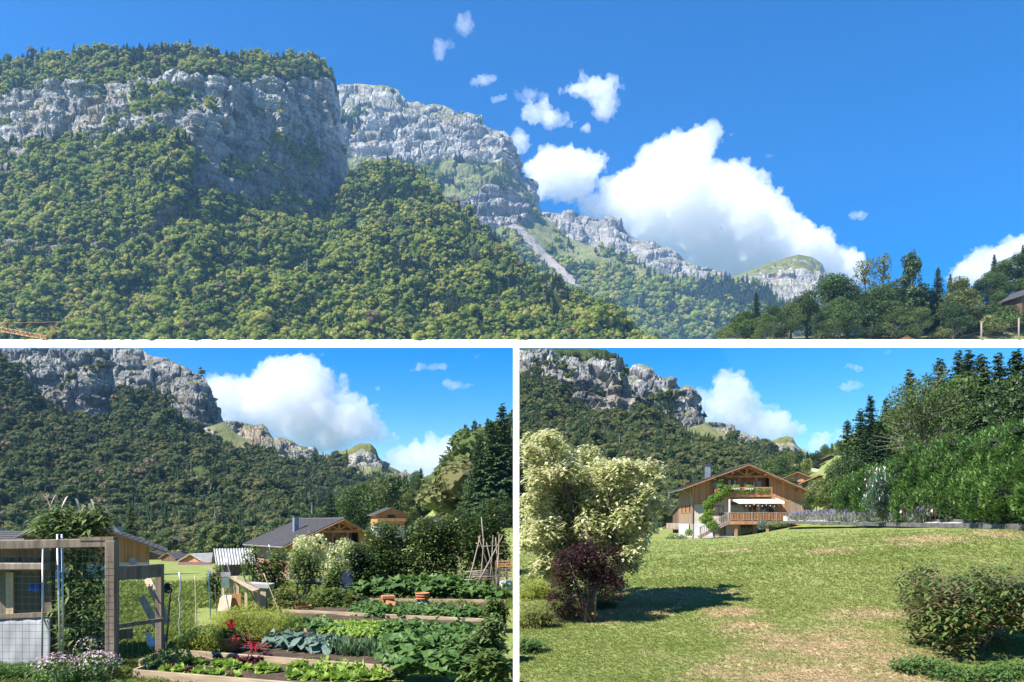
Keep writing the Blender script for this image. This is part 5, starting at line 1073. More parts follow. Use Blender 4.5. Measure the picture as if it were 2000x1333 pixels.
plants(M_LIME, rowpts(632, 1246, 756, 1254, 12, 3, rows=3, dy=-8), 1.05, 'pale green leafy plant in the {row} row of the third bed', 'vegetable', 'pale greens in the third bed', 'pale_green_plant', per=12)
plants(M_CROP, rowpts(760, 1252, 936, 1264, 14, 3, rows=2, dy=-9), 1.35, 'dark leafy green at the right end of the third bed, {row} row', 'vegetable', 'leafy greens in the third bed', 'leafy_green', per=14)
plants(M_CROP, rowpts(690, 1209, 960, 1217, 24, 2, rows=3, dy=-6), 1.0, 'low leafy plant in the {row} row before the pots', 'vegetable', 'low plants before the pots', 'low_green_plant', per=24)
plants(M_SQU, rowpts(712, 1172, 905, 1174, 13, 2, rows=3, dy=-3), 1.25, 'large leaved squash plant in the {row} row behind the pots', 'squash', 'squash plants behind the pots', 'squash_plant', per=13)
plants(M_SQU, rowpts(905, 1176, 985, 1178, 6, 2), 0.85, 'low squash plant at the foot of the bean poles', 'squash', 'squash plants under the poles', 'squash_plant')
plants(M_SQU, rowpts(770, 1300, 905, 1306, 8, 3, rows=2, dy=-14) + rowpts(775, 1330, 900, 1338, 6, 3), 0.85, 'spreading squash plant at the right end of the second bed', 'squash', 'squash plants in the second bed', 'squash_plant')
# pots
def pot(loc, prof, mat, label, s=1.0, rim=True, rot=(0, 0, 0)):
    e = empty('flower_pot', loc); e.rotation_euler = rot; tag(e, label, 'pot'); MB().lathe(prof, 20).build('pot_body', mat, e, True)
    r, z = prof[-1]; MB().lathe([(r * 1.0, z - 0.05), (r * 1.1, z - 0.05), (r * 1.1, z), (r * 0.95, z), (r * 0.9, z - 0.04)], 20).build('rim', mat, e, True); return e
PR = [(0.0, 0.0), (0.10, 0.0), (0.135, 0.22)]
GLAZE = mat_plain('teal_glaze', (0.035, 0.11, 0.11), (0.02, 0.07, 0.07), 3, 0.3)
p = G(825, 1196); pot((p.x, p.y, 0.06), [(0, 0), (0.11, 0), (0.17, 0.2)], GLAZE, 'teal glazed pot under the stacked terracotta pots')
for i, (z, s) in enumerate(((0.2, 1.15), (0.27, 1.2), (0.33, 1.25))): e = pot((p.x, p.y, 0.0 + z), PR, TERRA, ('lowest terracotta pot stacked in the teal pot', 'middle terracotta pot of the stack in the teal pot', 'topmost terracotta pot of the stack in the teal pot')[i]); e.scale = (s, s, 0.75)
p = G(758, 1194); e = empty('square_pot', (p.x, p.y, 0.07), 0.3); tag(e, 'tall square terracotta pot beside the tipped one', 'pot'); MB().add([(-.10, -.10, 0), (.10, -.10, 0), (.10, .10, 0), (-.10, .10, 0), (-.15, -.15, .28), (.15, -.15, .28), (.15, .15, .28), (-.15, .15, .28)], [(3, 2, 1, 0), (0, 1, 5, 4), (1, 2, 6, 5), (2, 3, 7, 6), (3, 0, 4, 7)]).build('pot_body', TERRA, e)
MB().box(-.165, .165, -.165, .165, .26, .33).build('rim', TERRA, e)
p = G(775, 1198); e = empty('square_pot', (p.x, p.y, 0.14), -0.3); e.rotation_euler = (1.45, 0.1, -0.5); tag(e, 'square orange terracotta pot lying on its side', 'pot'); MB().add([(-.09, -.09, 0), (.09, -.09, 0), (.09, .09, 0), (-.09, .09, 0), (-.13, -.13, .24), (.13, -.13, .24), (.13, .13, .24), (-.13, .13, .24)], [(3, 2, 1, 0), (0, 1, 5, 4), (1, 2, 6, 5), (2, 3, 7, 6), (3, 0, 4, 7)]).build('pot_body', mat_plain('orange_terracotta', (0.62, 0.26, 0.09), (0.52, 0.2, 0.07), 5, 0.8), e)
MB().box(-.15, .15, -.15, .15, .22, .29).build('rim', TERRA, e)
p = G(803, 1199); e = MB().lathe([(0, 0), (0.14, 0.0), (0.17, 0.05), (0.15, 0.05), (0.12, 0.02), (0, 0.02)], 18).build('saucer', TERRA, loc=(p.x, p.y, 0.1)); tag(e, 'terracotta saucer lying between the pots', 'saucer')
p = G(590, 1196); e = MB().lathe([(0, 0), (0.2, 0.0), (0.24, 0.07), (0.22, 0.07), (0.18, 0.02), (0, 0.02)], 18).build('saucer', TERRA, loc=(p.x, p.y, 0.1)); tag(e, 'terracotta dish on the ground left of the beds', 'saucer')
p, q = G(838, 1192), G(905, 1193); tag(MB().tube([(p.x, p.y, 0.09), (q.x, q.y, 0.09)], 0.02, 6).build('tool_handle', PALEWOOD), 'pale tool handle lying beside the stacked pots', 'tool')
# pot with red amaranth
p = G(448, 1283); e = pot((p.x, p.y, 0.1), [(0, 0), (0.14, 0), (0.19, 0.24)], TERRA, 'terracotta pot holding the red amaranth')
e = empty('amaranth', (p.x, p.y, 0.30), 0, 1.05); tag(e, 'crimson amaranth with long drooping plumes in terracotta pot', 'plant')
b = np.array([[0, 0, 0.05], [0.02, 0, 0.1], [-0.03, 0, 0.08], [0.05, 0, 0.15], [0, 0.02, 0.2], [0.08, 0, 0.05], [0.12, 0, 0.05], [0.2, 0, 0.0], [0.15, 0.03, 0], [0.3, 0, -.05], [0.38, 0, -.1], [0.28, -.05, -.1], [0.45, 0, -.12], [0.35, .05, -.15], [0.5, -.03, -.15]]); n = len(b) * 6; bb = np.repeat(b, 6, 0) + rG.normal(0, 0.025, (n, 3))
V, Fa = strip_leaves(bb, rG.uniform(0, 6.28, n), np.where(np.repeat(b[:, 0], 6) < 0.06, rG.uniform(0.9, 1.5, n), rG.uniform(-0.2, 0.7, n)), rG.uniform(0.10, 0.30, n), 0.02, 0.4, 3); obj('plumes', np_mesh('plumes', V, Fa, L_AMA), e)
c, d = blob_points([((0, 0, 0.06), (0.13, 0.13, 0.10))], 120, rG); V, Fa = strip_leaves(c, rG.uniform(0, 6.28, 120), rG.uniform(0, 1, 120), 0.1, 0.03, 0.3, 2); obj('leaves', np_mesh('leaves', V, Fa, L_CROP), e)
MB().tube([(0, 0, -.12), (0.02, 0, 0.2)], 0.012, 5).build('stem', L_AMA, e); MB().tube([(0, 0, -.1), (0.35, 0, -0.05)], 0.01, 5).build('stem', L_AMA, e)
# feathery yellow-green bush
p = G(410, 1285); shrub('feathery_bush', [((0, 0, 0.25), (0.42, 0.35, 0.28)), ((-0.3, 0.1, 0.18), (0.3, 0.3, 0.2))], 5200, 0.05, L_LIME, (p.x, p.y, 0), 'feathery yellow green bush at the left of the kale bed', seed=3, kind='leaf', L=0.10, W=0.007, stems=5, lo=0.2)
p = G(480, 1262); shrub('feathery_bush', [((0, 0, 0.35), (0.5, 0.4, 0.42)), ((0.6, 0, 0.3), (0.45, 0.4, 0.4)), ((-0.4, 0.2, 0.3), (0.4, 0.3, 0.35))], 9000, 0.05, L_LIME, (p.x, p.y, 0), 'large feathery yellow green bush behind the red amaranth', seed=4, kind='leaf', L=0.11, W=0.007, stems=5, lo=0.2)
# wire fence frame with tall post
ge = empty('wire_gate_frame', G(220, 1325)); tag(ge, 'weathered timber gate frame strung with green wire', 'gate'); o0 = ge.location.copy()
def loc(px, py, d): return P(px, py, d) - o0
MB().bar(loc(219, 1330, 11.3), loc(219, 1056, 11.3), 0.15, 0.14, up=(0, 1, 0)).build('post', GREYWOOD, ge, bevel=0.012)
MB().bar(loc(312, 1292, 12.6), loc(312, 1112, 12.6), 0.11, 0.10, up=(0, 1, 0)).build('post', GREYWOOD, ge, bevel=0.01)
MB().bar(loc(-60, 1066, 11.2), loc(226, 1060, 11.32), 0.12, 0.13).build('top_rail', GREYWOOD, ge, bevel=0.01); MB().bar(loc(160, 1053, 11.3), loc(226, 1052, 11.33), 0.16, 0.05).build('cap_board', GREYWOOD, ge)
MB().bar(loc(226, 1121, 11.4), loc(318, 1114, 12.55), 0.06, 0.21).build('rail', GREYWOOD, ge, bevel=0.008); MB().bar(loc(226, 1224, 11.4), loc(318, 1211, 12.55), 0.04, 0.06).build('rail', GREYWOOD, ge)
w = MB()
for k in range(22): x = -60 + k * 13.0; w.tube([loc(x, 1062, 11.14), loc(x, 1330, 11.14)], 0.0022, 3)
for k in range(20): y = 1072 + k * 13.4; w.tube([loc(-60, y, 11.14), loc(212, y + 2, 11.14)], 0.0022, 3)
for k in range(8): t = k / 8; w.tube([loc(228 + 84 * t, 1118, 11.4 + 1.1 * t), loc(228 + 84 * t, 1312 - 20 * t, 11.4 + 1.1 * t)], 0.002, 3)
for k in range(14): y = 1130 + k * 13; w.tube([loc(228, y, 11.4), loc(312, y - (y - 1120) * 0.08, 12.5)], 0.002, 3)
w.build('wire_mesh', WIRE, ge)['kind'] = 'stuff'
for i, (a, b, d) in enumerate((((84, 1072), (82, 1304), 11.6), ((112, 1044), (118, 1318), 11.5), ((121, 1044), (124, 1318), 11.55))):
    tag(MB().tube([P(*a, d), P(*b, d)], 0.014, 8).build('metal_pole', STEEL, smooth=True), ('galvanised pole nearest the shed behind the wire', 'left one of the paired galvanised poles by the tall shrub', 'right one of the paired galvanised poles by the tall shrub')[i], 'pole', 'galvanised poles')
# shed
se = empty('plank_shed', G(40, 1315)); tag(se, 'weathered plank shed with white sheet base and dark opening', 'shed'); o0 = se.location.copy(); d = 12.4
for k in range(9): x = -70 + k * 20; MB().bar(loc(x, 1090, d), loc(x, 1212, d), 0.15, 0.03, up=(0, 1, 0)).build('plank', GREYWOOD, se)
MB().bar(loc(20, 1118, d - .06), loc(20, 1206, d - .06), 0.12, 0.04, up=(0, 1, 0)).build('plank', PALEWOOD, se)
MB().box(loc(24, 0, d - .02).x, loc(80, 0, d).x, loc(0, 0, d).y - 0.03, loc(0, 0, d).y - 0.022, loc(0, 1200, d).z, loc(0, 1122, d).z).build('window_pane', GLASS, se)
MB().bar(loc(-70, 1208, d - .1), loc(98, 1200, d - .1), 0.10, 0.07).build('sill', GREYWOOD, se)
V, Fa = [], []; 
for i in range(25):
    for j in range(8): q = loc(-70 + i * 7.0, 1210 - i * 0.3 + j * 14.5, d - 0.12 - 0.02 * j); V.append((q.x, q.y + 0.008 * math.sin(i * 1.3 + j), q.z))
I = np.arange(200).reshape(25, 8); o = obj('base_sheet', np_mesh('base_sheet', np.array(V), np.stack([I[:-1, :-1], I[:-1, 1:], I[1:, 1:], I[1:, :-1]], 2).reshape(-1, 4), SHEETW, True), se); o.modifiers.new('s', 'SOLIDIFY').thickness = 0.01
MB().bar(loc(-70, 1106, d - .25), loc(95, 1106, d - .2), 0.3, 0.12).build('eave_board', BEAM_G, se, bevel=0.02)
MB().bar(loc(-70, 1058, d + .2), loc(100, 1052, d + .2), 1.4, 0.03).build('roof_sheet', SHEETW, se); MB().bar(loc(-70, 1082, d + .1), loc(95, 1082, d + .1), 0.08, 0.2).build('beam', BEAM, se)
MB().bar(loc(98, 1205, d - .05), loc(103, 1312, d - .05), 0.12, 0.10, up=(0, 1, 0)).build('corner_post', GREYWOOD, se); MB().bar(loc(96, 1068, d - .05), loc(98, 1205, d - .05), 0.12, 0.10, up=(0, 1, 0)).build('corner_post', GREYWOOD, se)
BLUE = mat_plain('blue_cloth', (0.02, 0.10, 0.45), (0.01, 0.06, 0.3), 6, 0.8)
for i, (px, py) in enumerate(((62, 1147), (72, 1150))): c = P(px, py, d - 0.15); tag(MB().add([(c.x - .03, c.y, c.z + .05), (c.x + .04, c.y, c.z + .06), (c.x + .05, c.y - .03, c.z - .04), (c.x - .04, c.y - .03, c.z - .06), (c.x, c.y - .05, c.z)], [(0, 1, 4), (1, 2, 4), (2, 3, 4), (3, 0, 4), (3, 2, 1, 0)]).build('blue_glove', BLUE), ('left blue work glove hung in the shed opening', 'right blue work glove hung in the shed opening')[i], 'glove')
# tall butterfly bush and flowers at its foot
p = on(138, 12.4); FLW = mat_leaf('faded_flower_spikes', [(0.36, 0.28, 0.25), (0.50, 0.42, 0.40), (0.40, 0.24, 0.10)], 0.2)
e = shrub('butterfly_bush', [((0, 0, 2.15), (0.55, 0.4, 0.35)), ((-0.3, 0.1, 2.3), (0.35, 0.35, 0.3)), ((0.3, 0.1, 2.25), (0.3, 0.3, 0.3)), ((0.1, 0.1, 1.5), (0.42, 0.3, 0.6)), ((0.12, 0.1, 0.8), (0.45, 0.35, 0.6)), ((0.2, 0.1, 0.35), (0.4, 0.35, 0.4))], 3400, 0.1, L_BUDD, (p.x, p.y, 0), 'tall butterfly bush with faded flower spikes behind the gate', seed=8, kind='leaf', L=0.19, W=0.026, stems=10, lo=0.2)
b = np.array([[-0.55 + 0.075 * k, rG.uniform(-.1, .3), 2.35 + rG.uniform(0, 0.2)] for k in range(16)]); V, Fa = strip_leaves(np.repeat(b, 3, 0), np.repeat(rG.uniform(0, 6.28, 16), 3) + rG.uniform(-.15, .15, 48), np.repeat(rG.uniform(0.8, 1.4, 16), 3), 0.30, 0.011, 0.25, 4); obj('flower_spikes', np_mesh('flower_spikes', V, Fa, FLW), e)
L_PINK = mat_leaf('pale_pink_flowers', [(0.36, 0.22, 0.26), (0.50, 0.36, 0.40), (0.58, 0.46, 0.46)], 0.3)
for i, (px, py, lb) in enumerate(((180, 1300, 'pale pink flowering herb beside the tall gate post'), (190, 1338, 'pale pink flowering herb at the bottom edge by the gate'), (110, 1345, 'small pink flowering herb below the galvanised poles'))):
    p = G(px, py); e = shrub('flowering_herb', [((0, 0, 0.2), (0.28, 0.25, 0.2))], 700, 0.03, L_CROP, (p.x, p.y, 0), lb, 'flower', seed=20 + i, stems=4)
    c, d_ = blob_points([((0, 0, 0.3), (0.3, 0.26, 0.18))], 260, rG, 0.7, 1.1, 0.8); V, Fa = leaf_cards(c, d_, 0.022, rG, 0.5); obj('blossoms', np_mesh('blossoms', V, Fa, L_PINK), e)
p = G(60, 1330); shrub('weeds', [((0, 0, 0.1), (0.9, 0.25, 0.14))], 900, 0.05, L_CROP, (p.x, p.y, 0), 'tall weeds along the foot of the shed', 'weeds', seed=30, stems=0, kind='leaf', L=0.16, W=0.014)
p = G(325, 1310); shrub('weeds', [((0, 0, 0.12), (0.3, 0.5, 0.2))], 900, 0.03, L_CROP, (p.x, p.y, 0), 'weedy clump at the corner of the lettuce bed', 'weeds', seed=31, stems=0)
# hen
def hen(loc, rz):
    HEN = mat_plain('white_feathers', (0.72, 0.70, 0.66), (0.5, 0.48, 0.45), 14, 0.9, bmp=0.3); HEND = mat_plain('grey_feathers', (0.12, 0.12, 0.12), (0.3, 0.3, 0.3), 12, 0.9); RED = mat_plain('red_comb', (0.45, 0.03, 0.02))
    e = empty('hen', loc, rz); tag(e, 'white hen with red comb walking behind the gate post', 'hen')
    MB().tube([(-.20, 0, .30), (-.15, 0, .27), (-.07, 0, .22), (.02, 0, .20), (.09, 0, .24), (.13, 0, .31), (.145, 0, .37), (.165, 0, .395), (.185, 0, .40)], [.012, .05, .085, .095, .075, .045, .034, .034, .012], 12).build('body', HEN, e, True)
    MB().tube([(-.14, 0, .27), (-.21, 0, .34), (-.25, 0, .40)], [.05, .045, .01], 8).build('tail', HEND, e, True)
    for s in (-1, 1): MB().tube([(.05, s * .075, .24), (-.04, s * .095, .21), (-.13, s * .06, .22)], [.02, .05, .012], 8).build('wing', HEN, e, True)
    MB().prism([(.14, .42), (.15, .455), (.165, .43), (.175, .46), (.19, .43), (.195, .41)], 'y', -.006, .006).build('comb', RED, e); MB().prism([(.185, .39), (.20, .36), (.18, .345), (.172, .37)], 'y', -.008, .008).build('wattle', RED, e)
    MB().tube([(.19, 0, .40), (.215, 0, .392)], [.011, .002], 6).build('beak', mat_plain('beak_horn', (0.5, 0.35, 0.1)), e)
    for s in (-1, 1):
        lg = MB().tube([(0, s * .04, .14), (.01, s * .04, .07), (0, s * .04, .01)], [.016, .009, .008], 6)
        for a in (-.5, 0, .5): lg.tube([(0, s * .04, .01), (.05 * math.cos(a), s * .04 + .05 * math.sin(a), .004)], .004, 4)
        lg.build('leg', mat_plain('hen_leg', (0.45, 0.33, 0.1)), e, True)
p = G(303, 1284); hen((p.x, p.y, 0), math.radians(160))
# leaning boards, netting, stakes
for i, (a, b, d, lb) in enumerate((((276, 1166), (306, 1222), 13.4, 'shorter pale board leaning behind the gate'), ((288, 1130), (328, 1216), 13.6, 'longer pale board leaning behind the gate'))): tag(MB().bar(P(*a, d), P(*b, d - .25), 0.13, 0.03, up=(0, 1, 0)).build('leaning_board', PALEWOOD, bevel=0.005), lb, 'board')
for i, (a, b, h, lb) in enumerate((((160, 1240), (258, 1222), 0.26, 'grey plank edging an old bed behind the gate'),)): p, q = P(*a, 14.0), P(*b, 14.8); tag(MB().bar((p.x, p.y, 0.13), (q.x, q.y, 0.13), 0.05, h).build('plank_edging', GREYWOOD), lb, 'plank')
p = G(255, 1240); q = [(272, 1312), (306, 1298)]; p, q = G(272, 1312), G(306, 1296); tag(MB().bar((p.x, p.y, 0.07), (q.x, q.y, 0.07), 0.04, 0.2).build('plank_edging', PALEWOOD), 'short pale plank edging beside the hen', 'plank')
p = P(327, 1160, 13.2); shrub('green_netting', [((0, 0, 0.0), (0.07, 0.07, 0.18)), ((0.02, 0, -0.2), (0.05, 0.06, 0.16))], 500, 0.03, mat_leaf('netting', [(0.006, 0.05, 0.04), (0.01, 0.08, 0.06)], 0.2), (p.x, p.y, p.z), 'dark green netting bundled on the short gate post', 'netting', seed=33, stems=0)
bpy.context.view_layer.update()
ST = [((334, 1143), (323, 1290), 'rusty rod', RUST), ((352, 1118), (350, 1255), 'wavy grey stake', STEEL), ((381, 1124), (384, 1228), 'pale stake', PALEWOOD), ((408, 1118), (411, 1210), 'blue stake', mat_plain('blue_stake', (0.06, 0.16, 0.30))), ((420, 1142), (424, 1198), 'thin dark stake', DARKWOOD), ((441, 1092), (466, 1185), 'wavy leaning stake', STEEL), ((441, 1160), (450, 1206), 'blue and white stake', mat_plain('blue_white_stake', (0.12, 0.22, 0.45))), ((473, 1120), (508, 1196), 'green leaning stake', WIRE), ((495, 1094), (495, 1180), 'brown bamboo cane', BEAM_G), ((525, 1064), (541, 1140), 'tall pale cane', STEEL), ((515, 1120), (549, 1204), 'leaning pale cane', PALEWOOD), ((594, 1088), (590, 1144), 'short pale cane', PALEWOOD), ((671, 1090), (671, 1150), 'green post', WIRE), ((722, 1112), (727, 1140), 'grey stake', STEEL), ((896, 1088), (906, 1165), 'bamboo cane before the pole tepee', BEAM_G)]
for a, b, lb, m_ in ST:
    p = G(b[0], b[1]); t = P(a[0], a[1], p.y); n = 8; w = 'wavy' in lb
    pts = [p.lerp(t, k / n) + Vector((0.02 * math.sin(k * 2.2) if w else 0, 0, 0)) for k in range(n + 1)]; tag(MB().tube(pts, 0.014, 6).build('garden_stake', m_, smooth=True), lb + (' standing in the garden grass' if 'tepee' not in lb else ''), 'stake', 'garden stakes and canes')
# wooden compost stand
ce = empty('compost_stand', G(470, 1196)); tag(ce, 'rough wooden compost stand with a tilted lid', 'compost bin'); o0 = ce.location.copy(); d = o0.y
for x, t in ((436, 1122), (452, 1128), (465, 1130), (481, 1138), (505, 1150)): MB().bar(loc(x, 1190, d + (0.3 if x in (465, 505) else 0)), loc(x, t, d + (0.3 if x in (465, 505) else 0)), 0.07, 0.05, up=(0, 1, 0)).build('post', PALEWOOD, ce)
MB().add([loc(448, 1129, d - .15), loc(462, 1130, d - .1), loc(505, 1152, d - .1), loc(492, 1155, d - .3), loc(450, 1127, d + .5), loc(464, 1126, d + .5), loc(508, 1148, d + .5), loc(494, 1151, d + .5)], [(0, 1, 2, 3), (7, 6, 5, 4), (0, 4, 5, 1), (1, 5, 6, 2), (2, 6, 7, 3), (3, 7, 4, 0)]).build('lid', PALEWOOD, ce)
for k in range(6): MB().bar(loc(449 + k * 4, 1160, d - .05), loc(448 + k * 4, 1192, d - .05), 0.05, 0.02, up=(0, 1, 0)).build('slat', LARCH, ce)
for k in range(5): MB().bar(loc(433 + k * 4.5, 1163, d - .1), loc(427 + k * 5, 1194, d - .35), 0.06, 0.02, up=(0, 1, 0)).build('leaning_slat', PALEWOOD, ce)
c = loc(441, 1138, d - .08); MB().box(c.x - .1, c.x + .1, c.y - .02, c.y, c.z - .14, c.z + .14).build('green_panel', mat_plain('faded_green_panel', (0.10, 0.16, 0.13)), ce); MB().box(c.x - .12, c.x + .13, c.y - .03, c.y + .02, c.z + .15, c.z + .26).build('white_board', SHEETW, ce)
e = empty('shed_box', G(508, 1190)); tag(e, 'small wooden hutch with grey roof beside the compost stand', 'hutch'); MB().box(-.15, .15, 0, .4, 0, .55).build('box', PALEWOOD, e); MB().box(-.45, .2, -.05, .5, .56, .66, Matrix.Rotation(0.06, 4, 'Y')).build('roof', GREYROOF, e)
# garden table
e = empty('garden_table', G(622, 1178)); tag(e, 'dark blue topped garden table among the climbing plants', 'table'); TB = mat_plain('blue_grey_top', (0.07, 0.08, 0.14), (0.05, 0.06, 0.10), 3, 0.5); MB().box(-.55, .55, -.4, .4, .56, .6).build('top', TB, e)
for x in (-.5, .5):
    for y in (-.35, .35): MB().box(x - .025, x + .025, y - .025, y + .025, 0, .56).build('leg', DARKWOOD, e)
e = empty('garden_chair', G(684, 1174), 0.5); tag(e, 'dark folding chair beside the table and chalet deck', 'chair'); MB().box(-.2, .2, -.2, .2, .38, .42).build('seat', TB, e); MB().box(-.2, .2, .18, .22, .42, .85, Matrix.Rotation(-.15, 4, 'X')).build('backrest', TB, e)
for x in (-.18, .18):
    for y in (-.17, .17): MB().tube([(x, y, 0), (x, y, .4)], .014, 5).build('leg', STEEL, e)
o = obj('paving', np_mesh('paving', [tuple(G(655, 1172) + Vector((0, 0, .015))), tuple(G(712, 1172) + Vector((0, 0, .015))), tuple(G(706, 1163) + Vector((0, 0, .015))), tuple(G(664, 1163) + Vector((0, 0, .015)))], [(0, 1, 2, 3)], mat_plain('pink_paving', (0.42, 0.31, 0.27)))); o['kind'] = 'structure'
# bean pole tepee
te = empty('pole_tepee', G(942, 1172)); tag(te, 'tepee of crossed bean poles beside the apple trees', 'plant support'); o0 = te.location.copy(); d = o0.y
for a, b, da, db in (((938, 1046), (906, 1172), 0.2, -.3), ((945, 1052), (935, 1170), 0, .1), ((934, 1048), (960, 1130), .1, .5), ((982, 1046), (915, 1172), 0, -.5), ((963, 1046), (955, 1165), .3, .3), ((975, 1044), (968, 1166), .2, -.2), ((968, 1050), (975, 1166), .2, .2), ((940, 1010), (945, 1080), .2, .2), ((950, 1060), (972, 1165), .1, .4)): MB().tube([loc(*b, d + db), loc((a[0] + b[0]) / 2 + 1, (a[1] + b[1]) / 2, d + (da + db) / 2), loc(*a, d + da)], [0.026, 0.022, 0.014], 7).build('pole', BEAM_G, te, True)
for y, a, b in ((1133, 905, 975), (1068, 940, 972), (1128, 920, 978)): MB().tube([loc(a, y, d), loc(b, y - 2, d + .1)], 0.016, 6).build('cross_pole', BEAM_G, te, True)
for k in range(4): tag(MB().tube([P(908, 1118 + k * 3.4, 24.5), P(962, 1114 + k * 3.2, 24.6)], 0.03, 7).build('stacked_pole', BEAM_G, smooth=True), ('lowest', 'second', 'third', 'topmost')[3 - k] + ' of the poles stacked behind the tepee', 'pole', 'poles stacked behind the tepee')
# slatted screen and tank by the post
e = empty('slatted_screen', P(985, 1150, 24.5)); tag(e, 'dark slatted timber screen beside the white post', 'fence'); o0 = e.location.copy()
for k in range(7): MB().bar(loc(968, 1097 + k * 5, 24.5), loc(1000, 1096 + k * 5, 24.5), 0.02, 0.045).build('slat', LARCH if k < 3 else GREYWOOD, e)
for x in (969, 990): MB().bar(loc(x, 1150, 24.55), loc(x, 1095, 24.55), 0.05).build('post', GREYWOOD, e)
c = P(1006, 1152, 23.5); e = MB().tube([(c.x - .28, c.y, .0), (c.x - .28, c.y, .05), (c.x - .28, c.y, .38), (c.x - .28, c.y, .5), (c.x - .28, c.y, .52)], [.14, .2, .21, .16, .05], 18).build('water_tank', PLASTER_W, smooth=True); tag(e, 'pale rounded water tank at the foot of the slatted screen', 'tank')
# shrubs, climbers and apple trees behind the beds
APPLE = mat_leaf('apple_leaves', [(0.040, 0.075, 0.022), (0.07, 0.115, 0.032), (0.13, 0.18, 0.055)], 0.3, 0.4, 1.5, 0.2)
for i, (px, d, top, w, n, lb) in enumerate(((708, 23.0, 1062, 34, 1700, 'slim dark apple tree before the chalet gable'), (770, 24.5, 1030, 60, 3600, 'broad apple tree right of the chalet gable'), (836, 25.0, 1022, 66, 4200, 'broad apple tree behind the squash leaves'), (900, 25.5, 1005, 62, 4200, 'leafy apple tree left of the pole tepee'), (955, 26.0, 985, 50, 3600, 'tall apple tree behind the pole tepee'), (742, 26, 1080, 30, 1500, 'small apple tree close to the chalet deck'))):
    hh = (1165 - top) / F * d; ww = w / F * d; p = on(px, d); b = [((rG.uniform(-.6, .6) * ww, rG.uniform(-.4, .4) * ww, hh * rG.uniform(.3, .85)), (ww * .55, ww * .5, hh * .24)) for _ in range(7)] + [((0, 0, hh * .85), (ww * .4, ww * .4, hh * .2)), ((0, 0, hh * .4), (ww * .8, ww * .6, hh * .3))]
    e = shrub('apple_tree', b, int(n * 1.9), 0.045, APPLE, (p.x, p.y, p.z), lb, 'tree', seed=40 + i, stems=6, part='crown', group='apple trees of the garden', lo=0.35, kind='leaf', L=0.12, W=0.034)
    for k in range(int(n / 500)): c = b[k % len(b)]; MB().lathe([(0, -.03), (.026, -.018), (.034, 0), (.026, .022), (0, .026)], 8, (c[0][0] + c[1][0] * rG.uniform(-.7, .7), c[0][1] - c[1][1] * .9, c[0][2] + rG.uniform(-.1, .1))).build('apple', mat_plain('apple_skin', (0.42, 0.36, 0.06)) if k == 0 and i == 0 else bpy.data.materials['apple_skin'], e, True)
CLIMB = mat_leaf('climber_leaves', [(0.065, 0.115, 0.03), (0.12, 0.18, 0.045), (0.20, 0.25, 0.07)], 0.4, 0.5, 1.5, 0.2)
MAPLE = mat_leaf('variegated_leaves', [(0.17, 0.25, 0.05), (0.36, 0.40, 0.14), (0.66, 0.63, 0.38), (0.85, 0.80, 0.60)], 0.45, 0.5, 5.0, 0.0)
for i, (px, py, top, w, n, m_, lb) in enumerate(((500, 1182, 1068, 34, 1600, CLIMB, 'leafy climber row right of the compost stand'), (545, 1180, 1062, 34, 1800, CLIMB, 'tall leafy climber beside the pale cane'), (598, 1182, 1070, 36, 2000, CLIMB, 'dense climber behind the garden table'), (650, 1184, 1090, 26, 1400, CLIMB, 'white flowered climber right of the garden table'), (420, 1182, 1110, 24, 800, L_BUDD, 'thin yellowish sapling left of the compost stand'), (560, 1196, 1150, 40, 1300, L_YELLOW, 'dry grassy clump before the climbers'), (640, 1190, 1150, 44, 1500, CLIMB, 'leafy clump at the end of the third bed'), (690, 1192, 1165, 26, 700, L_YELLOW, 'dry clump left of the square pots'))):
    p = G(px, py); hh = (py - top) / F * p.y; ww = w / F * p.y; b = [((rG.uniform(-.5, .5) * ww, rG.uniform(-.3, .3) * ww, hh * rG.uniform(.2, .85)), (ww * .55, ww * .5, hh * .28)) for _ in range(6)]
    shrub('climbing_plant' if 'climber' in lb else 'leafy_clump', b, n, 0.04, m_, p, lb, 'plant', seed=60 + i, stems=5, lo=0.2, kind='leaf', L=0.11, W=0.026, group='plants behind the vegetable beds')
p = on(632, 32); b = [((rG.uniform(-1.15, 1.15), rG.uniform(-.5, .5), rG.uniform(.5, 1.95)), (.4, .36, .34)) for _ in range(26)]; shrub('variegated_maple', b, 4200, 0.07, MAPLE, p, 'cream variegated maple before the chalet roof', 'tree', seed=71, stems=7, part='crown')
# bushes at the lower right corner, by the white post
for i, (px, py, top, w, n, lb) in enumerate(((965, 1300, 1215, 60, 1500, 'twiggy leafy bush beside the white post'), (945, 1345, 1275, 75, 1600, 'leafy bush at the bottom corner by the white post'), (975, 1235, 1175, 34, 900, 'small leafy bush behind the corner bushes'))):
    p = G(px, py); hh = (py - top) / F * p.y; ww = w / F * p.y; b = [((rG.uniform(-.7, .15 if px > 950 else .35) * ww, rG.uniform(-.4, .4) * ww, hh * rG.uniform(.25, .85)), (ww * .42, ww * .4, hh * .3)) for _ in range(7)]
    shrub('leafy_bush', b, n, 0.05, L_BUDD if i == 0 else CLIMB, p, lb, 'shrub', seed=80 + i, stems=8, lo=0.2, kind='leaf', L=0.14, W=0.03, group='bushes by the white post', stem_mat=BEAM_G)
# ---------------------------------------------------------------- lower right: lawn, chalet, hedge, trees
rR = np.random.default_rng(71); D0 = 85.0
c = P(1458, 1048, D0); chalet((c.x, D0, c.z), math.radians(-3), 'timber chalet with deck, awning and balcony beyond the lawn').scale = (1.12, 1, .98)
CH = Vector((c.x, D0, c.z))
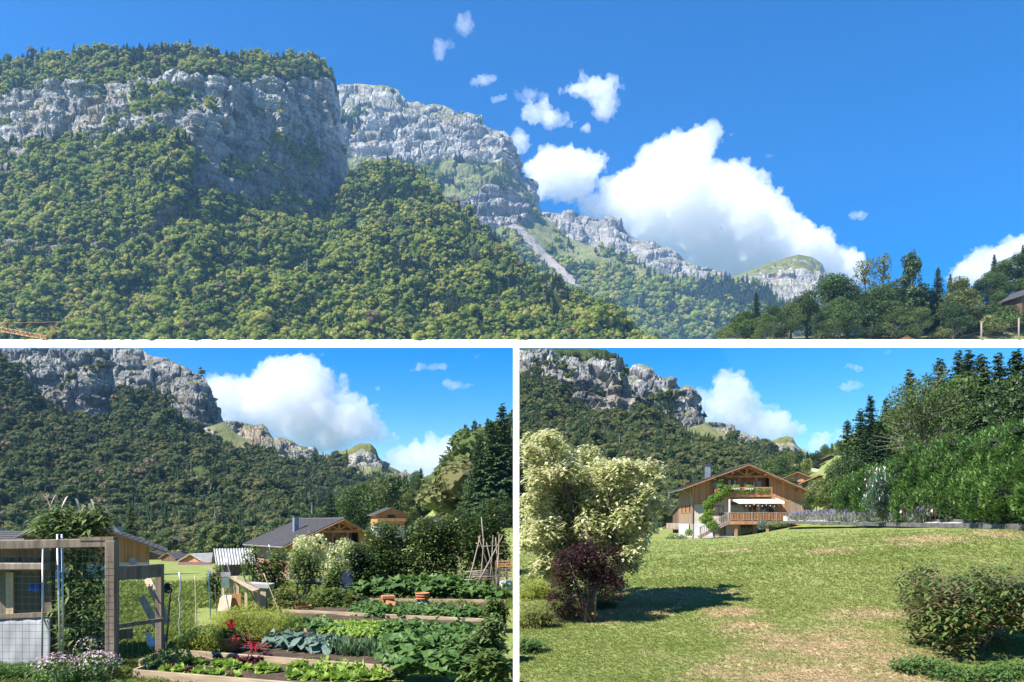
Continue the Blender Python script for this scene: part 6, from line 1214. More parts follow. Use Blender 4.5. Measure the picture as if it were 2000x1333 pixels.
# vine climbing to the balcony
e = empty('climbing_vine', CH + Vector((-4.3, -2.2, 0))); tag(e, 'bright green vine climbing the chalet to the balcony rail', 'vine')
path = [(-0.2, -0.6, 1.2), (-0.9, -0.2, 1.9), (-0.3, 0.4, 1.7), (-0.2, 0.8, 2.6), (-0.3, 0.9, 3.4), (0.3, 1.2, 4.0), (0.9, 1.2, 4.3), (1.4, 1.3, 4.8), (2.0, 1.25, 5.15), (2.9, 1.2, 5.05), (3.8, 1.2, 4.95), (4.6, 1.2, 5.0), (5.4, 1.2, 5.05), (6.2, 1.2, 5.0), (1.2, 1.3, 6.2), (1.25, 1.3, 5.6)]
bl = [(p, (0.62, 0.36, 0.5) if i < 9 else (0.42, 0.22, 0.22)) for i, p in enumerate(path)]; cc, dd = blob_points(bl, 6500, rR, 0.3, 1.1); V, Fa = leaf_cards(cc, dd, 0.10, rR, 0.8)
obj('foliage', np_mesh('foliage', V, Fa, mat_leaf('vine_leaves', [(0.10, 0.19, 0.025), (0.16, 0.27, 0.035), (0.24, 0.34, 0.06)], 0.45, 0.5, 1.0, 0.0)), e); MB().tube([(0.1, -0.3, -0.1), (-0.1, 0, 1.2), (-.2, .6, 2.4), (.4, 1.1, 4), (1.4, 1.2, 4.9)], [.12, .1, .07, .05, .03], 7).build('stem', BARK, e, True)
for i, x in enumerate((-1.15, 0.35)):
    e = empty('flower_box', CH + Vector((x - 0.4, -1.05, 5.0))); tag(e, ('left', 'right')[i] + ' red and white flower box on the balcony rail', 'flower box'); MB().box(-.5, .5, -.12, .1, .1, .36).build('box', mat_plain('flower_box_red', (0.5, 0.16, 0.12)) if i == 0 else bpy.data.materials['flower_box_red'], e)
    for k in range(4): MB().box(-.42 + k * .24, -.30 + k * .24, -.125, -.121, .14, .32).build('white_panel', PLASTER_W, e)
    q, n_ = blob_points([((0, 0, .45), (.5, .15, .2))], 260, rR, 0.2, 1.1); obj('plants', np_mesh('plants', *leaf_cards(q, n_, .07, rR), L_LET), e)
e = empty('festoon_lights', CH + Vector((0, -2.3, 3.5))); tag(e, 'string of small festoon bulbs under the awning', 'string lights'); pts = [(-1.2 + k * 0.22, 0, 0.05 - 0.18 * abs(math.sin(k * 0.5))) for k in range(20)]; MB().tube(pts, 0.012, 4).build('cable', DARKWOOD, e)
for k in range(2, 20, 2): MB().lathe([(0, -.16), (.05, -.13), (.06, -.08), (.03, -.03), (0, 0)], 8, pts[k]).build('bulb', PLASTER_W, e, True)
for i, (x, lb) in enumerate(((0.6, 'leafy pot plant on the deck behind the rail'), (2.6, 'red geranium on the deck behind the rail'), (-0.9, 'small pot plant at the left end of the deck'))):
    e = empty('deck_plant', CH + Vector((x, -2.3, 1.72))); tag(e, lb, 'pot plant'); MB().lathe([(0, 0), (.16, 0), (.2, .3)], 12).build('pot', TERRA, e, True); q, n_ = blob_points([((0, 0, .55), (.3, .3, .3))], 160, rR, .2, 1.1); obj('foliage', np_mesh('foliage', *leaf_cards(q, n_, .07, rR), L_AMA if i == 1 else L_CROP), e)
e = empty('deck_table', CH + Vector((1.5, -1.4, 1.72))); tag(e, 'small dining table on the chalet deck', 'table'); MB().box(-.9, .9, -.4, .4, .68, .72).build('top', GREYWOOD, e)
for x in (-.8, .8): MB().box(x - .04, x + .04, -.3, .3, 0, .68).build('leg', DARKWOOD, e)
e = empty('white_table', CH + Vector((6.75, -0.6, 1.92))); tag(e, 'small white topped table beside the garage wall', 'table'); MB().box(-.45, .45, -.3, .3, .9, .97).build('top', PLASTER_W, e); MB().box(-.3, .3, -.2, .2, 0, .9).build('base', BEAM, e)
e = MB().lathe([(0, 0), (.1, 0), (.11, .18), (.05, .26), (.05, .34), (0, .35)], 10).build('red_lantern', mat_plain('red_lantern', (0.4, 0.03, 0.02)), loc=CH + Vector((6.75, -0.6, 2.89)), smooth=True); tag(e, 'red lantern on the small white table', 'lantern')
o = obj('terrace_slab', np_mesh('terrace_slab', [tuple(CH + Vector(v)) for v in ((-5.6, -4.2, -.02), (1.0, -3.6, .1), (1.0, .1, .1), (-5.6, .1, -.02))], [(0, 1, 2, 3)], GRAVEL)); o['kind'] = 'structure'
tag(MB().box(-.9, .9, -.25, .25, -.2, .25).build('stone_border', mat_plain('buff_stone', (0.5, 0.42, 0.32), (0.4, 0.33, 0.25), 3, .9, bmp=.3), loc=P(1335, 1052, 80), bevel=.05), 'buff stone border before the chalet corner', 'stone')
p = P(1319, 1058, 78); shrub('dry_shrub', [((0, 0, .5), (.9, .6, .5)), ((.7, 0, .45), (.6, .5, .45)), ((-.6, 0, .35), (.6, .5, .35))], 1500, .06, L_BUDD, p + Vector((0, 0, -.2)), 'greyish shrub before the corner of the chalet', seed=3, lo=.2)
p = P(1345, 1050, 80.5); shrub('lime_shrub', [((0, 0, .5), (.4, .4, .4))], 600, .07, L_LET, p, 'small lime green plant at the chalet corner', seed=4, lo=.2)
p = P(1490, 1035, 80); shrub('grey_shrub', [((0, 0, .5), (.6, .5, .6))], 700, .07, L_KALE, p, 'grey leaved shrub under the deck edge', seed=5, lo=.2)
p = P(1517, 1030, 78); shrub('mixed_border', [((0, 0, .3), (1.2, .5, .35)), ((1.2, 0, .4), (.8, .5, .35))], 900, .07, L_BUDD, p, 'low mixed border along the right end of the deck', seed=6, lo=.2)
# barn and neighbours behind the chalet
c = P(1320, 973, 120); corrugated_barn((c.x + 2.0, 120, c.z - 6.8), math.radians(-58), 'dark barn with pale corrugated roof left of the chalet', 7, 6, 4.4)
c = P(1298, 990, 210); house((c.x, 210, c.z - 4.5), 0.3, 'white house with dull red roof behind the flowering tree', w=9, l=7, hw=2.6, hu=.6, pitch=.4, roof=RUST, upper=PLASTER_W, courses=5, wins=((-2, -1, .8, 1.8),), name='far_house')
c = P(1260, 985, 225); house((c.x, 225, c.z - 4.5), -0.3, 'tiny chalet at the foot of the wooded mountain', w=9, l=8, hw=2.4, hu=1.4, pitch=.4, courses=4, wins=((-1, 0, .8, 1.8),), name='far_house')
c = P(1557, 919, 175); house((c.x, 175, c.z - 7.0), math.radians(-14), 'larch hillside chalet with balcony right of the chalet roof', w=8.6, l=8, hw=2.4, hu=2.2, pitch=.42, ov=1.0, upper=LARCH, courses=8, wins=((-2.5, -1.5, .7, 2), (-.8, .2, .3, 2), (1, 2, .7, 2), (-1.2, 1.2, 3.4, 4.4)), balcony=2.7, name='hillside_chalet')
c = P(1603, 928, 160); house((c.x, 160, c.z - 4.6), math.radians(-32), 'low dark cabin with white door beside the hill road', w=7.4, l=7, hw=1.9, hu=1.0, pitch=.42, lower=DARKWOOD, courses=7, wins=((-1.6, -.6, .2, 1.6), (.4, 1.6, .2, 1.6)), name='cabin')
c = P(1624, 891, 240); house((c.x, 240, c.z - 5.8), math.radians(-30), 'white and dark chalet highest on the hill', w=8.6, l=7, hw=3.0, hu=1.2, pitch=.42, courses=6, wins=((-3, -2, 1, 2.2), (-1.2, .2, .6, 2.4), (1.4, 2.6, 1, 2.2)), name='hilltop_chalet')
MB_ = MB(); V = [P(1585, 921, 200), P(1600, 924, 196), P(1615, 928, 190), P(1625, 931, 186)]
o = obj('hill_road', np_mesh('hill_road', [tuple(q + Vector((0, dz * 0, dz))) for q in V for dz in (0, .9)], [(0, 1, 3, 2), (2, 3, 5, 4), (4, 5, 7, 6)], GRAVEL)); o['kind'] = 'structure'
def bank(name, curves, mat, nx=60): 
    return loft(name, curves, [(16, mat, 0, 1.2)] * (len(curves) - 1), nx=nx, back=False, seed=77, lim=2000)
bank('grassy_hillside', [[(1540, 905, 290), (1600, 890, 290), (1660, 850, 290), (1760, 800, 260), (1900, 760, 230), (2100, 720, 210)], [(1540, 945, 215), (1600, 925, 210), (1660, 910, 190), (1760, 890, 160), (1900, 880, 140), (2100, 880, 130)], [(1540, 1012, 120), (1660, 1004, 110), (1800, 1000, 90), (1950, 1000, 80), (2100, 1000, 75)]], mat_ground('hill_meadow', [(0.07, 0.10, 0.02), (0.12, 0.15, 0.035), (0.17, 0.18, 0.06)], 4))
# A-frame utility pole
e = empty('utility_pole', P(1640, 978, 100)); tag(e, 'pale A-frame utility pole before the spruces', 'utility pole'); o0 = e.location.copy()
MB().tube([loc(1634, 978, 100), loc(1644, 924, 100)], .12, 8).build('leg', BEAM_G, e, True); MB().tube([loc(1644, 966, 100), loc(1645, 924, 100)], .12, 8).build('leg', BEAM_G, e, True)
for y in (942, 962): MB().bar(loc(1637 + (978 - y) * .14, y, 100), loc(1645, y, 100), .1).build('cross_bar', BEAM_G, e)
for i in (0, 1): MB().lathe([(0, 0), (.06, 0), (.08, .1), (.04, .2), (0, .22)], 8, loc(1643 + i * 3, 923, 100)).build('insulator', PLASTER_W, e, True)
tag(MB().tube([P(1628, 985, 104), P(1628, 935, 104)], .13, 8).build('dark_pole', DARKWOOD, smooth=True), 'dark pole beside the A-frame utility pole', 'pole')
# hillside trees
TR = [('spruce_tree', SPRUCE[1], 1655, 822, 96, 'outermost spruce of the dark group right of the hill houses'), ('spruce_tree', SPRUCE[0], 1680, 800, 92, 'second spruce of the dark group above the utility pole'), ('spruce_tree', SPRUCE[2], 1700, 774, 94, 'tallest spruce of the dark group above the utility pole'), ('spruce_tree', SPRUCE[1], 1690, 840, 86, 'lower spruce in front of the dark group'), ('spruce_tree', SPRUCE[0], 1712, 830, 84, 'spruce between the dark group and the ash tree'),
      ('broadleaf_tree', ASHDK[0], 1660, 880, 84, 'dark bushy tree at the foot of the spruces'), ('broadleaf_tree', ASHES[0], 1640, 898, 90, 'round green tree left of the spruces'), ('spruce_tree', SPRUCE[2], 1731, 778, 110, 'small spruce top left of the ash tree'), ('spruce_tree', SPRUCE[0], 1777, 724, 112, 'spruce top above the left side of the ash tree'), ('spruce_tree', SPRUCE[1], 1836, 702, 112, 'spruce top above the right side of the ash tree'), ('spruce_tree', SPRUCE[2], 1872, 687, 112, 'left one of the paired spruce tops'), ('spruce_tree', SPRUCE[0], 1893, 686, 110, 'right one of the paired spruce tops'), ('spruce_tree', SPRUCE[1], 1916, 694, 104, 'spruce right of the paired tops'),
      ('broadleaf_tree', ASHES[1], 1868, 742, 92, 'bright green tree right of the ash branches'), ('spruce_tree', SPRUCE[0], 1925, 720, 82, 'broad spruce above the hedge, left of its neighbour'), ('spruce_tree', SPRUCE[2], 1950, 692, 84, 'broad spruce above the hedge, near the picture edge'), ('spruce_tree', SPRUCE[1], 1985, 686, 80, 'tall spruce at the right picture edge'), ('broadleaf_tree', ASHDK[1], 1985, 730, 70, 'dark broadleaf tree at the right picture edge'), ('broadleaf_tree', ASHES[2], 1745, 800, 96, 'green tree behind the ash branches on the left'), ('broadleaf_tree', ASHDK[0], 1830, 760, 100, 'dark tree behind the ash branches'), ('spruce_tree', SPRUCE[0], 2010, 700, 78, 'spruce cut by the right picture edge'),
      ('broadleaf_tree', ASHES[0], 1505, 898, 210, 'tree behind the chalet ridge'), ('broadleaf_tree', ASHES[1], 1527, 890, 205, 'broad tree behind the chalet roof'), ('poplar_tree', POPLAR, 1562, 878, 215, 'dark columnar tree above the larch hillside chalet'), ('yellow_tree', YELLO[1], 1548, 880, 220, 'thin pale tree above the larch hillside chalet'), ('yellow_tree', YELLO[0], 1576, 897, 190, 'yellow green tree right of the larch hillside chalet'), ('spruce_tree', SPRUCE[2], 1577, 882, 240, 'small spruce behind the yellow green tree'), ('spruce_tree', SPRUCE[0], 1490, 900, 240, 'small spruce tip left of the chalet trees'), ('broadleaf_tree', ASHDK[1], 1595, 880, 235, 'dark tree above the hill road'), ('broadleaf_tree', ASHES[2], 1612, 868, 250, 'tree behind the highest chalet'), ('spruce_tree', SPRUCE[1], 1625, 866, 260, 'small spruce behind the highest chalet'), ('broadleaf_tree', ASHES[0], 1638, 862, 240, 'tree right of the highest chalet')]
for nm, ms, px, t, d, lb in TR:
    g = on(px, d); hm = min(P(px, t, d).z - g.z, 24 if nm == 'spruce_tree' else 17); base = P(px, t, d) - Vector((0, 0, hm)); e = tree(nm, ms, base, hm / (16 if nm == 'spruce_tree' else 10), lb, group='trees on the hillside above the hedge')
    if nm == 'spruce_tree': e.scale.x *= 1.5; e.scale.y *= 1.5
ASH = broadleaf_meshes(190, 9500, L_BROAD, 12, 6.0, base=.12, lobes=26, leaf=.18, open_=.45, twig=TWIG)
g = P(1805, 910, 78); tree('ash_tree', ASH, g, (P(1800, 735, 78).z - g.z) / 12, 'spreading ash tree with pale bare branches above the hedge', rz=0.4)
for i, (px, py, d, s, k, lb) in enumerate(((1595, 1003, 74, .8, 0, 'fruit bush right of the garage wall'), (1618, 1000, 72, 1.0, 1, 'pale leafy bush left of the hedge'), (1640, 1000, 70, 1.0, 0, 'green bush against the end of the hedge'), (1577, 1010, 78, .45, 2, 'low dark bush behind the gravel'), (1600, 975, 110, 1.0, 1, 'bush on the bank below the cabin'), (1625, 970, 115, 1.1, 0, 'bush below the A-frame pole'), (1545, 968, 160, 1.2, 2, 'bush below the larch hillside chalet'))):
    e = tree('bush', BUSH[k], P(px, py, d), s, lb, 'bush', 'bushes at the end of the hedge')
# hedge of overgrown conifers
e = empty('conifer_hedge', P(1800, 1008, 44)); tag(e, 'long overgrown conifer hedge behind the lavender terrace', 'hedge'); o0 = e.location.copy(); bl = []
for px, top, bot, d, w in ((1668, 925, 1008, 56, 32), (1700, 908, 1008, 53, 34), (1732, 893, 1008, 50, 36), (1765, 880, 1008, 47, 38), (1800, 868, 1008, 45, 40), (1838, 856, 1008, 42, 42), (1875, 850, 1008, 40, 44), (1912, 838, 1008, 37, 46), (1952, 828, 1006, 35, 50), (1995, 818, 1004, 32, 54), (2045, 812, 1004, 30, 56)):
    for k in range(7):
        y = bot - (bot - top) * (0.12 + .76 * k / 6); ww = w * (1.25 - .75 * (k / 6)) * rR.uniform(.75, 1.1); c = loc(px + rR.uniform(-14, 14), y, d + rR.uniform(-1.2, .8)); r_ = ww / F * d; bl.append((tuple(c), (r_, r_ * .8, r_ * .75)))
cc, dd = blob_points(bl, 52000, rR, .72, 1.14, .1); az = np.arctan2(dd[:, 1], dd[:, 0]) + rR.normal(0, 1.1, len(cc))
V, Fa = strip_leaves(cc, az, rR.uniform(.0, 1.3, len(cc)), rR.uniform(.16, .42, len(cc)), rR.uniform(.025, .065, len(cc)), rR.uniform(.0, .35, len(cc)), 2, [.5, 1, .9, .6, .1]); obj('foliage', np_mesh('foliage', V, Fa, THUJA), e)
V, Fa = joinVF([(ICO1[0] * np.array(s_) * .72 + np.array(c_), quads(ICO1[1])) for c_, s_ in bl]); obj('inner_core', np_mesh('inner_core', V, Fa, mat_plain('inner_hedge', (0.02, 0.03, 0.012))), e)  # dark solid cores behind the outer sprays
p = P(1717, 1006, 46); sb = shrub('white_butterfly_bush', [((0, 0, 1.3), (.8, .6, .9)), ((-.3, 0, .8), (.7, .6, .7)), ((.4, 0, .8), (.6, .6, .7)), ((0, 0, 2.0), (.5, .4, .6))], 2200, .1, L_KALE, p, 'grey green butterfly bush with white spikes before the hedge', seed=9, kind='leaf', L=.22, W=.03, lo=.2)
q, n_ = blob_points([((0, 0, 1.5), (1.0, .7, 1.2))], 60, rR, .85, 1.1, .9); V, Fa = strip_leaves(q, rR.uniform(0, 6.28, 60), rR.uniform(.6, 1.4, 60), .3, .03, .2, 3); obj('flower_spikes', np_mesh('flower_spikes', V, Fa, mat_leaf('white_flowers', [(.5, .45, .5), (.7, .66, .68)], .2)), sb)
# lavender terrace: kerbs, gravel, lavender, lamps
KERB = mat_plain('grey_kerb_stone', (0.13, 0.125, 0.12), (0.06, 0.058, 0.055), 2, .9, bmp=.4, dist=.02)
kp = [(2040, 1030, 29), (1960, 1029, 32), (1880, 1027.5, 36), (1800, 1026, 41), (1720, 1024.5, 47), (1640, 1022.5, 56), (1575, 1021, 66), (1530, 1020, 75)]
for tier, (dy, dd_, n) in enumerate(((0, 0, 7), (-8, 2.0, 3), (-14.5, 4.0, 3))):
    for i in range(n):
        a, b = kp[i], kp[i + 1]; A, B = P(a[0], a[1] + dy, a[2] + dd_), P(b[0], b[1] + dy * .96, b[2] + dd_)
        tag(MB().bar(A, B - (B - A) * .006, .16, .24).build('kerb_stone', KERB, bevel=.015), ('front', 'middle', 'rear')[tier] + ' terrace kerb, ' + ('length nearest the right picture edge', 'second length from the right', 'third length from the right', 'fourth length from the right', 'fifth length from the right', 'length before the hedge end', 'length nearest the deck')[i], 'kerb', 'kerbs of the lavender terrace')
V = []; 
for a in kp: V += [tuple(P(a[0], a[1] - 1.0, a[2] + .2)), tuple(P(a[0], a[1] - 12 if a[0] < 1800 else a[1] - 19, a[2] + 6))]
o = obj('gravel_path', np_mesh('gravel_path', V, [(2 * i, 2 * i + 2, 2 * i + 3, 2 * i + 1) for i in range(7)], GRAVEL)); o['kind'] = 'structure'
LAV = mat_leaf('lavender_leaves', [(0.12, 0.15, 0.10), (0.20, 0.23, 0.17), (0.28, 0.30, 0.24)], .2); LAVF = mat_leaf('lavender_flowers', [(0.17, 0.13, 0.22), (0.26, 0.22, 0.31)], .2)
def lavender_mesh(s):
    r = np.random.default_rng(s); c, d_ = blob_points([((0, 0, .12), (.26, .26, .2))], 260, r, .2, 1.1); c = c[c[:, 2] > 0]; a = strip_leaves(c, r.uniform(0, 6.28, len(c)), r.uniform(.5, 1.4, len(c)), .14, .008, .1, 2)
    b = r.normal(0, .12, (90, 3)) * (1, 1, .2) + (0, 0, .24); f = strip_leaves(b, r.uniform(0, 6.28, 90), r.uniform(.8, 1.5, 90), .2, .011, .1, 3, [.1, .1, .3, 1, .7]); return np_mesh('foliage', *a, LAV), np_mesh('flowers', *f, LAVF)
LM = [lavender_mesh(i) for i in range(3)]
for i in range(46):
    t = rR.random() if i < 14 else .42 + .55 * (i - 14) / 32; j = min(int(t * 7), 6); u = t * 7 - j; a = np.array(kp[j]) * (1 - u) + np.array(kp[j + 1]) * u; up = t < .42
    p = P(a[0], a[1] - (rR.choice([1, 9, 16]) if up else rR.uniform(1, 5)), a[2] + (rR.uniform(.3, 4) if up else rR.uniform(.3, 1.5))); e = empty('lavender', p, rR.uniform(0, 6)); e.scale = (rR.uniform(.8, 1.5) * (1.0 if up else 1.5),) * 3; m_ = LM[i % 3]; obj('foliage', m_[0], e); obj('flowers', m_[1], e); tag(e, 'lavender bush on the tiered right end of the terrace' if up else 'lavender bush in the continuous row along the gravel, ' + ('end nearest the hedge lamps', 'middle stretch', 'end nearest the deck')[min(2, int((t - .42) / .58 * 3))], 'lavender', 'lavender bushes of the terrace')
REDP = mat_plain('red_metal', (0.35, 0.04, 0.05), (0.25, 0.03, 0.04), 4, .5)
for px, py, d, lb in ((1763, 1014, 43, 'red hooked garden lamp nearest the butterfly bush'), (1824, 1013, 40, 'red hooked garden lamp in the middle of the terrace'), (1983, 1004, 32, 'red hooked garden lamp at the right picture edge')):
    e = empty('garden_lamp', P(px, py, d)); tag(e, lb, 'garden lamp', 'red hooked lamps on the terrace'); MB().tube([(.08, 0, -.1), (.05, 0, .3), (.02, 0, .46), (-.05, 0, .52), (-.10, 0, .48)], .016, 6).build('hook', REDP, e, True); MB().lathe([(0, -.16), (.05, -.15), (.06, -.08), (.035, 0), (0, .01)], 10, (-.10, 0, .46)).build('lamp_jar', PLASTER_W, e, True)
# flowering maple, purple bush, rough growth by the post
p = on(1158, 18.0); z0 = p.z; o0 = Vector((p.x, p.y, z0)); bl = []
for px, py, r_ in ((1045, 870, 26), (1072, 868, 24), (1040, 910, 26), (1090, 900, 30), (1060, 950, 34), (1105, 940, 38), (1150, 915, 34), (1195, 908, 30), (1225, 925, 28), (1262, 915, 24), (1280, 930, 18), (1180, 960, 44), (1230, 965, 36), (1268, 975, 24), (1295, 985, 15), (1120, 1000, 46), (1060, 1000, 34), (1040, 985, 22), (1180, 1015, 46), (1240, 1010, 34), (1040, 1040, 24), (1080, 1055, 36), (1140, 1070, 44), (1200, 1070, 42), (1235, 1065, 26), (1060, 1095, 22), (1195, 1110, 30), (1225, 1095, 22), (1035, 1060, 20), (1100, 1110, 34), (1150, 1130, 34), (1190, 1145, 26), (1075, 1135, 22), (1130, 1160, 26)):
    for k in range(5): d = 18 + rR.uniform(-1.4, 1.4); a_ = rR.uniform(0, 6.28); c = P(px + r_ * .6 * math.cos(a_), py + r_ * .6 * math.sin(a_), d) - o0; q = r_ / F * d * rR.uniform(.45, .85); bl.append((tuple(c), (q, q, q * .8)))
for px, py, r_ in ((1090, 985, 62), (1170, 985, 66), (1120, 1070, 56), (1190, 1060, 50), (1060, 1040, 44), (1230, 975, 42), (1080, 920, 40)): q = r_ / F * 18; bl.append((tuple(P(px, py, 18.2) - o0), (q, q, q * .85)))
e = empty('variegated_maple', o0); tag(e, 'large cream variegated maple in leaf at the left of the lawn', 'tree'); cc, dd = blob_points(bl, 46000, rR, .05, 1.25, .15); V, Fa = strip_leaves(cc, rR.uniform(0, 6.28, len(cc)), rR.uniform(-.5, .6, len(cc)), rR.uniform(.08, .14, len(cc)), rR.uniform(.026, .042, len(cc)), .35, 2); obj('crown', np_mesh('crown', V, Fa, MAPLE), e)
tb = MB().tube([(0, 0, -.1), (.02, .05, .6), (0, 0, 1.2)], [.10, .08, .06], 8)
for c_, s_ in bl[::3]: tb.tube([(0, 0, .5), (c_[0] * .4, c_[1] * .4, .5 + (c_[2] - .5) * .5), c_], [.035, .022, .006], 5)
tb.build('trunk', BARK, e, True)
PURP = mat_leaf('purple_leaves', [(0.026, 0.012, 0.018), (0.050, 0.020, 0.028), (0.095, 0.03, 0.038)], .25, .4, 2, 0)
p = on(1148, 16.2); b = [((rR.uniform(-.55, .55), rR.uniform(-.4, .3), rR.uniform(.4, 1.45)), (.30, .28, .30)) for _ in range(17)] + [((0, 0, 1.65), (.24, .2, .24)), ((-.6, 0, .35), (.35, .3, .28))]; sp = shrub('purple_smoke_bush', b, 6500, .035, PURP, p, 'dark purple leaved bush in front of the variegated maple', seed=12, lo=.4, kind='leaf', L=.07, W=.022, stems=9)
for i, (px, py, w, h, m_, n, lb) in enumerate(((1045, 1170, .55, .5, L_LIME, 1500, 'yellow green weeds under the variegated maple'), (1095, 1205, .55, .35, L_CROP, 1400, 'low green undergrowth left of the purple bush'), (1040, 1225, .45, .45, L_YELLOW, 1200, 'dry grass tuft beside the white post'), (1060, 1130, .6, .6, L_YELLOW, 1300, 'tall dry weeds behind the undergrowth'), (1030, 1275, .3, .25, L_CROP, 600, 'small weed clump at the foot of the white post'), (1180, 1190, .3, .2, L_CROP, 600, 'green weeds at the foot of the purple bush'))):
    p = G(px, py); shrub('undergrowth', [((0, 0, h * .4), (w, w * .8, h * .6)), ((w * .5, .1, h * .3), (w * .6, w * .5, h * .4))], n, .04, m_, p, lb, 'undergrowth', seed=90 + i, lo=.1, kind='leaf', L=.12, W=.014, stems=0, group='rough growth by the white post')
PEON = mat_leaf('peony_leaves', [(0.035, 0.075, 0.022), (0.065, 0.125, 0.030), (0.12, 0.17, 0.045), (0.16, 0.11, 0.05), (0.12, 0.05, 0.05)], .25, .28, 2.2, 0)
p = on(1905, 12.9); b = [((rR.uniform(-.75, 1.0), rR.uniform(-.9, 1.4), rR.uniform(.35, 1.05)), (.42, .45, .40)) for _ in range(28)] + [((-.75, .2, .35), (.3, .4, .3)), ((-.6, -.5, .3), (.3, .3, .28)), ((.6, .9, .95), (.4, .4, .3)), ((0.1, .8, .9), (.4, .4, .3))]
pe = shrub('peony_bush', b, 8000, .05, PEON, p, 'large glossy peony bush with browning leaves on the lawn', seed=14, lo=.45, kind='leaf', L=.15, W=.026, stems=14)
tb = MB()
for k in range(9): x, y = rR.uniform(-.6, .9), rR.uniform(-.3, 1.2); z = 1.26 + rR.uniform(-.12, .1); tb.tube([(x, y, 1.0), (x + .03, y, z)], .0035, 4); [tb.tube([(x + .03, y, z), (x + .03 + .04 * math.cos(a), y + .04 * math.sin(a), z + .03)], [.012, .004], 4) for a in (0, 2.1, 4.2)]
tb.build('seed_heads', mat_plain('brown_seed_heads', (0.30, 0.17, 0.10)), pe)
p = G(1775, 1205); shrub('young_sapling', [((0, 0, .15), (.1, .1, .14))], 120, .05, PEON, p, 'small dark seedling beside the peony bush', seed=15, kind='leaf', L=.1, W=.016)
for i, (px, py, w) in enumerate(((1800, 1312, .45), (1900, 1330, .6), (1990, 1320, .5))):
    p = G(px, py); shrub('border_weeds', [((0, 0, .08), (w, .3, .12))], 700, .04, L_CROP, p, ('weeds at the near left foot of the peony bush', 'weeds along the bottom edge below the peony bush', 'weeds at the bottom right corner of the lawn')[i], 'weeds', seed=120 + i, kind='leaf', L=.12, W=.016, stems=0)
# building crane seen through the maple
def crane(p0, p1, d, label, apex=None):
    CR = mat_plain('crane_orange', (0.62, 0.26, 0.04), (0.45, 0.17, 0.03), 2, .6) if 'crane_orange' not in bpy.data.materials else bpy.data.materials['crane_orange']
    e = empty('tower_crane', P(*p1, d)); tag(e, label, 'crane'); global o0; o0 = e.location.copy(); A, B = loc(*p0, d), loc(*p1, d); s = (B - A).length; n = 14; h = s * .055; jb = MB(); up = Vector((0, 0, h)); w = Vector((0, h * .5, 0)); r_ = h * .08
    for k in (-1, 1): jb.tube([A + w * k, B + w * k], r_, 5)
    jb.tube([A + up, B + up], r_, 5)
    for i in range(n):
        a, m, b = A.lerp(B, i / n), A.lerp(B, (i + .5) / n) + up, A.lerp(B, (i + 1) / n)
        for k in (-1, 1): jb.tube([a + w * k, m], r_ * .6, 4); jb.tube([m, b + w * k], r_ * .6, 4)
    jb.build('jib', CR, e)
    if apex:
        T = loc(*apex, d); MB().tube([B + Vector((-h, 0, 0)), T], r_ * 1.2, 5).tube([B + Vector((h * .6, 0, 0)), T], r_ * 1.2, 5).build('head_frame', CR, e); MB().tube([T, A + up], r_ * .5, 4).build('tie_bar', CR, e)
    return e
cr = crane((1009, 925), (1066, 932), 215, 'orange crane jib seen through the variegated maple'); MB().bar((0, 0, 0), (0, 0, -14), .8).build('mast', bpy.data.materials['crane_orange'], cr)
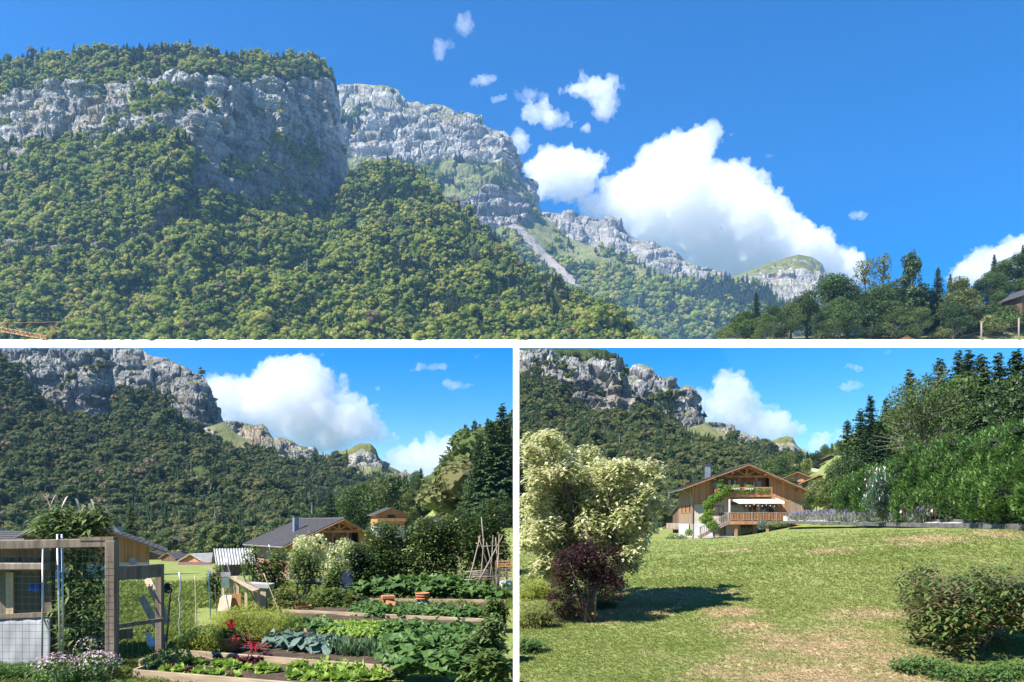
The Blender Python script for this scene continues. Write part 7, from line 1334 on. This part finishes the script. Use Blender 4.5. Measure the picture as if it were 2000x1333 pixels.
# ---------------------------------------------------------------- upper right: trees on the near terrace, crane
rU = np.random.default_rng(81)
TH = loft('terrace_hillside', [[(1397, 662, 446), (1500, 660, 446), (1650, 655, 446), (1800, 640, 446), (1870, 610, 446), (1950, 585, 446), (2060, 545, 446), (2240, 500, 446)], [(1397, 667.5, 392), (1700, 667.5, 392), (1900, 667.5, 392), (2060, 667.5, 392), (2240, 667.5, 392)]], [(24, MEADOW, 0, 1.0)], nx=90, lim=667, seed=15)
def tt(px, d): t = sst(392, 446, d); c = np.interp(px, [1397, 1500, 1650, 1800, 1870, 1950, 2060], [662, 660, 655, 640, 610, 585, 545]); return float(667.5 * (1 - t) + c * t)
TU = [('spruce_tree', SPRUCE[0], 1477, 570, 410, 'lone spruce rising from the bushes left on the terrace'), ('bush', BUSH[1], 1415, 640, 396, 'low yellow green bush at the left end of the terrace'), ('bush', BUSH[0], 1440, 622, 405, 'rounded bush left of the lone spruce'), ('broadleaf_tree', ASHES[0], 1455, 608, 415, 'small tree left of the lone spruce'), ('broadleaf_tree', ASHES[1], 1510, 600, 408, 'bright green tree right of the lone spruce'), ('broadleaf_tree', ASHES[2], 1545, 590, 412, 'green tree second right of the lone spruce'), ('broadleaf_tree', ASHDK[0], 1575, 566, 416, 'dark green tree left of the tall rounded one'), ('broadleaf_tree', ASHES[0], 1622, 536, 418, 'tall rounded green tree in the middle of the terrace'), ('broadleaf_tree', ASHDK[1], 1655, 545, 422, 'dark tree behind the tall rounded one'), ('yellow_tree', YELLO[1], 1690, 505, 420, 'thin yellowish tree with sparse crown'), ('yellow_tree', YELLO[1], 1725, 496, 424, 'second thin yellowish tree beside the columnar one'), ('broadleaf_tree', ASHDK[0], 1700, 575, 402, 'dark tree below the thin yellowish crowns'), ('poplar_tree', POPLAR, 1783, 490, 412, 'tall dark columnar tree on the terrace'), ('broadleaf_tree', ASHES[1], 1745, 590, 398, 'green tree at the foot of the columnar one'), ('spruce_tree', SPRUCE[1], 1832, 524, 420, 'broad spruce right of the columnar tree'), ('spruce_tree', SPRUCE[2], 1856, 536, 428, 'narrow spruce second right of the columnar tree'), ('yellow_tree', YELLO[0], 1878, 545, 402, 'yellow green conical tree before the wooded rise'), ('bush', BUSH[1], 1835, 640, 394, 'low yellowish bush under the broad spruce'),
      ('broadleaf_tree', ASHDK[1], 1912, 545, 430, 'dark tree on the wooded rise, leftmost'), ('broadleaf_tree', ASHES[2], 1935, 530, 440, 'green tree on the wooded rise'), ('spruce_tree', SPRUCE[0], 1942, 497, 444, 'spruce tip on the skyline of the wooded rise'), ('broadleaf_tree', ASHES[0], 1965, 508, 440, 'tree below the skyline of the wooded rise'), ('broadleaf_tree', ASHDK[0], 1988, 492, 444, 'dark tree at the upper right picture edge'), ('spruce_tree', SPRUCE[2], 1998, 478, 446, 'spruce at the upper right picture edge'), ('broadleaf_tree', ASHES[1], 1955, 575, 415, 'light green tree above the grassy patch'), ('bush', BUSH[1], 1935, 620, 400, 'yellow green bush beside the wooden pole'), ('bush', BUSH[0], 1975, 600, 402, 'green bush below the dark eave'), ('broadleaf_tree', ASHDK[1], 1902, 600, 405, 'dark low tree left of the wooden pole'), ('broadleaf_tree', ASHES[2], 2020, 520, 430, 'tree cut by the upper right picture edge'), ('broadleaf_tree', ASHDK[0], 1600, 610, 397, 'low dark tree in front of the rounded one'), ('broadleaf_tree', ASHES[1], 1655, 600, 396, 'low green tree in front of the yellowish ones'), ('broadleaf_tree', ASHES[0], 1795, 600, 396, 'low green tree under the columnar one')]
TU += [('broadleaf_tree', ASHES[2], 1640, 580, 394, 'bright tree low in front of the dark tree'), ('broadleaf_tree', ASHES[0], 1715, 560, 404, 'bright tree under the second yellowish crown'), ('broadleaf_tree', ASHDK[1], 1760, 545, 418, 'dark tree left behind the columnar one'), ('broadleaf_tree', ASHES[1], 1812, 570, 424, 'green tree between the columnar tree and broad spruce'), ('broadleaf_tree', ASHDK[0], 1862, 590, 396, 'dark tree below the narrow spruce'), ('broadleaf_tree', ASHES[2], 1495, 612, 396, 'low bright tree at the foot of the lone spruce'), ('broadleaf_tree', ASHES[1], 1892, 565, 436, 'tree filling the gap before the wooded rise')]
for nm, ms, px, t, d, lb in TU:
    b = P(px, tt(px, d), d); h = P(px, t, d).z - b.z; e = tree(nm, ms, b, 1, lb, 'bush' if nm == 'bush' else 'tree', 'trees on the upper right terrace'); k = {'spruce_tree': 16, 'bush': 3}.get(nm, 10); wide = {1622: 1.25, 1575: 1.2, 1545: 1.3, 1510: 1.3, 1783: .95, 1690: .85, 1725: .8}.get(px, 1.35 if nm != 'spruce_tree' else 1.15); e.scale = (h / k * wide, h / k * wide, h / k)
for px, t, b, d, lb in ((1917, 629, 666, 388, 'pale wooden pole at the edge of the grassy patch'), (1990, 622, 666, 388, 'wooden utility pole at the upper right picture edge')): tag(MB().tube([P(px, b, d), P(px, t, d)], .45, 7).build('wooden_pole', BEAM_G, smooth=True), lb, 'pole')
tag(MB().tube([P(1875 + k * 13, 658 - 22 * math.sin(k / 9 * 1.2) , 388) for k in range(10)], .08, 4).build('power_line', DARKWOOD), 'thin power line running to the wooden poles', 'cable')
e = empty('roof_peak', P(1770, 663, 394)); tag(e, 'roof ridge of a house peeping above the white edge', 'roof'); MB().prism([(-5, -.8), (5, -.8), (0, 1.5)], 'y', 0, 6).build('gable_wall', LARCH, e)
for s_ in (-1, 1): tiled_slope(e, 0, 1.75, s_ * 6, -1.0, -.6, 6.6, SLATE, 5)
c = P(2012, 560, 400); house((c.x + 2, 400, c.z - 15), math.radians(15), 'dark wooden house with wide eave at the upper right edge', w=16, l=10, hw=3, hu=7, pitch=.6, ov=2.4, lower=DARKWOOD, courses=6, wins=((-3, -1, 1, 3),), name='dark_house')
crane((-40, 640), (92, 664), 858, 'orange tower crane jib before the forest at the left edge', apex=(114, 629))
# ---------------------------------------------------------------- clouds: closed bodies of even vapour, far behind everything
def mat_cloud(name, dens):
    m = bpy.data.materials.new(name); m.use_nodes = True; nt = m.node_tree; nt.nodes.remove(nt.nodes['Principled BSDF'])
    v = N(nt, 'VolumePrincipled'); v.inputs['Color'].default_value = (0.995, 0.995, 0.995, 1); v.inputs['Density'].default_value = dens
    v.inputs['Anisotropy'].default_value = 0.0
    nt.links.new(v.outputs[0], nt.nodes['Material Output'].inputs['Volume']); return m
CLOUD = mat_cloud('cloud_vapour', 0.0085); WISP = mat_cloud('cloud_wisp', 0.008); THIN = mat_cloud('cloud_veil', 0.0035)
# densities are per metre at the clouds' own distance
def cloud(poly, depth, label, nsph=90, rmax=60, mat=None, seed=0, rough=1.0, vox=3.6, flat=0.75, wisp=1.0):
    r = np.random.default_rng(seed); poly = [tuple(p) for p in poly]; a = np.array(poly, float)
    q = r.uniform(a.min(0), a.max(0), (nsph * 14, 2)); q = q[inpoly(q, poly)]; d = edgedist(q, poly)
    keep = []; 
    order = np.argsort(-d)
    cover = np.zeros(len(q), bool)
    for i in order:
        if len(keep) >= nsph: break
        if cover[i] and r.random() > 0.04: continue
        keep.append(i); rr = min(d[i], rmax) ; cover |= np.linalg.norm(q - q[i], axis=1) < rr * 0.55
    V, Fa, n = [], [], 0; k = depth / F
    ex = []
    for i in range(len(poly)):
        a_, b_ = np.array(poly[i], float), np.array(poly[(i + 1) % len(poly)], float); L_ = np.linalg.norm(b_ - a_)
        for _ in range(int(L_ / 7 * wisp)): p_ = a_ + (b_ - a_) * r.random() + r.normal(0, min(3.5, rmax * .2), 2); ex.append((p_[0], p_[1], r.uniform(1.2, 4.5) * min(1, rmax / 20)))
    for x_, y_, r_ in ex:
        V.append(ICO2[0] * r_ * k * (1.5, 1, .8) + np.array(P(x_, y_, depth + r.normal(0, 20)))); Fa.append(ICO2[1] + n); n += len(ICO2[0])
    for i in keep:
        rr = max(min(d[i] * 1.02, rmax), 2.5) * k; c = P(q[i, 0], q[i, 1], depth); c.y += r.uniform(-1, 1) * max(0, (d[i] * 1.4 - min(d[i], rmax))) * k * flat
        V.append(ICO2[0] * rr + np.array(c)); Fa.append(ICO2[1] + n); n += len(ICO2[0])
    me = np_mesh('cloud_tmp', np.concatenate(V), np.concatenate(Fa)); t = bpy.data.objects.new('cloud_tmp', me); col.objects.link(t)
    md = t.modifiers.new('r', 'REMESH'); md.mode = 'VOXEL'; md.voxel_size = vox * k
    dg = bpy.context.evaluated_depsgraph_get(); ev = t.evaluated_get(dg); em = ev.to_mesh()
    nv = len(em.vertices); X = np.empty(nv * 3, np.float32); em.vertices.foreach_get('co', X); X = X.reshape(-1, 3).astype(float)
    NN = np.empty(nv * 3, np.float32); em.vertices.foreach_get('normal', NN); NN = NN.reshape(-1, 3)
    Q = np.array([p.vertices[:] for p in em.polygons], np.int32); ev.to_mesh_clear()
    bpy.data.objects.remove(t); bpy.data.meshes.remove(me)
    for s, am in ((34, 9.0), (16, 6.0), (7.5, 3.6), (4.0, 1.6)):
        s *= rough ** 0.5
        X = X + NN * ((np.abs(noise(X / (s * k) + seed * 3.1)) * 2 - 0.55) * am * rough * k)[:, None]
    o = obj('cloud', np_mesh('cloud', X, Q, mat or CLOUD, smooth=True))
    return tag(o, label, 'cloud', 'white clouds in the blue sky')
cloud([(1110,400),(1125,380),(1160,372),(1185,350),(1230,330),(1240,300),(1290,268),(1345,255),(1368,238),(1398,248),(1425,266),(1405,285),(1395,318),(1440,312),(1480,330),(1515,338),(1516,355),(1480,365),(1530,368),(1538,388),(1525,405),(1560,425),(1600,455),(1640,475),(1680,492),(1700,520),(1690,560),(1600,580),(1500,580),(1400,560),(1330,520),(1250,485),(1180,440)], 4700, 'great white cumulus towering above the upper far ridge', nsph=260, rmax=52, seed=1)
cloud([(1020,330),(1050,300),(1100,288),(1150,292),(1186,305),(1190,325),(1170,345),(1185,365),(1120,390),(1060,395),(1030,370)], 4600, 'rounded white cloud left of the great cumulus', nsph=90, rmax=45, seed=2)
cloud([(1020,215),(1040,197),(1075,207),(1105,230),(1137,248),(1100,253),(1060,245),(1025,235)], 4600, 'small slanting cloud above the rounded one', nsph=40, rmax=25, seed=3)
cloud([(1095,175),(1130,155),(1170,150),(1215,155),(1205,175),(1212,215),(1190,238),(1160,220),(1140,195)], 4600, 'ragged bright cloud high over the valley', nsph=60, rmax=28, seed=4, mat=WISP, rough=1.4)
cloud([(915,158),(935,148),(972,146),(975,158),(950,168),(920,168)], 4600, 'little flat cloud above the second mountain', nsph=24, rmax=12, seed=5, mat=WISP, rough=.6, vox=2.5)
cloud([(955,190),(975,184),(997,192),(980,199),(960,198)], 4600, 'tiny cloud below the little flat one', nsph=16, rmax=8, seed=6, mat=WISP, rough=.4, vox=2)
cloud([(840,95),(865,80),(890,84),(880,100),(855,118),(845,120)], 4600, 'faint lower wisp near the top of the sky', nsph=24, rmax=14, seed=7, mat=THIN, rough=1.0, vox=2.5)
cloud([(885,40),(905,32),(925,50),(930,68),(905,72),(890,60)], 4600, 'faint upper wisp near the top of the sky', nsph=24, rmax=14, seed=8, mat=THIN, rough=1.0, vox=2.5)
cloud([(990,262),(1015,256),(1040,285),(1030,300),(1000,300),(995,280)], 4600, 'small cloud touching the second mountain edge', nsph=30, rmax=16, seed=9, mat=WISP, rough=.8, vox=3)
cloud([(1000,180),(1035,172),(1075,188),(1060,200),(1020,202)], 4620, 'thin veil behind the slanting cloud', nsph=30, rmax=14, seed=10, mat=THIN, rough=1.0, vox=3)
cloud([(1840,560),(1850,530),(1880,505),(1905,482),(1940,485),(1960,470),(2000,455),(2060,450),(2080,520),(2000,560)], 4600, 'white cumulus behind the trees at the upper right', nsph=90, rmax=34, seed=11)
cloud([(1655,420),(1675,408),(1700,418),(1690,432),(1665,430)], 4600, 'tiny ragged cloud in the blue above the trees', nsph=20, rmax=9, seed=12, mat=WISP, rough=.6, vox=2.2)
cloud([(1485,303),(1505,298),(1520,304),(1500,311)], 4600, 'faint speck of cloud right of the great cumulus', nsph=12, rmax=6, seed=13, mat=THIN, rough=.4, vox=2)
# lower left
cloud([(395,742),(430,730),(490,735),(500,703),(540,693),(590,690),(622,698),(652,725),(655,742),(682,740),(680,756),(662,766),(692,760),(716,776),(738,805),(742,825),(776,850),(770,860),(740,866),(700,868),(690,874),(640,890),(600,890),(560,870),(520,850),(440,840),(405,800)], 3600, 'great cumulus filling the sky above the vegetable garden', nsph=230, rmax=42, seed=21)
cloud([(735,885),(760,873),(800,868),(850,848),(870,855),(900,850),(950,842),(950,880),(905,915),(860,935),(800,945),(770,920)], 3600, 'low cloud bank behind the hillside spruces', nsph=90, rmax=26, seed=22)
cloud([(790,724),(820,712),(850,707),(890,712),(880,720),(840,722),(800,731)], 3600, 'upper small flat cloud over the garden hillside', nsph=30, rmax=9, seed=23, mat=WISP, rough=.6, vox=2.2)
cloud([(858,752),(885,740),(910,750),(935,742),(925,754),(900,762),(870,758)], 3600, 'lower small flat cloud over the garden hillside', nsph=30, rmax=9, seed=24, mat=WISP, rough=.6, vox=2.2)
cloud([(723,760),(740,755),(756,762),(740,766)], 3600, 'tiny cloud right of the garden cumulus', nsph=12, rmax=5, seed=25, mat=WISP, rough=.4, vox=2)
cloud([(924,694),(935,691),(943,697),(930,700)], 3600, 'tiny cloud near the upper corner above the garden', nsph=10, rmax=4, seed=26, mat=WISP, rough=.3, vox=2)
# lower right
cloud([(1345,770),(1365,758),(1395,762),(1392,742),(1410,722),(1445,726),(1470,745),(1466,766),(1490,780),(1496,800),(1520,790),(1540,815),(1572,830),(1576,846),(1562,858),(1530,862),(1500,872),(1440,855),(1420,840),(1375,830),(1358,800)], 3600, 'great cumulus above the valley behind the chalet', nsph=170, rmax=34, seed=31)
cloud([(1575,865),(1590,850),(1620,845),(1645,832),(1655,850),(1620,872),(1590,890),(1575,885)], 3600, 'low cloud strip beside the hillside spruces', nsph=60, rmax=14, seed=32, vox=3)
cloud([(1636,716),(1655,709),(1672,712),(1690,722),(1680,727),(1660,720)], 3600, 'upper small cloud right of the chalet sky', nsph=24, rmax=8, seed=33, mat=WISP, rough=.6, vox=2.2)
cloud([(1638,757),(1660,742),(1680,743),(1696,752),(1675,758),(1650,760)], 3600, 'lower small cloud right of the chalet sky', nsph=24, rmax=9, seed=34, mat=WISP, rough=.6, vox=2.2)
cloud([(1725,688),(1740,681),(1752,682),(1735,692)], 3600, 'small wisp cut by the white edge above the spruces', nsph=12, rmax=5, seed=35, mat=THIN, rough=.4, vox=2)
# ---------------------------------------------------------------- air
m = bpy.data.materials.new('air'); m.use_nodes = True; m.node_tree.nodes.remove(m.node_tree.nodes['Principled BSDF'])
v = N(m.node_tree, 'VolumePrincipled'); v.inputs['Density'].default_value = 0.00007; v.inputs['Color'].default_value = (0.30, 0.58, 1.0, 1); v.inputs['Anisotropy'].default_value = 0.2
m.node_tree.links.new(v.outputs[0], m.node_tree.nodes['Material Output'].inputs['Volume'])
o = MB().box(-3600, 3600, -60, 3080, -40, 1420).build('haze', m); o['kind'] = 'stuff'; tag(o, 'thin blue summer haze over the valley', 'haze')
